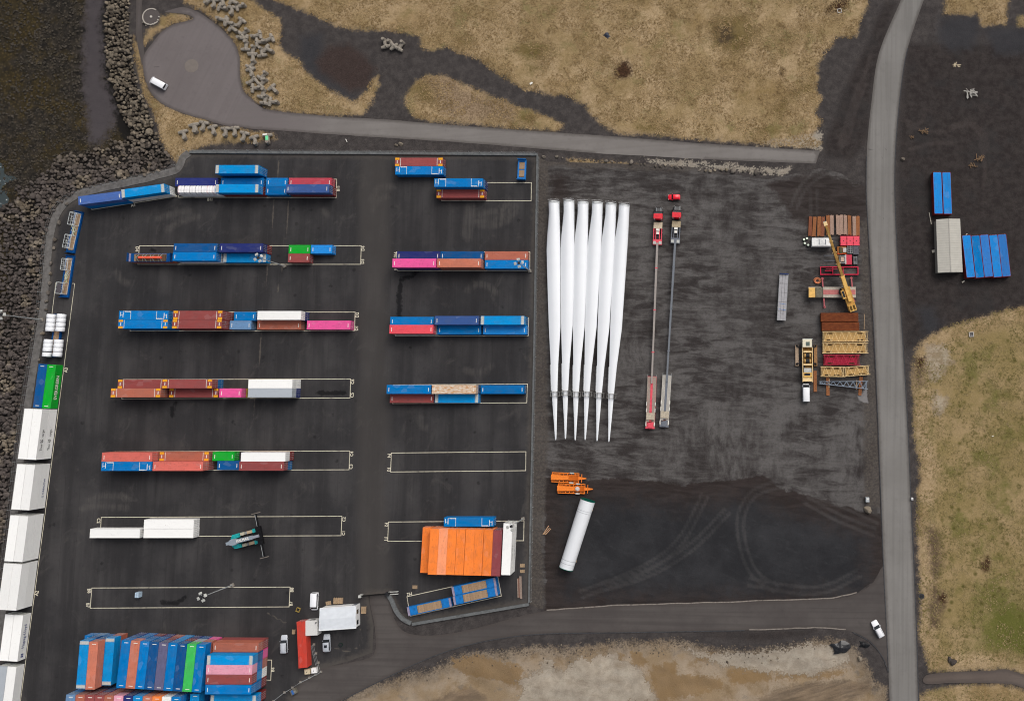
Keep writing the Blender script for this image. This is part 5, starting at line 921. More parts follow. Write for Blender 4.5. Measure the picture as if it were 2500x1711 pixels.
transporter((1607.8, 504.3), (1586.8, 1046.3), PINKR, 'black truck with long red telescopic blade trailer, left one', M_('beam_warm_grey', A(158, 150, 144), .6, .1), DECK)
transporter((1653.5, 501.2), (1621, 1042.3), GREYP, 'black truck with long grey telescopic blade trailer, right one', M_('beam_cool_grey', A(116, 120, 126), .6, .1), M_('pale_trailer_planks', A(186, 180, 170), .8, .15, 4))

# ================================================================== CARS AND VANS
def car(px, heading, L, Wd, Hh, col, label, kind='car', name='parked_car', metal=.0):
    """heading: degrees, direction of the bonnet in the world"""
    p = P(*px, Hh * .8); t = thing(name, label, 'van' if kind == 'van' else 'pickup' if kind == 'pickup' else 'car', (p[0], p[1], 0), math.radians(heading), 'parked cars and vans')
    mt = M_('car_paint_%d_%d_%d' % col, A(*col), .28, .03, .5, .6); l, w_ = L / 2, Wd / 2; f = lambda q: -l + L * q
    def ring(x, w1, z0, z1): return [(x, -w1 * .94, z0), (x, w1 * .94, z0), (x, w1, (z0 + z1) / 2), (x, w1 * .93, z1 - .04), (x, w1 * .82, z1), (x, -w1 * .82, z1), (x, -w1 * .93, z1 - .04), (x, -w1, (z0 + z1) / 2)]
    belt = Hh * (.58 if kind != 'van' else .52)
    prof = [(0, .80, belt * .86), (.02, .93, belt * .97), (.10, 1, belt), (.55, 1, belt), (.74, 1, belt * .97), (.90, .96, belt * .86), (.98, .86, belt * .74), (1, .74, belt * .62)]
    if kind == 'van': prof = [(0, .94, belt), (.02, .98, belt), (.5, 1, belt), (.82, 1, belt), (.93, .96, belt * .92), (.985, .88, belt * .8), (1, .8, belt * .7)]
    MB().loft([ring(f(a), w_ * b, .28, z) for a, b, z in prof], True).build('body', mt, t, fix=True)
    if kind == 'van': cab = [(.012, .93, Hh * .95), (.05, .93, Hh), (.70, .93, Hh), (.78, .90, Hh * .97)]; ws = (.78, .93)
    elif kind == 'pickup': cab = [(.40, .86, Hh * .93), (.44, .86, Hh), (.60, .86, Hh), (.64, .84, Hh * .97)]; ws = (.64, .75)
    elif kind == 'estate': cab = [(.03, .82, Hh * .84), (.10, .86, Hh * .97), (.35, .86, Hh), (.54, .85, Hh), (.59, .82, Hh * .97)]; ws = (.59, .73)
    else: cab = [(.06, .84, Hh * .88), (.12, .86, Hh), (.52, .86, Hh), (.57, .84, Hh * .97)]; ws = (.57, .71)
    def cring(x, w1, z): return [(x, -w_ * .93, belt - .06), (x, w_ * .93, belt - .06), (x, w1, z - .06), (x, w1 * .92, z), (x, -w1 * .92, z), (x, -w1, z - .06)]
    MB().loft([cring(f(a), w_ * b * .98, z) for a, b, z in cab], True).build('roof', mt, t, fix=True)
    a0, b0, z0 = cab[-1]; g = MB(); g.loft([[(f(a0) - .02, -w_ * .80, z0 - .04), (f(a0) - .02, w_ * .80, z0 - .04), (f(a0) - .02, w_ * .84, belt - .05), (f(a0) - .02, -w_ * .84, belt - .05)], [(f(a0) + .04, -w_ * .80, z0 - .05), (f(a0) + .04, w_ * .80, z0 - .05), (f(ws[1]), w_ * .86, belt - .02), (f(ws[1]), -w_ * .86, belt - .02)]], False); g.build('windscreen', GLASS, t, fix=True)
    a1, b1, z1_ = cab[0]; MB().add([(f(a1) - .015, -w_ * .72, belt + .05), (f(a1) - .015, w_ * .72, belt + .05), (f(a1) - .015, w_ * .68, z1_ - .1), (f(a1) - .015, -w_ * .68, z1_ - .1)], [(0, 1, 2, 3)]).build('rear_window', GLASS, t)
    for s_ in (-1, 1):
        MB().b(f(cab[0][0] + .05), f(cab[-1][0] - .01), s_ * w_ * .955, s_ * w_ * .86, belt + .0, belt + (Hh - belt) * .62).build('side_window', GLASS, t)
        MB().box((f(.965), s_ * w_ * .66, belt * .66), (.14, .34, .14)).build('headlight', WHT, t); MB().box((f(.012), s_ * w_ * .72, belt * .8), (.08, .2, .22)).build('tail_light', M_('red_lamp', A(150, 20, 22), .3), t); MB().box((f(ws[1] - .06), s_ * (w_ + .08), belt + .06), (.12, .18, .14)).build('mirror', mt, t)
        for x in (.19, .80): wheel(t, f(x), s_ * (w_ - .12), .33, .75)
    if kind == 'estate' or kind == 'suv':
        for s_ in (-1, 1): MB().b(f(.15), f(.52), s_ * w_ * .72, s_ * w_ * .67, Hh - .01, Hh + .05).build('roof_rail', DARK, t)
    if kind == 'pickup': MB().b(f(.05), f(.37), -w_ * .78, w_ * .78, belt - .02, belt + .02).build('load_cover', DARK, t)
    if kind == 'suv2': MB().b(f(.28), f(.44), -.4, .4, Hh + .002, Hh + .02).build('sunroof', GLASS, t)
    return t
car(z1(1415, 745), -28 + 180, 5.2, 1.98, 1.98, (246, 246, 248), 'white van parked on the turning circle', 'van', 'parked_van')
car(zAA(590, 352), -90, 4.7, 1.85, 1.85, (244, 244, 246), 'white van parked above the gate house', 'van', 'parked_van')
car(zAA(212, 885), 93, 4.8, 1.86, 1.5, (196, 200, 206), 'silver estate car left of the orange red container', 'estate')
car(zAA(745, 872), 94, 4.7, 1.86, 1.75, (186, 190, 196), 'silver car with sunroof below the gate house', 'suv2')
car((1645.5, 480.8), 180, 3.5, 1.6, 1.45, (236, 16, 44), 'small red hatchback above the blade trucks', 'car')
car(zX(486, 1197), 90, 5.1, 1.95, 1.95, (246, 246, 247), 'white van behind the yellow crawler crane body', 'van', 'parked_van')
car(zBR(395, 1112), 118, 4.8, 1.9, 1.7, (246, 246, 248), 'white car turning at the road junction', 'suv')

# ================================================================== MOBILE CRANE
q = P(*zW(830, 1280), 1.5); o0 = Vector((q[0], q[1], 0)); t = thing('mobile_crane', 'yellow mobile crane with boom lying over the equipment rows', 'crane', o0)
def cl(x, y, z, fn=zW): a = P(*fn(x, y), z); return Vector((a[0], a[1], z)) - o0
def rect(x0, x1, y0, y1, z0, z1, fn=zW):
    a = cl(x0, y0, z1, fn); b = cl(x1, y1, z1, fn); return MB().b(a.x, b.x, a.y, b.y, z0, z1)
rect(515, 1150, 1210, 1352, .7, 1.45).build('carrier_frame', M_('carrier_pale_grey', A(182, 172, 158), .7, .15, 2), t); rect(712, 1145, 1248, 1312, 1.452, 1.5).build('deck_panel', FADED_R, t)
rect(518, 604, 1220, 1348, 1.452, 2.7).build('cab', CRANE_Y, t); rect(512, 540, 1228, 1340, 1.6, 2.5).build('windscreen', GLASS, t); rect(608, 705, 1216, 1346, 1.452, 2.1).build('engine_cover', M_('engine_grey', A(110, 106, 92), .7, .25, 3), t); rect(690, 712, 1206, 1356, 1.5, 1.9).build('exhaust_rack', DARK, t)
for x in (560, 640, 760, 840, 960, 1040, 1110):
    for y in (1222, 1340): a = cl(x, y, .6); wheel(t, a.x, a.y, .6, 1.5)
RO = M_('outrigger_pink_red', A(176, 96, 100), .7, .15, 2)
for x0, y0, x1, y1 in ((700, 1100, 728, 1478), (1088, 1092, 1122, 1400)):
    MB().beam(cl(x0, y0, .9), cl(x1, y1, .9), .35, .4).build('outrigger_beam', RO, t)
    for x, y in ((x0, y0), (x1, y1)): a = cl(x, y, 0); MB().cyl((a.x, a.y, .05), (a.x, a.y, 1.0), .09, 8).build('outrigger_jack', RO, t); MB().cyl((a.x, a.y, 0), (a.x, a.y, .1), .38, 12).build('outrigger_pad', RO, t)
a = cl(975, 1275, 1.5); MB().cyl((a.x, a.y, 1.5), (a.x, a.y, 1.9), 1.2, 20).build('slew_ring', DARK, t)
pb = cl(1075, 1400, 2.9); pt = cl(735, 350, 6.5); bd = (pt - pb).normalized(); sdv = Vector((bd.y, -bd.x, 0)).normalized()
MB().beam(pb - bd * 2.6 - sdv * 0 + Vector((0, 0, -.7)), pb + bd * 4.2 + Vector((0, 0, -.7)), 2.3, .8).build('superstructure', M_('crane_ochre', A(196, 148, 66), .55, .2, 2, .4, dirt=A(90, 66, 30), dfac=.6), t)
MB().beam(pb - bd * 2.9 + Vector((0, 0, -.2)), pb - bd * 1.1 + Vector((0, 0, -.2)), 1.9, 1.0).build('counterweight', CRANE_Y, t)
for k in (-.45, .45): MB().beam(pb - bd * 2.7 + sdv * k + Vector((0, 0, .32)), pb - bd * 1.3 + sdv * k + Vector((0, 0, .32)), .62, .06).build('counterweight_hatch', M_('hatch_brown', A(96, 70, 30), .7), t)
MB().beam(pb + bd * 1.2 - sdv * 1.35 + Vector((0, 0, .1)), pb + bd * 3.6 - sdv * 1.35 + Vector((0, 0, .1)), .85, 1.5).build('operator_cab', CRANE_Y, t); MB().beam(pb + bd * 1.5 - sdv * 1.35 + Vector((0, 0, .86)), pb + bd * 3.3 - sdv * 1.35 + Vector((0, 0, .86)), .6, .06).build('cab_roof_window', GLASS, t)
lens = [0, .32, .48, .62, .76, .97]; wds = [1.05, .85, .78, .70, .62]; Lb = (pt - pb).length
BOOMM = [CRANE_Y] + [M_('boom_ochre', A(150, 114, 56), .5, .3, 1.5, .2, dirt=A(214, 176, 100), dfac=.6)] * 4
for k in range(5):
    MB().beam(pb + bd * Lb * max(0, lens[k] - .02), pb + bd * Lb * lens[k + 1], wds[k], wds[k] * 1.15 - k * .02).build('boom_section', BOOMM[k], t)
    if k: MB().beam(pb + bd * (Lb * lens[k] - .12), pb + bd * (Lb * lens[k] + .12), wds[k - 1] + .5, .25).build('boom_collar', LAT_Y, t)
MB().beam(pt - bd * .9, pt + bd * .2, 1.0, .8).build('boom_head', LAT_Y, t); MB().cyl(pt - sdv * .45, pt + sdv * .45, .36, 12).build('sheave', GALV, t)
MB().beam(pt + bd * .2, cl(650, 430, 1.0), .05).build('hoist_rope', DARK, t)

def box_thing(name, label, cat, fn, x0, x1, y0, y1, h, mt, rz=0, z=0.0, extra=None, group=None, bev=.06):
    c_ = fn((x0 + x1) / 2, (y0 + y1) / 2); a = P(*fn(x0, y0), z + h); b = P(*fn(x1, y1), z + h); p = P(*c_, z + h); t = thing(name, label, cat, (p[0], p[1], z), math.radians(rz), group)
    sx, sy = abs(b[0] - a[0]), abs(b[1] - a[1]); m_ = MB(); m_.loft([[(-sx / 2, -sy / 2, zz), (sx / 2, -sy / 2, zz), (sx / 2, sy / 2, zz), (-sx / 2, sy / 2, zz)] for zz in (0, h - bev)] + [[(-sx / 2 + bev, -sy / 2 + bev, h), (sx / 2 - bev, -sy / 2 + bev, h), (sx / 2 - bev, sy / 2 - bev, h), (-sx / 2 + bev, sy / 2 - bev, h)]], False); m_.build('body', mt, t)
    if extra: extra(t, sx, sy, h)
    return t
def cw_extra(t, sx, sy, h):
    MB().cyl((0, 0, h), (0, 0, h + .05), .13, 12).build('lifting_eye', DARK, t)
    for s_ in (-1, 1):
        for u in (-.25, .25): MB().box((s_ * sx / 2, u * sy, h - .1), (.18, .22, .24)).build('slot', DARK, t)
for i, x in enumerate((985, 1073, 1158)): box_thing('counterweight_block', f"bright red crane counterweight, {['left', 'middle', 'right'][i]} of three", 'counterweight', zW, x - 43, x + 42, 530, 655, 1.1, COUNTER, extra=cw_extra, group='crane counterweights')
box_thing('counterweight_block', 'dark grey crane counterweight below the red ones', 'counterweight', zW, 1112, 1190, 660, 775, 1.0, M_('dark_grey_block', A(92, 90, 96), .6), extra=cw_extra, group='crane counterweights')
def winch_x(t, sx, sy, h):
    MB().cyl((-.3, -sy * .4, h * .75), (-.3, sy * .4, h * .75), .5, 14).build('drum', M_('olive_drum', A(86, 82, 60), .7), t); MB().b(-sx / 2, sx / 2, -sy / 2, -sy / 2 + .2, h, h + .2).build('rail', M_('red_orange_steel', A(190, 70, 34), .6), t); MB().b(.35, sx / 2, -sy * .25, sy * .3, h, h + .3).build('motor', ALU, t)
box_thing('winch_unit', 'rusty orange winch unit below the red counterweights', 'winch', zW, 898, 1022, 668, 772, .8, M_('orange_brown_steel', A(150, 92, 48), .7, .2, 2), extra=winch_x)
def grate_x(t, sx, sy, h):
    for k in range(4): MB().b(-sx / 2 + .15, sx / 2 - .15, -sy / 2 + .2 + k * sy / 4.4, -sy / 2 + .3 + k * sy / 4.4, h, h + .1).build('bar', GALV, t)
    for s_ in (-.42, .05, .42): MB().b(s_ * sx - .05, s_ * sx + .05, -sy / 2 + .15, sy / 2 - .15, h + .01, h + .11).build('bar', GALV, t)
box_thing('grated_box', 'dark box with pale grating beside the grey counterweight', 'machine part', zW, 1035, 1106, 655, 770, .9, DARK, extra=grate_x)
def cab_x(t, sx, sy, h):
    for s_ in (-1, 1): MB().b(-sx / 2, sx / 2, s_ * sy / 2, s_ * (sy / 2 - .12), h, h + .08).build('edge_rail', GALV, t); MB().b(s_ * sx / 2, s_ * (sx / 2 - .12), -sy / 2 + .12, sy / 2 - .12, h, h + .08).build('edge_rail', GALV, t)
    MB().b(-sx * .28, sx * .3, -sy * .25, sy * .3, h, h + .12).build('top_panel', M_('beige_panel', A(196, 168, 148), .7), t)
box_thing('machine_cabin', 'grey machine cabin with beige roof panel', 'cabin', zW, 932, 1005, 790, 895, 1.6, M_('cabin_dark_grey', A(84, 80, 78), .6), extra=cab_x)
box_thing('tank_box', 'faded red tank box with white end', 'tank', zW, 1010, 1098, 780, 908, 1.3, M_('faded_crimson', A(196, 64, 82), .6, .1), extra=lambda t, sx, sy, h: (MB().b(-sx / 2 - .12, -sx / 2 + .22, -sy / 2 + .1, sy / 2, .1, h + .04).build('end_plate', ALU, t), MB().box((.1, 0, h), (.14, .14, .1)).build('filler_cap', DARK, t)))
def lad_x(t, sx, sy, h):
    for s_ in (-.3, .3): MB().beam((s_ * sx, -sy * .55, h + .1), (s_ * sx, sy * .5, h + .1), .09).build('stile', GALV, t)
    for k in range(7): MB().beam((-.3 * sx, -sy * .5 + k * sy * .15, h + .1), (.3 * sx, -sy * .5 + k * sy * .15, h + .1), .07).build('rung', GALV, t)
box_thing('ladder_rack', 'steel rack with a ladder on top at row end', 'rack', zW, 1108, 1178, 800, 905, .8, DARK, extra=lad_x)
t = thing('fork_attachment', 'pair of dark steel forks lying on the gravel', 'forks', (*P(*zW(800, 826)), 0))
for dy in (-.75, .75): MB().b(-1.7, 1.6, dy - .18, dy + .18, 0, .12).build('fork', M_('fork_grey', A(88, 88, 92), .4), t)
MB().b(1.6, 3.2, -1.1, 1.1, 0, .5).build('carriage', M_('brown_carriage', A(130, 104, 84), .7), t)
q = P(*zW(692, 607), 2.6); t = container('white', 20, (q[0], q[1], 0), 0, 'n', 'white twenty-foot container under the crane boom', 'crane equipment'); t.scale = (.9, .95, 1)
for x in (-.9, 1.1): text('THOR\nTHOR', .3, INK, t, (x, 0, 2.63), (0, 0, math.pi / 2))  if False else MB().b(x, x + .22, -.85, .75, 2.6, 2.615).build('roof_lettering_band', GREYP, t)
dm = MB().cyl((0, 0, 0), (0, 0, .85), .36, 14).mesh('drum_body', M_('drum_dark_green', A(56, 84, 46), .6)); dt = MB().cyl((0, 0, .851), (0, 0, .9), .31, 14).mesh('drum_lid', M_('drum_white_lid', A(236, 244, 226), .5))
for i, (x, y) in enumerate(((455, 575), (495, 560), (466, 624), (512, 648))): p = P(*zW(x, y), .9); t = thing('plastic_drum', f"green drum with white lid, {['upper left', 'upper right', 'lower left', 'lower right'][i]} of four", 'drum', (p[0], p[1], 0), 0, 'drums by the white container'); link('body', dm, t); link('lid', dt, t)
# coil of slings
t = thing('sling_heap', 'heap of orange lifting slings beside the crane', 'slings', (*P(*zW(632, 1128)), 0)); SLM = M_('orange_sling', A(206, 130, 92), .8, .15, 4)
for k in range(6):
    b = MB(); r_ = .45 + .1 * k; pts = [(r_ * math.cos(j * .42 + k) * (1 + .2 * math.sin(j + k)), r_ * math.sin(j * .42 + k) * .95, .08 + .07 * k) for j in range(14)]
    for a, c_ in zip(pts, pts[1:]): b.beam(a, c_, .13)
    b.build('sling', SLM, t)
# red open frame
def frame_rect(label, fn, x0, x1, y0, y1, h, mt, bars, bw=.24, rz=0):
    a = P(*fn(x0, y0), h); b = P(*fn(x1, y1), h); p = P(*fn((x0 + x1) / 2, (y0 + y1) / 2), h); t = thing('lifting_spreader', label, 'spreader', (p[0], p[1], 0), math.radians(rz)); sx, sy = abs(b[0] - a[0]) / 2, abs(a[1] - b[1]) / 2
    for s_ in (-1, 1): MB().b(-sx, sx, s_ * sy, s_ * (sy - bw), .1, h).build('side_beam', mt, t); MB().b(s_ * sx, s_ * (sx - bw), -sy + bw, sy - bw, .1, h - .01).build('end_beam', mt, t)
    for u in bars: MB().b(-sx + u * 2 * sx, -sx + u * 2 * sx + .18, -sy + bw, sy - bw, .15, h - .03).build('cross_beam', mt, t)
    return t, sx, sy
t, sx, sy = frame_rect('long open red steel frame above the crane carrier', zW, 672, 1185, 937, 1048, .7, M_('frame_crimson', A(206, 44, 74), .5, .12), (.32, .59)); MB().beam((-sx * .75, 0, .55), (-.35 * sx, .05, .55), .2).build('inner_beam', M_('frame_crimson', A(206, 44, 74)), t); MB().beam((-sx * .7, .5, .5), (-.1 * sx, .5, .5), .14).build('inner_beam', CRANE_R, t); MB().beam((.18 * sx, -sy + .3, .5), (0, sy - .3, .5), .12).build('brace', CRANE_R, t)

# ================================================================== CRANE MATS, LATTICE SECTIONS
MATM = [M_('mat_pale_timber', A(168, 140, 124), .9, .16, 4, .15, dirt=A(104, 78, 62), dfac=.7), M_('mat_brown_timber', A(150, 98, 64), .9, .18, 4, .15, dirt=A(92, 56, 36), dfac=.7), M_('mat_red_timber', A(132, 82, 60), .9, .18, 4, .15)]
mats = [(540, 395, 2, -3), (595, 398, 1, -4), (658, 398, 1, -2), (708, 400, 2, -3), (778, 380, 1, 0), (830, 380, 0, 0), (910, 380, 0, 1), (958, 378, 0, 1.5), (1012, 378, 0, .5), (1066, 382, 1, 0), (1130, 390, 0, 0), (1178, 392, 1, -1)]
mbm = [MB().b(-.5 + k * .25, -.5 + k * .25 + .235, -2.85, 2.85, 0, .42) for k in range(4)]
for i, (x, y, m_, rz) in enumerate(mats):
    p = P(*zW(x, y), .5); t = thing('crane_mat', f'{["pale", "brown", "reddish"][m_]} timber crane mat, {ORD[i + 1]} from left in the row', 'crane mat', (p[0], p[1], 0), math.radians(rz), 'timber crane mats')
    for k in range(4):
        o = mbm[k].build('beam', MATM[m_], t); o.location = (0, random.uniform(-.12, .12), random.uniform(0, .05))
for i, (x, y, L_, m_, lab) in enumerate(((605, 1045, 5.9, 1, 'brown timber beam right of the white van'), (775, 1112, 5.2, 1, 'brown timber beam under the grey jib, left one'), (1212, 1110, 5.2, 1, 'brown timber beam under the grey jib, right one'))):
    p = P(*zX(x, y), .3); t = thing('timber_beam', lab, 'timber', (p[0], p[1], 0), math.radians([0, 0, -5][i]), 'timber bearers')
    for k in range(2): o = MB().b(-.45 + k * .46, -.45 + k * .46 + .44, -L_ / 2, L_ / 2, 0, .32).build('beam', MATM[1], t)
def lattice(label, fn, c_, L, Wd, H, rz, mt, n, panel=None, taper=1.0, z0=.35, filler=None):
    p = P(*fn(*c_), H); t = thing('lattice_section', label, 'crane section', (p[0], p[1], 0), math.radians(rz), 'crane lattice sections'); l = L / 2
    hw = lambda x: Wd / 2 * (1 - (1 - taper) * (x + l) / L); hh = lambda x: H * (1 - (1 - taper) * (x + l) / L)
    c = lambda x, sy, top: Vector((x, sy * hw(x), z0 + (hh(x) - .1 if top else .1)))
    for sy in (-1, 1):
        for top in (0, 1): MB().cyl(c(-l, sy, top), c(l, sy, top), .085, 8).build('chord', mt, t)
    xs = np.linspace(-l, l, n + 1)
    for k in range(n):
        s_ = 1 if k % 2 else -1
        MB().cyl(c(xs[k], s_, 1), c(xs[k + 1], -s_, 1), .055, 6).build('brace', mt, t)
        for sy in (-1, 1): MB().cyl(c(xs[k], sy, k % 2), c(xs[k + 1], sy, (k + 1) % 2), .05, 6).build('brace', mt, t)
        MB().cyl(c(xs[k], s_, 0), c(xs[k + 1], -s_, 0), .045, 6).build('brace', mt, t)
    for x in (-l, l):
        for sy in (-1, 1): MB().cyl(c(x, sy, 0), c(x, sy, 1), .075, 6).build('end_post', mt, t)
        for top in (0, 1): MB().cyl(c(x, -1, top), c(x, 1, top), .075, 6).build('end_bar', mt, t)
        for sy in (-1, 1): MB().box(c(x + math.copysign(.2, x), sy, 1), (.4, .12, .25)).build('lug', mt, t)
    if panel: MB().b(-l + .3, l - .4, -Wd / 2 + .2, Wd / 2 - .2, z0 + .2, z0 + H * .55).build('nested_section', panel, t); [MB().b(x, x + 1.6, sy * Wd * .28, sy * Wd * .40, z0 + H * .55, z0 + H * .55 + .02).build('opening', M_('opening_dark', A(62, 50, 34), .9), t) for x in (-l + .9, l - 2.6) for sy in (-1, 1)]
    for x in (-l * .6, l * .6): MB().b(x - .15, x + .15, -Wd / 2 - .2, Wd / 2 + .2, 0, z0 + .02).build('bearer', TIMBER, t)
TAN = M_('tan_inner_panel', A(190, 154, 98), .7, .12, 2)
lattice('uppermost cream yellow lattice crane section', zX, (1008, 447), 12.2, 2.75, 2.5, .3, LAT_Y, 12, TAN); lattice('second cream yellow lattice crane section from the top', zX, (1005, 603), 12.2, 2.75, 2.5, .2, LAT_Y, 12, TAN)
lattice('crimson lattice crane section below the yellow ones', zX, (960, 760), 9.6, 2.7, 2.2, 0, CRANE_R, 9, M_('crimson_panel', A(160, 34, 58), .6, .12))
lattice('short cream yellow lattice section, left of the two low ones', zX, (838, 918), 6.1, 2.7, 2.0, -.8, LAT_Y, 6, TAN); lattice('short cream yellow lattice section, right slanted one', zX, (1163, 908), 6.5, 2.5, 2.0, 4.5, LAT_Y, 6, TAN)
lattice('grey tapered lattice jib lying below the yellow sections', zX, (985, 1080), 12.9, 2.1, 1.7, 180 - 3.2, M_('blue_grey_jib', A(150, 162, 176), .5, .12), 14, None, .28)
# crawler crane upper body
q = P(*zX(504, 770), 1.8); o0 = Vector((q[0], q[1], 0)); t = thing('crawler_crane_body', 'cream yellow crawler crane body parked above the white van', 'crane', o0)
cx_ = lambda x0, x1, y0, y1, z0, z1: rect(x0, x1, y0, y1, z0, z1, zX)
for x in (432, 562): cx_(x, x + 14, 590, 1055, .9, 2.2).build('side_frame', LAT_Y, t)
cx_(436, 562, 482, 588, .8, 2.9).build('cab_house', M_('crane_cream', A(222, 214, 190), .5, .1), t); cx_(480, 532, 518, 572, 2.902, 2.95).build('roof_hatch', M_('hatch_green_grey', A(92, 104, 98), .5), t); cx_(436, 570, 474, 486, 2.2, 2.5).build('handrail', GALV, t)
cx_(446, 562, 590, 1050, .8, 1.3).build('deck', M_('deck_ochre', A(150, 116, 66), .7, .2, 2), t)
for y in (700, 775): a = cl(460, y, 1.8, zX); b = cl(545, y, 1.8, zX); MB().cyl(a, b, .55, 16).build('winch_drum', M_('winch_tan', A(196, 158, 96), .6, .2, 3), t); MB().cyl(a.lerp(b, .2), a.lerp(b, .8), .62, 16).build('rope', DARK, t)
cx_(448, 560, 640, 660, 1.3, 2.4).build('cross_frame', LAT_Y, t); cx_(448, 560, 812, 832, 1.3, 2.3).build('cross_frame', LAT_Y, t); cx_(455, 555, 870, 925, 1.3, 2.2).build('engine_cover', ALU, t); cx_(448, 560, 926, 990, 1.3, 2.1).build('rear_housing', CRANE_Y, t); cx_(458, 540, 938, 970, 2.102, 2.13).build('vent', DARK, t); cx_(442, 562, 1000, 1048, 1.3, 2.0).build('tail_frame', LAT_Y, t)
cx_(440, 470, 836, 866, 1.3, 1.9).build('tank', DARK, t)
for x, m_, nm in ((360, 0, 'left'), (610, 1, 'right')):
    cx_(x - 22, x + 24, 562, 840, 0, .6).build('crawler_track', M_('crawler_mud_' + nm, A(*((172, 150, 128) if m_ == 0 else (152, 116, 80))), .9, .2, 3), t)
    for y in (572, 815): cx_(x - 14, x + 14, y - 12, y + 14, .601, .72).build('track_end', BLACK, t)
for y in (585, 805): MB().beam(cl(360, y, .75, zX), cl(610, y, .75, zX), .3, .3).build('axle_beam', DARK, t)
# grey flatbed trailer
a = P(*zW(187, 1040), 1.3); b = P(*zX(152, 232), 1.3); rz = math.atan2(a[1] - b[1], a[0] - b[0]); Lt = math.dist(a, b); c_ = ((a[0] + b[0]) / 2, (a[1] + b[1]) / 2)
t = thing('flatbed_trailer', 'grey flatbed trailer standing alone on the gravel', 'trailer', (*c_, 0), rz); TD = M_('trailer_grey_deck', A(162, 160, 162), .6, .1, 2, .3, dirt=A(112, 108, 108), dfac=.5)
MB().b(-Lt / 2, Lt / 2, -.5, .5, .8, 1.15).build('chassis', DARK, t); l = Lt / 2
for j in range(3):
    for i in range(5): MB().b(-l + i * Lt / 5 + .03, -l + (i + 1) * Lt / 5 - .03, -1.2 + j * .8 + .03, -1.2 + (j + 1) * .8 - .03, 1.16, 1.3).build('deck_panel', TD, t)
MB().b(l, l + .15, -1.25, 1.25, .9, 1.9).build('headboard', M_('headboard_blue', A(40, 62, 118), .5), t)
for s_ in (-1, 1): MB().b(-l, l, s_ * 1.21, s_ * 1.27, 1.0, 1.34).build('side_rail', GALV, t); [wheel(t, -l + 1.2 + 1.3 * k, s_ * .95, .45, 2) for k in range(3)]
for x in (-l * .55, -l * .3): MB().beam((x, -1.1, 1.33), (x + .2, .9, 1.33), .07).build('ratchet_strap', M_('blue_strap', A(60, 120, 190), .7), t)

# ================================================================== TOWER SECTION, ORANGE FRAMES
a = P3(*zZ(597, 447), 2.25); b = P3(*zZ(364, 1178), 2.25); d = (b - a).normalized(); o0 = Vector(((a.x + b.x) / 2, (a.y + b.y) / 2, 0)); t = thing('tower_section', 'white wind turbine tower section with green end covers', 'tower section', o0)
GRN = M_('green_end_cover', A(0, 84, 70), .5, .1); R0, R1 = 2.08, 1.98; LL = (b - a).length; TWM = M_('tower_white_paint', A(228, 230, 232), .35, .02, .2, .5)
MB().cyl(a - o0, b - o0, R0, 40, R1).build('shell', TWM, t); MB().cyl(a - o0 - d * .14, a - o0 - d * .001, R0 + .06, 40).build('end_cover', GRN, t); MB().cyl(b - o0 + d * .001, b - o0 + d * .14, R1 + .06, 40).build('end_cover', GRN, t); MB().cyl(a - o0 - d * .2, a - o0 - d * .13, .4, 16).build('hub_plate', GRN, t)
for u in (.145, .175, .875, .925): c_ = a.lerp(b, u) - o0; MB().cyl(c_, c_ + d * .06, R0 * (1 - u) + R1 * u + .02, 40).build('seam_ring', M_('seam_grey', A(128, 130, 132), .6), t)
for u in (.12, .88):
    c_ = a.lerp(b, u) - o0; n_ = Vector((-d.y, d.x, 0)); MB().beam(c_ - n_ * 1.9 + Vector((0, 0, -1.95)), c_ + n_ * 1.9 + Vector((0, 0, -1.95)), .5, .6).build('saddle', TIMBER, t); [MB().beam(c_ + n_ * s_ * 1.7 + Vector((0, 0, -1.95)), c_ + n_ * s_ * 1.95 + Vector((0, 0, -.9)), .4, .3).build('saddle_arm', TIMBER, t) for s_ in (-1, 1)]
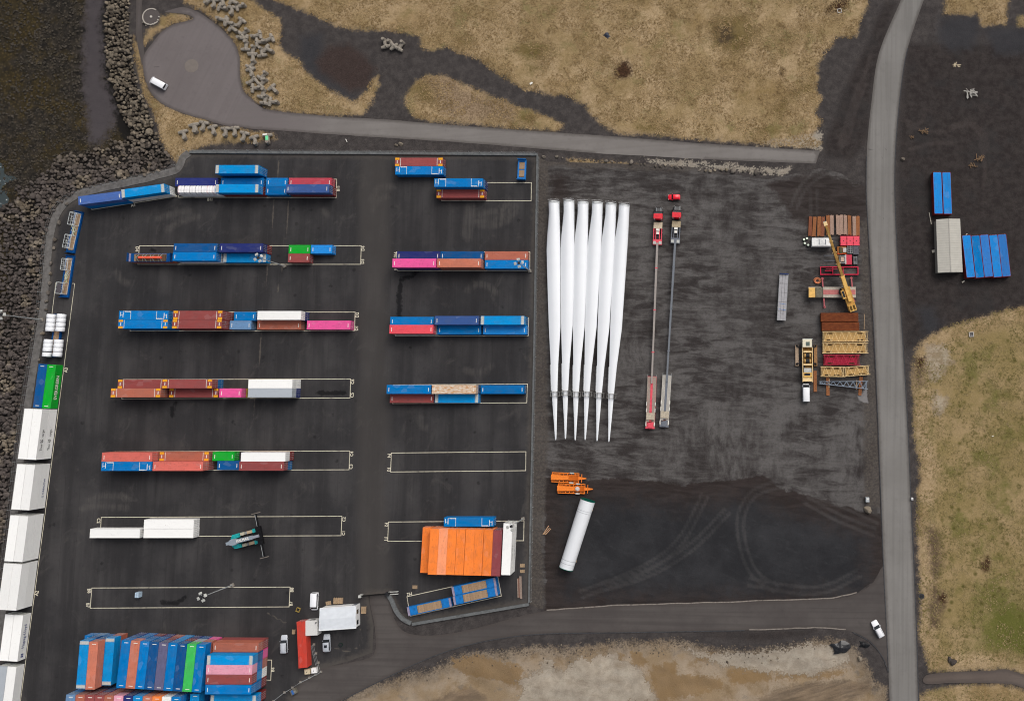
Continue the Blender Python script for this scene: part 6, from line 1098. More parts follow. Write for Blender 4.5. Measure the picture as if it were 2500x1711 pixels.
def orange_frame(x0, x1, xt, yc, hwz, label, ball, rz):
    q = P(*zZ((x0 + x1) / 2, yc), 1.0); s_ = 1 / (4.419 * 8.65); L = (x1 - x0) * s_ / 2; w_ = hwz * s_; T = (xt - (x0 + x1) / 2) * s_
    t = thing('towing_dolly', label, 'dolly', (q[0], q[1], 0), math.radians(rz), 'orange tower dollies')
    for sy in (-1, 1): MB().b(-L, L, sy * w_, sy * (w_ - .22), .55, .95).build('side_beam', ORANGE, t); MB().b(-L, L, sy * (w_ - .5), sy * (w_ - .62), .6, .85).build('inner_rail', ORANGE, t); MB().b(L * .32, L * .62, sy * (w_ + .12), sy * (w_ - .2), .96, 1.15).build('clamp', ALU, t)
    for x in np.linspace(-L, L - .18, 8): MB().b(x, x + .18, -w_ + .22, w_ - .22, .5, .8).build('cross_beam', ORANGE, t)
    MB().prism([(-L - .15, -.75), (-L - .15, .75), (L * .25, .55), (L * .25, -.55)], .96, 1.2).build('centre_plate', ORANGE, t); MB().prism([(L * .25, -.75), (L * .25, .75), (L * .95, .6), (L * .95, -.6)], .90, 1.25).build('turntable_plate', M_('dark_orange', A(196, 96, 26), .6, .2, 3), t); MB().prism([(L * .9, -.5), (L * .9, .5), (T - .3, .12), (T - .3, -.12)], .7, .98).build('drawbar', ORANGE, t); MB().cyl((T - .25, 0, .7), (T - .25, 0, .95), .2, 12).build('coupling', DARK, t)
    MB().beam((L + .75, -w_ * .85, 1.02), (L + .75, w_ * .85, 1.02), .16, .14).build('steering_bar', ORANGE, t)
    for x in (-L * .7, -L * .3, L * .5):
        for sy in (-1, 1): wheel(t, x, sy * (w_ - .35), .42, 1.2)
    if ball:
        b_ = MB(); [b_.cyl((L * .45, 0, 1.25 + k * .12), (L * .45, 0, 1.37 + k * .12), .62 - k * .1, 20) for k in range(4)]; b_.build('cushion', M_('pale_cushion', A(206, 196, 190), .6), t)
orange_frame(208, 500, 590, 202, 52, 'orange steel towing dolly, upper one with empty turntable', False, -2.5); orange_frame(275, 565, 660, 320, 52, 'orange steel towing dolly, lower one with pale cushion', True, -1.5)
t = thing('timber_offcuts', 'loose timber offcuts at the gravel yard edge', 'timber', (*P(*zZ(155, 770)), 0))
for k, (x0, y0, x1, y1) in enumerate(((112, 815, 175, 720), (125, 810, 182, 745), (140, 815, 198, 752))): a = P3(*zZ(x0, y0), .1 + k * .08); b = P3(*zZ(x1, y1), .1 + k * .08); c_ = Vector((*P(*zZ(155, 770)), 0)); MB().beam(a - c_, b - c_, .16).build('board', M_('fresh_timber', A(206, 168, 132), .8), t)

# ================================================================== REACH STACKER
zRS = Zm(540, 1230, 12.24)
TEAL = M_('teal_machine_paint', A(30, 172, 172), .45, .18, 2, .4, dirt=A(10, 70, 72), dfac=.5); BOOMG = M_('stacker_boom_grey', A(146, 155, 164), .5, .08, 1, .1)
q = P(*zRS(760, 1030), 2.0); ax = P(*zRS(1150, 930), 2.0); rz = math.atan2(ax[1] - q[1], ax[0] - q[0]); t = thing('reach_stacker', 'teal reach stacker with grey boom and black spreader in bay C1', 'reach stacker', (q[0], q[1], 0), rz)
MB().b(-3.9, 3.6, -1.3, 1.3, .7, 1.5).build('chassis', DARK, t)
for s_ in (-1, 1):
    MB().loft([[(x, s_ * y0, .6), (x, s_ * y1, .6), (x, s_ * y1, z), (x, s_ * y0, z)] for x, y0, y1, z in ((-4.3, .5, 1.2, 1.9), (-3.6, .7, 1.9, 2.3), (-1.6, .9, 2.0, 2.3))], False).build('rear_counterweight', TEAL, t, fix=True)
    MB().b(2.1, 3.7, s_ * 1.1, s_ * 2.1, .9, 2.4).build('front_fender', TEAL, t); MB().b(-1.4, -.3, s_ * 1.15, s_ * 1.95, 1.5, 2.25).build('tank', M_('beige_machine_box', A(188, 182, 162), .6), t); MB().b(.4, 2.0, s_ * 1.15, s_ * 1.95, 1.5, 2.1).build('step_deck', M_('tan_deck', A(186, 164, 136), .7), t)
    for k in range(3): MB().b(-.2 + k * .2, -.1 + k * .2, s_ * 1.2, s_ * 1.9, 1.5, 2.0).build('rib', GALV, t)
    wheel(t, 2.9, s_ * 1.45, .85, 2.6); wheel(t, -2.9, s_ * 1.5, .8, 1.8)
MB().b(-1.6, .6, -.62, .62, 1.5, 3.2).build('cab', GLASS, t)
bp = [(-4.6, .38), (-3.9, .42), (-3.0, .85), (-1.9, .85), (-1.1, .55), (3.4, .5)]
MB().loft([[(x, -w_, 3.6 + (x + 4.6) * .16), (x, w_, 3.6 + (x + 4.6) * .16), (x, w_, 4.3 + (x + 4.6) * .16), (x, -w_, 4.3 + (x + 4.6) * .16)] for x, w_ in bp], False).build('boom', BOOMG, t, fix=True)
for s_ in (-1, 1): MB().beam((-2.8, s_ * .9, 3.0), (-2.8, s_ * .9, 4.2), .3).build('boom_mount', TEAL, t); MB().beam((.5, s_ * .75, 1.6), (1.8, s_ * .7, 4.8), .26).build('lift_cylinder', DARK, t)
o = text('KALMAR', .95, WHT, t, (.45, 0, 5.14), (0, -math.atan(.16), 0), 'lettering', .03, 1.05)
MB().beam((3.4, 0, 5.2), (5.2, 0, 5.4), .75, .7).build('boom_extension', M_('boom_inner_grey', A(150, 152, 162), .5), t)
SPX = 5.0; SB = M_('spreader_black', A(24, 24, 26), .5, .2, 2)
MB().b(SPX - .7, SPX + .7, -2.5, 2.5, 4.2, 5.0).build('spreader_head', SB, t); MB().b(SPX - .9, SPX + .9, -1.2, 1.2, 4.6, 5.3).build('rotator', SB, t)
for s_ in (-1, 1): MB().b(SPX - .2, SPX + .22, s_ * 2.4, s_ * 6.0, 4.3, 4.6).build('spreader_arm', SB, t); MB().b(SPX - .25, SPX - .15, s_ * 2.4, s_ * 5.8, 4.6, 4.66).build('spreader_rail', GALV, t); MB().b(SPX - 1.2, SPX + 1.2, s_ * 6.0, s_ * 6.2, 4.2, 4.6).build('spreader_end', M_('spreader_end_grey', A(120, 112, 104), .6), t)

# ================================================================== GATE HOUSE
def corrugated_roof(cs, z, zr, mt, t, n=44, name='roof_slope'):
    """two slopes between eaves corners cs (TL,TR,BR,BL), ridge in the middle running TL-BL mid to TR-BR mid"""
q0 = P(*zAA(890, 550), 3.3); o0 = Vector((q0[0], q0[1], 0)); t = thing('gate_house', 'white gate house with ribbed metal roof', 'building', o0)
c4 = [P3(*zAA(x, y), 3.3) - o0 for x, y in ((660, 430), (1122, 398), (1122, 678), (672, 710))]
c4[0].x = c4[3].x = (c4[0].x + c4[3].x) / 2
mid = lambda a, b: (a + b) / 2; rl, rr_ = mid(c4[0], c4[3]) + Vector((0, 0, .35)), mid(c4[1], c4[2]) + Vector((0, 0, .35))
RIB = M_('pale_ribbed_roof', A(222, 226, 230), .45, .04, .6, .4)
inn = .25; c_ = sum(c4, Vector()) / 4
wl = [(p + (c_ - p) * .05) for p in c4]; WHW = M_('white_wall_cladding', A(226, 226, 224), .6, .05)
for i in range(4):
    a, b = wl[i], wl[(i + 1) % 4]; MB().beam(Vector((a.x, a.y, 1.6)), Vector((b.x, b.y, 1.6)), .15, 3.2).build('wall', WHW, t)
for (a, b, nm) in ((c4[0], c4[1], 'upper'), (c4[3], c4[2], 'lower')):
    n = 26; m_ = MB(); vs = []
    for k in range(n + 1):
        u = k / n; p0 = a.lerp(rl, u); p1 = b.lerp(rr_, u); h = .05 if k % 2 else 0
        vs += [p0 + Vector((0, 0, h)), p1 + Vector((0, 0, h))]
    m_.add(vs, [(2 * k, 2 * k + 1, 2 * k + 3, 2 * k + 2) for k in range(n)]); m_.build('roof_slope', RIB, t, fix=True)
for a, b in ((c4[0], c4[1]), (c4[1], c4[2]), (c4[2], c4[3]), (c4[3], c4[0])): MB().beam(a, b, .14, .16).build('eaves_trim', STEELW, t)
for u0 in (.2, .7): a = wl[1].lerp(wl[2], u0); b = wl[1].lerp(wl[2], u0 + .2); MB().beam(Vector((a.x + .1, a.y, 1.9)), Vector((b.x + .1, b.y, 1.9)), .06, 1.2).build('window', GLASS, t)
a = wl[0].lerp(wl[1], .86); b = wl[0].lerp(wl[1], .97); MB().beam(Vector((a.x, a.y + .1, 1.2)), Vector((b.x, b.y + .1, 1.2)), .06, 2.2).build('door', GREYP, t)
box_thing('site_cabin', 'small white flat roofed cabin beside the gate house', 'cabin', zAA, 492, 634, 585, 772, 2.6, M_('cabin_white', A(214, 212, 208), .6, .05), rz=3, extra=lambda t, sx, sy, h: (MB().cyl((sx * .4, sy * .36, h), (sx * .4, sy * .36, h + .4), .16, 10).build('roof_vent', DARK, t), MB().b(-sx * .2, sx * .2, sy / 2, sy / 2 + .03, 1.0, 2.0).build('window', GLASS, t)))
def pallet(px, fn, rz, label, sx=1.2, sy=1.0, n=1, z=0):
    p = P(*fn(*px), .15 * n); t = thing('wooden_pallet', label, 'pallet', (p[0], p[1], z), math.radians(rz), 'wooden pallets')
    for k in range(6): MB().b(-sx / 2, sx / 2, -sy / 2 + k * sy / 6, -sy / 2 + k * sy / 6 + sy / 8, .11 + .14 * (n - 1), .135 + .14 * (n - 1)).build('slat', TIMBER, t)
    for k in (-1, 0, 1): MB().b(k * sx * .45 - .06, k * sx * .45 + .06, -sy / 2, sy / 2, 0, .105 + .14 * (n - 1)).build('bearer', TIMBER, t)
pallet((775, 366), zAA, 10, 'small pallet left of the others above gate house', 1.4, 1.0); pallet((867, 340), zAA, 0, 'tall pallet stack above the gate house, left', 1.3, 1.6, 5); pallet((922, 338), zAA, 0, 'tall pallet stack above the gate house, right', 1.2, 1.6, 4); pallet((1212, 455), zAA, 0, 'pallet stack against the right end of gate house', 1.2, 1.9, 4)
pallet((1712, 722), zH, 0, 'pallet by the right fence, upper of two', 1.25, .95); pallet((1712, 790), zH, 0, 'pallet by the right fence, lower of two', 1.25, .85); pallet((447, 976), zH, 0, 'lone pallet above painted H2', 1.3, .95); pallet((340, 725), zAA, 0, 'pale pallet left of the orange red container', .8, 1.2, 2)
t = thing('plank_bundle', 'two bundles of long planks beside the right fence', 'timber', (*P(*zH(1672, 990), .3), 0), math.radians(3))
for k, (x, y, L_) in enumerate(((-.45, 0, 5.2), (-.12, .1, 5.2), (.2, .2, 6.0), (.5, .15, 6.0))): MB().b(x, x + .28, y - L_ / 2, y + L_ / 2, 0, .3 + .05 * k).build('plank', M_('grey_brown_plank', A(150, 132, 120), .85, .15, 4) if k != 1 else M_('red_brown_plank', A(128, 90, 76), .85), t)
t = thing('crate_frame', 'small yellow open crate left of the white van', 'crate', (*P(*zAA(398, 450), .3), 0), math.radians(-20)); CF = M_('dull_yellow_frame', A(170, 146, 80), .7)
for s_ in (-1, 1): MB().b(-.5, .5, s_ * .55, s_ * .45, 0, .5).build('side_rail', CF, t); MB().b(s_ * .5, s_ * .4, -.45, .45, 0, .5).build('end_rail', CF, t)
for fn, c_, lab, col in ((zAA, (505, 1226), 'beige plastic tank below the orange red container', (206, 190, 160)), (zAA, (590, 1212), 'white plastic tank below the orange red container', (240, 238, 236))): box_thing('plastic_tank', lab, 'tank', fn, c_[0] - 32, c_[0] + 32, c_[1] - 34, c_[1] + 34, 1.1, M_('tank_%d' % col[2], A(*col), .5), rz=8, bev=.18, extra=lambda t, sx, sy, h: MB().cyl((0, 0, h), (0, 0, h + .06), .12, 10).build('cap', DARK, t))
box_thing('cable_cabinet', 'pale blue electrical cabinet standing inside bay B8', 'cabinet', zG, 478, 508, 1355, 1402, 1.7, M_('cabinet_blue_grey', A(176, 196, 212), .5), extra=lambda t, sx, sy, h: MB().b(-.02, .02, -sy / 2 + .1, sy / 2 - .1, h, h + .02).build('seam', GREYP, t))
box_thing('cable_cabinet', 'grey electrical cabinet at the gravel yard edge', 'cabinet', zBR, 312, 336, 230, 262, 1.3, M_('cabinet_grey', A(176, 180, 182), .5), extra=lambda t, sx, sy, h: MB().b(-sx * .3, sx * .3, sy * .1, sy * .3, h, h + .03).build('plate', WHT, t))
box_thing('cable_cabinet', 'small white box on the road verge', 'cabinet', zBR, 616, 629, 232, 248, .9, STEELW, extra=lambda t, sx, sy, h: MB().b(-sx * .3, sx * .3, -sy * .3, sy * .3, h, h + .02).build('lid', ALU, t))
# ---- gate, fence with concrete feet
a = P3(*zAA(1195, 268)); b = P3(*zAA(1530, 240)); o0 = Vector((a.x, a.y, 0)); t = thing('sliding_gate', 'black sliding gate across the yard entrance', 'gate', o0); d = (b - a).normalized()
MB().b(-.35, .35, -.35, .35, 0, 1.8).build('gate_post', ALU, t)
for z in (.25, 1.0, 1.75): MB().beam(Vector((.4, 0, z)), b - o0 + Vector((0, 0, z)), .1).build('rail', BLACK, t)
for k in range(60): p = (b - a) * ((k + 1) / 61); MB().beam(p + Vector((0, 0, .25)), p + Vector((0, 0, 1.75)), .035).build('bar', BLACK, t)
e = P3(*zAA(1655, 232)); MB().beam(b - o0 + Vector((0, .3, .3)), e - o0 + Vector((0, .3, .3)), .18, .5).build('runback_rail', ALU, t); MB().beam(b - o0 + Vector((0, -.35, .3)), e - o0 + Vector((0, -.35, .3)), .18, .5).build('runback_rail', ALU, t); MB().box(b - o0 + Vector((0, 0, .9)), (1.0, .7, 1.8)).build('motor_housing', DARK, t)
pts = [P3(*zAA(x, y)) for x, y in ((597, 880), (622, 992), (653, 1107), (685, 1222), (615, 1256), (540, 1296), (430, 1350), (330, 1420), (230, 1480), (90, 1590))]; o0 = Vector(pts[0]); t = thing('temporary_fence', 'temporary fence on concrete feet below the gate house', 'fence', o0)
ftm = MB().loft([[(-.32, -.3, 0), (.32, -.3, 0), (.32, .3, 0), (-.32, .3, 0)], [(-.25, -.22, .3), (.25, -.22, .3), (.25, .22, .3), (-.25, .22, .3)]], False).mesh('foot', CONC)
for p in pts: link('concrete_foot', ftm, t, p - o0); MB().cyl(p - o0, p - o0 + Vector((0, 0, 1.9)), .04, 6).build('post', GALV, t)
for p, q_ in zip(pts, pts[1:]):
    for z in (.35, 1.1, 1.85): MB().beam(p - o0 + Vector((0, 0, z)), q_ - o0 + Vector((0, 0, z)), .04).build('rail', GALV, t)
box_thing('pump_unit', 'blue pump unit behind the temporary fence', 'pump', zAA, 300, 372, 1440, 1510, .9, M_('grey_brown_base', A(110, 106, 96), .8), rz=28, extra=lambda t, sx, sy, h: (MB().b(-sx * .2, sx * .1, -sy * .4, sy * .4, h, h + .3).build('motor', M_('pump_blue', A(60, 100, 160), .5), t), MB().cyl((sx * .1, 0, h + .1), (sx * .4, -.3, h + .1), .1, 8).build('pipe', GALV, t)))

# ================================================================== GREY SHED
q0 = P(*zY(582, 1095), 3.2); o0 = Vector((q0[0], q0[1], 0)); t = thing('storage_shed', 'long pale grey shed with ridged roof right of the road', 'building', o0)
c4 = [P3(*zY(x, y), 3.0) - o0 for x, y in ((425, 775), (716, 768), (748, 1414), (446, 1422))]; SHR = M_('shed_roof_beige_grey', A(186, 182, 172), .6, .05, .5); SHW = M_('shed_wall_grey', A(150, 146, 138), .7, .08)
rt, rb_ = (c4[0] + c4[1]) / 2 + Vector((0, 0, .7)), (c4[2] + c4[3]) / 2 + Vector((0, 0, .7)); c_ = sum(c4, Vector()) / 4; wl = [p + (c_ - p) * .035 for p in c4]
for i in range(4): a, b = wl[i], wl[(i + 1) % 4]; MB().beam(Vector((a.x, a.y, 1.45)), Vector((b.x, b.y, 1.45)), .12, 2.9).build('wall', SHW, t)
for a, b in ((c4[0], c4[3]), (c4[1], c4[2])):
    n = 22
    for k in range(n): u0, u1 = k / n, (k + .97) / n; h = Vector((0, 0, .015 * (k % 2))); MB().add([a.lerp(b, u0) + h, a.lerp(b, u1) + h, rt.lerp(rb_, u1) + h, rt.lerp(rb_, u0) + h], [(0, 1, 2, 3)]).build('roof_panel', SHR, t, fix=True)
MB().beam(rt + Vector((0, 0, .03)), rb_ + Vector((0, 0, .03)), .25, .06).build('ridge_cap', M_('ridge_grey', A(170, 166, 158), .6), t)
for k, yy in enumerate((900, 1000)): a = P3(*zY(424, yy), 1.8) - o0; MB().box(a + Vector((.1, 0, 0)), (.2, 1.4, 1.2)).build('window', GLASS, t)
for k, (x0, y0, x1, y1, w_) in enumerate(((340, 690, 366, 832, .18), (375, 1165, 425, 1155, .8), (785, 962, 803, 948, .2), (740, 1540, 770, 1520, .35))):
    a = P3(*zY(x0, y0), .12); b = P3(*zY(x1, y1), .12); m_ = MB().beam(Vector(), b - a, w_, .1); o = m_.build('loose_board', M_('pale_board', A(206, 198, 182), .8)); o.location = a; tag(o, ['thin pale board lying left of the shed', 'wide pale board against the shed wall', 'short pale board by the blue roofed containers', 'pale board below the shed'][k], 'board', 'loose boards by the shed')

# ================================================================== COMPASS CIRCLE, DISC, MANHOLES
q = P(*z1(1367, 155)); t = thing('compass_circle', 'stone compass circle on a paved round by the shore path', 'monument', (q[0], q[1], 0)); MB().cyl((0, 0, -.05), (0, 0, .05), 2.55, 40).build('paving', M_('circle_paving', A(88, 82, 80), .9), t); MB().cyl((0, 0, .05), (0, 0, .22), .34, 12).build('centre_stone', M_('pale_stone', A(196, 190, 180), .8), t)
for k in range(30):
    a0, a1 = k * 2 * math.pi / 40 + 1.0, (k + .94) * 2 * math.pi / 40 + 1.0; MB().prism([(2.3 * math.cos(a0), 2.3 * math.sin(a0)), (2.62 * math.cos(a0), 2.62 * math.sin(a0)), (2.62 * math.cos(a1), 2.62 * math.sin(a1)), (2.3 * math.cos(a1), 2.3 * math.sin(a1))], 0, .2).build('kerb_stone', M_('kerb_pale', A(176, 168, 158), .85), t)
for a in (-.05, -.45, -.95, -1.3, -1.75): MB().cyl((2.42 * math.cos(a), 2.42 * math.sin(a), 0), (2.42 * math.cos(a), 2.42 * math.sin(a), .4), .2, 9, .15).build('marker_stone', M_('pale_stone', A(196, 190, 180)), t)
for k in range(3): MB().box((-2.1 + .22 * k, -2.0 - .22 * k, .1), (1.1, .26, .2), -.75).build('step', CONC, t)
q = P(*z1(1731, 597)); o = MB().cyl((0, 0, 0), (0, 0, .022), 2.02, 40, smooth=False).build('paved_disc', M_('disc_asphalt', A(120, 112, 106), .9, .06, .8)); o.location = (q[0], q[1], .004); o['kind'] = 'structure'
def manhole(fn, c_, r, label, mt): p = P(*fn(*c_)); t = thing('manhole', label, 'manhole', (p[0], p[1], 0)); MB().cyl((0, 0, -.05), (0, 0, .10), r, 22).build('ring', mt, t); MB().cyl((0, 0, .10), (0, 0, .12), r * .72, 18).build('cover', DARK, t)
manhole(zBR, (685, 890), .75, 'round black manhole beside the road', M_('dark_ring', A(60, 62, 66), .6)); manhole(zAA, (930, 887), .6, 'dark green manhole in the gravel below gate house', M_('dark_green_ring', A(20, 40, 34), .6))
for fn, x, y, lab, s_ in ((zRM, 1375, 430, 'square concrete chamber at the grass field edge', 1.35), (zTR, 183, 100, 'square pale chamber frame beside the dark grass patch', 1.25)):
    p = P(*fn(x, y), .3); t = thing('drain_chamber', lab, 'chamber', (p[0], p[1], .05), math.radians(12 if fn is zTR else 3), 'square chambers')
    for k in range(4): o = MB().b(-s_ / 2, s_ / 2, s_ / 2 - .16, s_ / 2, 0, .35).build('wall', M_('chamber_concrete', A(196, 190, 182), .8), t); o.rotation_euler = (0, 0, k * math.pi / 2); o.scale = (1 - .001 * (k % 2), 1, 1 - .002 * (k % 2))
    MB().b(-s_ / 2 + .1, s_ / 2 - .1, -s_ / 2 + .1, s_ / 2 - .1, 0, .12).build('cover', M_('chamber_cover', A(92, 92, 98), .6) if fn is zRM else M_('brown_earth', A(80, 60, 40), .9), t)

TENS = ['', 'ten', 'twenty', 'thirty', 'forty', 'fifty']; TEEN = ['tenth', 'eleventh', 'twelfth', 'thirteenth', 'fourteenth', 'fifteenth', 'sixteenth', 'seventeenth', 'eighteenth', 'nineteenth']; TTH = ['', 'tenth', 'twentieth', 'thirtieth', 'fortieth', 'fiftieth']
def nth(n): return ORD[n] if n < 10 else TEEN[n - 10] if n < 20 else TTH[n // 10] if n % 10 == 0 else TENS[n // 10] + '-' + ORD[n % 10]
# ================================================================== CONCRETE ARMOUR UNITS
def dolos_mesh(seed):
    r = random.Random(seed); m_ = MB(); oc8 = lambda c, ax, L, r0, r1: None
    def limb(a, b, r0, r1): m_.cyl(a, b, r0, 8, r1, True, False)
    limb((-.95, 0, .62), (.95, 0, .62), .52, .52)
    limb((-.95, .1, .62), (-1.0, 1.3, .60), .60, .40); limb((-.95, -.1, .62), (-1.0, -1.3, .60), .60, .40)
    limb((.95, 0, .52), (1.1, .12, 1.7), .62, .42); limb((.95, 0, .72), (1.1, -.1, .0), .62, .5)
    return m_.mesh('dolos', DOL)
DOL = M_('weathered_armour_concrete', A(146, 138, 127), .9, .12, 1.2, .05, dirt=A(104, 96, 84), dfac=.6); dmesh = [dolos_mesh(k) for k in range(2)]
DL = [(z2, x, y) for x, y in ((225, 10), (270, 35), (350, 25), (350, 75), (432, 100), (455, 25), (510, 60), (345, 180), (412, 212), (505, 212), (452, 270), (545, 300), (530, 350), (560, 420), (655, 325), (765, 360), (688, 385), (622, 462), (702, 475), (768, 455), (622, 525), (612, 588), (608, 658), (715, 690), (610, 735), (712, 750), (650, 800), (812, 812), (712, 850), (735, 905), (808, 925), (92, 1160), (175, 1142), (265, 1178), (375, 1195), (458, 1190), (540, 1235), (640, 1270), (755, 1255))] + [(z1, 1665, 1222), (z1, 1768, 1160)] + [(zQ, 150, 395), (zQ, 212, 402), (zQ, 290, 418)]
rd = random.Random(5)
DC = sorted([d_ for d_ in DL if d_[0] is z2 and d_[2] < 1100], key=lambda d_: d_[2]); DLn = sorted([d_ for d_ in DL if (d_[0] is z1 or d_[2] > 1100) and d_[0] is not zQ and d_[1:] != (755, 1255)], key=lambda d_: d_[0](d_[1], d_[2])[0]); DQ = [d_ for d_ in DL if d_[0] is zQ]
for i, (fn, x, y) in enumerate(DL):
    p = P(*fn(x, y), .6); gp_ = fn is z2 and y < 1100; painted = (x, y) == (755, 1255)
    ang = rd.uniform(0, 6.28) if y < 1100 else rd.uniform(1.2, 1.9) + math.pi / 2 * 2
    t = thing('concrete_dolos', 'concrete dolos with green and white painted faces' if painted else f'grey concrete dolos, {nth(DC.index((fn, x, y)) + 1)} from top in the cluster beside the turning circle' if gp_ else f"grey concrete dolos lying on the dark track, {['left', 'middle', 'right'][DQ.index((fn, x, y))]} of three" if fn is zQ else f'grey concrete dolos, {nth(DLn.index((fn, x, y)) + 1)} from left in the line below the turning circle', 'dolos', (p[0], p[1], .05), ang, 'concrete dolos armour units' if not painted else 'painted dolos')
    o = link('block', dmesh[0], t); o.scale = (1.06, 1.06, 1.06)
    if painted: MB().b(-.7, .6, -.42, .42, 1.18, 1.24).build('green_paint', M_('mint_paint', A(120, 220, 160), .6), t); MB().b(-1.4, -.95, -1.1, .2, 1.26, 1.31).build('white_paint', WHT, t)

# ================================================================== BOULDERS
def rock_mesh(seed, sub=2):
    bm = bmesh.new(); bmesh.ops.create_icosphere(bm, subdivisions=sub, radius=1); r = random.Random(seed); pl = []
    for _ in range(9): v = Vector((r.gauss(0, 1), r.gauss(0, 1), r.gauss(0, .8))).normalized(); pl.append((v, r.uniform(.5, .82)))
    s_ = Vector((r.uniform(.85, 1.25), r.uniform(.75, 1.05), r.uniform(.6, .85)))
    for v in bm.verts:
        for n_, d_ in pl:
            e = v.co.dot(n_) - d_
            if e > 0: v.co -= n_ * e * .95
        v.co += Vector((r.uniform(-.03, .03),) * 3); v.co = Vector((v.co.x * s_.x, v.co.y * s_.y, v.co.z * s_.z))
    me_ = bpy.data.meshes.new('boulder'); bm.to_mesh(me_); bm.free(); return me_
def rockmat(name, base, var):
    m = bpy.data.materials.new(name); N = NT(m); oi = N.n('ShaderNodeObjectInfo'); at = N.n('ShaderNodeAttribute', attribute_name='tint'); o = N.obj(); p = N.pos()
    f = N.math('ADD', oi.outputs['Random'], at.outputs['Fac']); fr = N.math('FRACT', f)
    c = N.mix(fr, tuple(x * .62 for x in base), tuple(x * 1.45 for x in base)); c = N.mix(N.ss(N.noise(p, 1.6, 6, .65), .4, .68, 0, .45), c, tuple(x * .5 for x in base)); c = N.mix(N.ss(N.noise(p, .12, 3), .52, .62, 0, .7), c, N.mix(fr, A(116, 104, 88, .8), A(150, 138, 120)))
    sp_ = N.n('ShaderNodeSeparateXYZ'); N.l(p, sp_.inputs[0]); c = N.mix(N.ss(N.math('MULTIPLY_ADD', N.math('SUBTRACT', N.noise(p, .2, 3), .5), 14, sp_.outputs[1]), 62, 84, 0, .75), c, N.mix(fr, A(82, 74, 64), A(146, 134, 116)))
    N.fin(c, .92, .05); N.bump(N.noise(p, 3, 5, .6), .4, .08); return m
ROCK = rockmat('basalt_boulder', A(86, 79, 75), .3)
RK = [rock_mesh(k) for k in range(14)]
for r_ in RK: r_.materials.append(ROCK)
def raw(me_):
    v = np.empty(len(me_.vertices) * 3, np.float32); me_.vertices.foreach_get('co', v); return v.reshape(-1, 3), [tuple(p.vertices) for p in me_.polygons]
RAW = [raw(r_) for r_ in RK]
def merge_rocks(name, items, mt, label, kind='stuff'):
    V = []; Fs = []; tint = []; o_ = 0
    for (x, y, z, s_, rz, k, tl) in items:
        v, f = RAW[k]; c_, s1 = math.cos(rz), math.sin(rz); u = v * s_; w_ = np.stack([u[:, 0] * c_ - u[:, 1] * s1 + x, u[:, 0] * s1 + u[:, 1] * c_ + y, u[:, 2] + z], 1); V.append(w_); Fs += [tuple(i + o_ for i in t_) for t_ in f]; tint += [tl] * len(v); o_ += len(v)
    me_ = bpy.data.meshes.new(name); me_.from_pydata(np.concatenate(V).tolist(), [], Fs); a_ = me_.attributes.new('tint', 'FLOAT', 'POINT'); a_.data.foreach_set('value', np.array(tint, np.float32)); me_.materials.append(mt); o = link(name, me_); o['kind'] = kind; o['label'] = label; return o
rr = random.Random(3); cand = []; sp = 1.12
gx_, gy_ = np.meshgrid(np.arange(-225, -95, sp), np.arange(-108, 130, sp)); gx_ = gx_.ravel() + RNG.uniform(-.38, .38, gx_.size); gy_ = gy_.ravel() + RNG.uniform(-.38, .38, gy_.size)
gsd = -sdf(gx_, gy_, LAND); mx = 9.0 + 4.0 * fbm(gx_, gy_, 14, 77) + 26 * np.clip((80 - np.clip(-172 - gx_, 0, 60) * .6 + 16 * fbm(gx_, gy_, 16, 88) - gy_) / 7, 0, 1) ; k_ = (gsd > -.2) & (gsd < mx) & (sdf(gx_, gy_, BEACH) < -.3) & (sdf(gx_, gy_, INLET) < 0); gx_, gy_, gsd = gx_[k_], gy_[k_], gsd[k_]
gz_ = land_z(gx_, gy_, np.full(gx_.shape, -5.), np.full(gx_.shape, -9.), np.full(gx_.shape, -9.), gsd)
for i in range(len(gx_)):
    s_ = (.45 + .42 * rr.random() ** 1.2) * (1 + .32 * (rr.random() < .12)) * (.8 if gsd[i] < .8 else 1); cand.append((gx_[i], gy_[i], gz_[i] + .22 * s_ + rr.uniform(0, .3), s_, rr.uniform(0, 6.28), rr.randrange(14), rr.random()))
def inview(c_):
    d = c_[1] * ST + (HCAM - c_[2]) * CT; px = CX + FPX * c_[0] / d; py = CY - FPX * (c_[1] * CT + (c_[2] - HCAM) * ST) / d; return 6 < px < 2494 and 6 < py < 1705
cand.sort(key=lambda c_: -c_[3] * (1 if inview(c_) else .01))
def rock_thing(c_, label, group, name='boulder'):
    o = link(name, RK[c_[5]], None, (c_[0], c_[1], c_[2]), c_[4]); o.scale = (c_[3],) * 3; o.rotation_euler = (rr.uniform(-.3, .3), rr.uniform(-.3, .3), c_[4]); tag(o, label, 'boulder', group)
for c_ in cand[:240]: rock_thing(c_, 'large basalt boulder on the slope beside the turning circle' if c_[1] > 78 else 'large basalt boulder on the slope above bay A4' if c_[1] > 56 else 'large basalt boulder on the slope left of the flat racks' if c_[1] > 22 else 'large basalt boulder on the slope left of the white containers', 'largest boulders of the sea defence')
merge_rocks('boulder_slope', cand[240:], ROCK, 'basalt boulders heaped on the slope down to the shore')
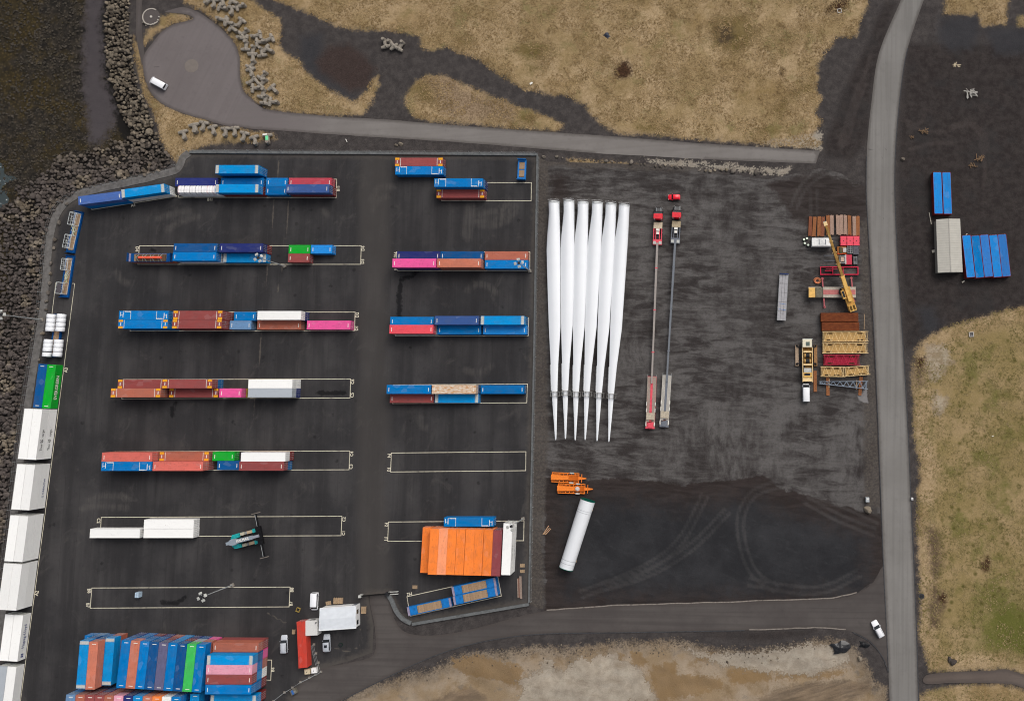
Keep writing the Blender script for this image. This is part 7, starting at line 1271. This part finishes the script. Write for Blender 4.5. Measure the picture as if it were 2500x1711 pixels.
# shore rocks awash with weed
KELP = M_('weed_covered_rock', A(62, 56, 48), .8, .35, .5, .3, dirt=A(70, 62, 34), dfac=.8); it = []
for _ in range(5200):
    x = rr.uniform(-226, -150); y = rr.uniform(60, 128); it.append((x, y))
ix = np.array([a for a, b in it]); iy = np.array([b for a, b in it]); isd = -sdf(ix, iy, LAND); iz = land_z(ix, iy, np.full(ix.shape, -5.), np.full(ix.shape, -9.), np.full(ix.shape, -9.), isd); dens = fbm(ix, iy, 10, 5); bsd = sdf(ix, iy, BEACH)
merge_rocks('shore_rocks', [(ix[k], iy[k], iz[k] + .05, rr.uniform(.18, .5), rr.uniform(0, 6.28), rr.randrange(14), rr.random()) for k in range(len(ix)) if isd[k] > 11 + dens[k] * 6 and dens[k] > -.2 and bsd[k] < -.3], KELP, 'small dark weed covered rocks on the foreshore')
ss_ = []
sxx = RNG.uniform(-85, 35, 9000); syy = RNG.uniform(-100, -55, 9000); sdd = sdf(sxx, syy, SAND); szz = land_z(sxx, syy, np.full(sxx.shape, -5.), np.clip(sdfs(sxx, syy, FLATS), -30, 30), sdd, np.full(sxx.shape, -9.)); dn = fbm(sxx, syy, 7, 91)
for k in range(len(sxx)):
    if -1.2 < sdd[k] < 1.2 + 9 * max(0, dn[k]) + (3 if rr.random() < .12 else 0): ss_.append((sxx[k], syy[k], szz[k] + .02, rr.uniform(.08, .3) * (1.8 if rr.random() < .05 else 1), rr.uniform(0, 6.28), rr.randrange(14), rr.random()))
merge_rocks('bank_stones', ss_, rockmat('bank_stone', A(100, 90, 80), .3), 'loose stones along the top of the sandy bank')
# row of boulders along the upper edge of the gravel yard, rim stones, odd stones
ROCK2 = rockmat('pale_boulder', A(108, 101, 94), .3); RK2 = []
for k in range(6): m_ = RK[k].copy(); m_.materials.clear(); m_.materials.append(ROCK2); RK2.append(m_)
line = resample(W(zQ, [(1580, 1410), (1700, 1425), (1900, 1450), (2200, 1462)]) + W(zR, [(60, 1465), (330, 1470), (600, 1500), (900, 1530), (1150, 1540), (1400, 1545), (1620, 1570)]), 1.45, False)
NB_ = [0]
for i, q in enumerate(line):
    if rr.random() < .12: continue
    s_ = rr.choice([.35, .45, .55, .7, .85]) * (1.15 if 28 < i < 44 else .85); o = link('boulder', RK2[rr.randrange(6)], None, (q[0] + rr.uniform(-.3, .3), q[1] + rr.uniform(-.35, .35), .25 * s_), rr.uniform(0, 6)); o.scale = (s_,) * 3; NB_[0] += 1; tag(o, f'grey boulder, {nth(NB_[0])} from left in the row along the upper gravel yard edge', 'boulder', 'boulders lining the gravel yard')
for i, (fn, x, y) in enumerate([(zB, x, y) for x, y in ((600, 250), (530, 420), (492, 575), (484, 650), (456, 790), (455, 880), (445, 970), (432, 1052), (418, 1132), (414, 1206), (380, 1420))] + [(zV, 755, 945), (zV, 830, 440)]):
    p = P(*fn(x, y), .4); s_ = rr.uniform(.5, .75); o = link('boulder', RK2[i % 6], None, (p[0], p[1], .32), rr.uniform(0, 6)); o.scale = (s_,) * 3; tag(o, f'grey stone, {nth(i + 1)} from top along the gravel rim by the shore fence', 'boulder', 'stones on the shore rim')
for i, (fn, x, y, s_, lab) in enumerate(((zBR, 322, 312, 1.3, 'pale boulder beside the grey electrical cabinet'), (zBR, 872, 1312, .9, 'dark stone at the field corner, left one'), (zBR, 895, 1328, 1.1, 'dark stone at the field corner, right one'), (zD, 252, 55, .7, 'rounded stone between road and yard, left one'), (zD, 292, 45, .7, 'rounded stone between road and yard, right one'), (zTR, 755, 1440, .7, 'lone pale stone right of the main road'), (zBR, 270, 1305, .8, 'stone in the sand beside the junction'))):
    p = P(*fn(x, y)); o = link('boulder', RK2[i % 6] if i not in (1, 2) else RK[i], None, (p[0], p[1], .2 * s_), rr.uniform(0, 6)); o.scale = (s_,) * 3; tag(o, lab, 'boulder', 'odd stones')

# ================================================================== LITTER AND HEAPS
def heap(label, fn, c_, n, L, mt, seed, cat='timber', spread=.8, name='timber_heap'):
    r = random.Random(seed); p = P(*fn(*c_)); t = thing(name, label, cat, (p[0], p[1], 0))
    for k in range(n): a = r.uniform(0, 3.14); x, y = r.uniform(-spread, spread), r.uniform(-spread * .6, spread * .6); l_ = L * r.uniform(.5, 1); MB().beam((x - l_ / 2 * math.cos(a), y - l_ / 2 * math.sin(a), .08 + .05 * k), (x + l_ / 2 * math.cos(a), y + l_ / 2 * math.sin(a), .1 + .05 * k), r.uniform(.1, .24), .06).build('stick', mt, t)
PB = M_('bleached_wood', A(184, 180, 172), .8, .1, 3); heap('heap of bleached white driftwood on dark earth', zTR, (1370, 850), 22, 2.4, PB, 1, spread=1.3); heap('broken pallet pieces near the upper right', zTR, (1240, 590), 7, 1.8, M_('pale_pallet_wood', A(206, 190, 160), .8), 2, spread=.7)
TW = M_('brown_brushwood', A(120, 98, 76), .9, .2, 3); heap('brushwood heap right of the main road, upper one', zTR, (940, 1195), 12, 1.6, TW, 3, 'brushwood', 1.0, 'brushwood_heap'); heap('brushwood heap above the blue roofed containers, upper one', zTR, (1445, 1435), 14, 1.8, TW, 4, 'brushwood', 1.1, 'brushwood_heap'); heap('brushwood heap above the blue roofed containers, lower one', zTR, (1390, 1500), 9, 1.4, TW, 5, 'brushwood', .8, 'brushwood_heap'); heap('small brushwood heap right of the main road, lower one', zTR, (835, 1245), 6, 1.2, TW, 6, 'brushwood', .6, 'brushwood_heap')
def tarp(label, fn, c_, r, mt, seed, h=.6, name='tarpaulin_heap'):
    R = random.Random(seed); p = P(*fn(*c_)); o = None; m_ = MB(); rings = []
    for k in range(5):
        u = k / 4; rings.append([((r * (1 - u * .85)) * (1 + .35 * math.sin(3 * a + seed) * (1 - u) + R.uniform(-.18, .18)) * math.cos(a), (r * (1 - u * .85)) * (1 + .25 * math.sin(2 * a + seed) + R.uniform(-.18, .18)) * .8 * math.sin(a), -.1 + h * u + R.uniform(-.06, .06)) for a in np.linspace(0, 2 * math.pi, 15)[:-1]])
    o = m_.loft(rings, False).build(name, mt, fix=True); o.location = (p[0], p[1], .1); tag(o, label, 'tarpaulin')
tarp('crumpled black plastic sheet on the pale sand', zAC, (2160, 600), 2.6, M_('black_plastic', A(26, 27, 30), .35, .2, 2, .5), 1); tarp('small black plastic heap by the junction verge', zBR, (295, 1212), 1.3, M_('black_plastic2', A(30, 31, 33), .4, .2), 2, .4); tarp('dark blue tarpaulin bundle lying in the grass field', zR, (117, 322), 1.2, M_('navy_plastic', A(46, 54, 70), .35, .2, 2, .5), 4, .7)
for i, (fn, x, y, sx, sy, a, lab) in enumerate(((zQ, 1470, 757, .9, .5, .6, 'white triangular sheet on the grass by the track'), (z2, 1467, 1273, 1.0, .16, -1.1, 'small white board above the yard wall'), (zRM, 1565, 1348, .5, .2, .2, 'white board in the right grass field'), (zTR, 240, 95, 1.6, .14, .5, 'pale pole beside the square chamber'), (zX, 1262, 250, 4.4, .14, 1.53, 'long pale pole beside the rusty boxes'))):
    p = P(*fn(x, y)); o = MB().b(-sx, sx, -sy, sy, 0, .06).build('loose_board', WHT if i < 3 else TIMBER); o.location = (p[0], p[1], .22 if i != 4 else .02); o.rotation_euler = (0, 0, a); tag(o, lab, 'board'); o.scale = (.5, .5, 1)
for k, (x, y) in enumerate(((1775, 575), (1795, 610))):
    pass
# ================================================================== GRASS TUFTS (uncountable)
def tufts(polys, n, name, cols, label, size):
    xs, ys = [], []
    for poly in polys:
        a = np.array(poly); lo, hi = a.min(0), a.max(0); lo = np.maximum(lo, [-215, -105]); hi = np.minimum(hi, [105, 130]); ar = np.prod(hi - lo); k = int(n * ar / 9000)
        x = RNG.uniform(lo[0], hi[0], k); y = RNG.uniform(lo[1], hi[1], k); s_ = sdf(x, y, poly) + fbm(x, y, 3, 8) * 2; q_ = (s_ > -.25) & (fbm(x, y, 6, 41) > -.12); xs.append(x[q_]); ys.append(y[q_])
    x = np.concatenate(xs); y = np.concatenate(ys); fl = sdfs(x, y, FLATS + [PATH]); q_ = fl < -.25; x, y, fl = x[q_], y[q_], fl[q_]; gsd_ = sdfs(x, y, polys); z = land_z(x, y, gsd_, fl, np.full(x.shape, -9.), np.full(x.shape, -9.)) + .02; m_ = len(x); B = 5
    V = np.zeros((m_, B, 3, 3)); a = RNG.uniform(0, 6.28, (m_, B)); L = RNG.uniform(.6, 1.3, (m_, B)) * size; h = RNG.uniform(.10, .30, (m_, B)); c_, s_ = np.cos(a), np.sin(a); w_ = .05
    V[:, :, 0] = np.stack([x[:, None] - s_ * w_, y[:, None] + c_ * w_, np.broadcast_to(z[:, None], a.shape)], -1); V[:, :, 1] = np.stack([x[:, None] + s_ * w_, y[:, None] - c_ * w_, np.broadcast_to(z[:, None], a.shape)], -1); V[:, :, 2] = np.stack([x[:, None] + c_ * L, y[:, None] + s_ * L, z[:, None] + h], -1)
    nv = m_ * B * 3; me_ = bpy.data.meshes.new(name); me_.vertices.add(nv); me_.vertices.foreach_set('co', V.reshape(-1).astype(np.float32)); me_.loops.add(nv); me_.loops.foreach_set('vertex_index', np.arange(nv, dtype=np.int32)); me_.polygons.add(nv // 3); me_.polygons.foreach_set('loop_start', np.arange(0, nv, 3, dtype=np.int32)); me_.update(calc_edges=True)
    mt = bpy.data.materials.new(name); N = NT(mt); p = N.pos(); c = N.mix(N.ss(N.noise(p, .25, 5, .6), .4, .62), cols[0], cols[1]); c = N.mix(N.ss(N.noise(p, 2.5, 2), .5, .7, 0, .7), c, cols[2]); N.fin(c, .95, .1); me_.materials.append(mt); o = link(name, me_); o['kind'] = 'stuff'; o['label'] = label
tufts([G1, G2, G3, G4, G5, G6, G6b, GV], 44000, 'dry_grass', (A(144, 120, 84), A(184, 158, 118), A(96, 76, 46)), 'dry tan grass tufts of the upper fields', .42)
tufts([G7, G8], 26000, 'field_grass', (A(128, 116, 72), A(168, 148, 108), A(80, 82, 40)), 'tan and green grass tufts of the right field', .38)
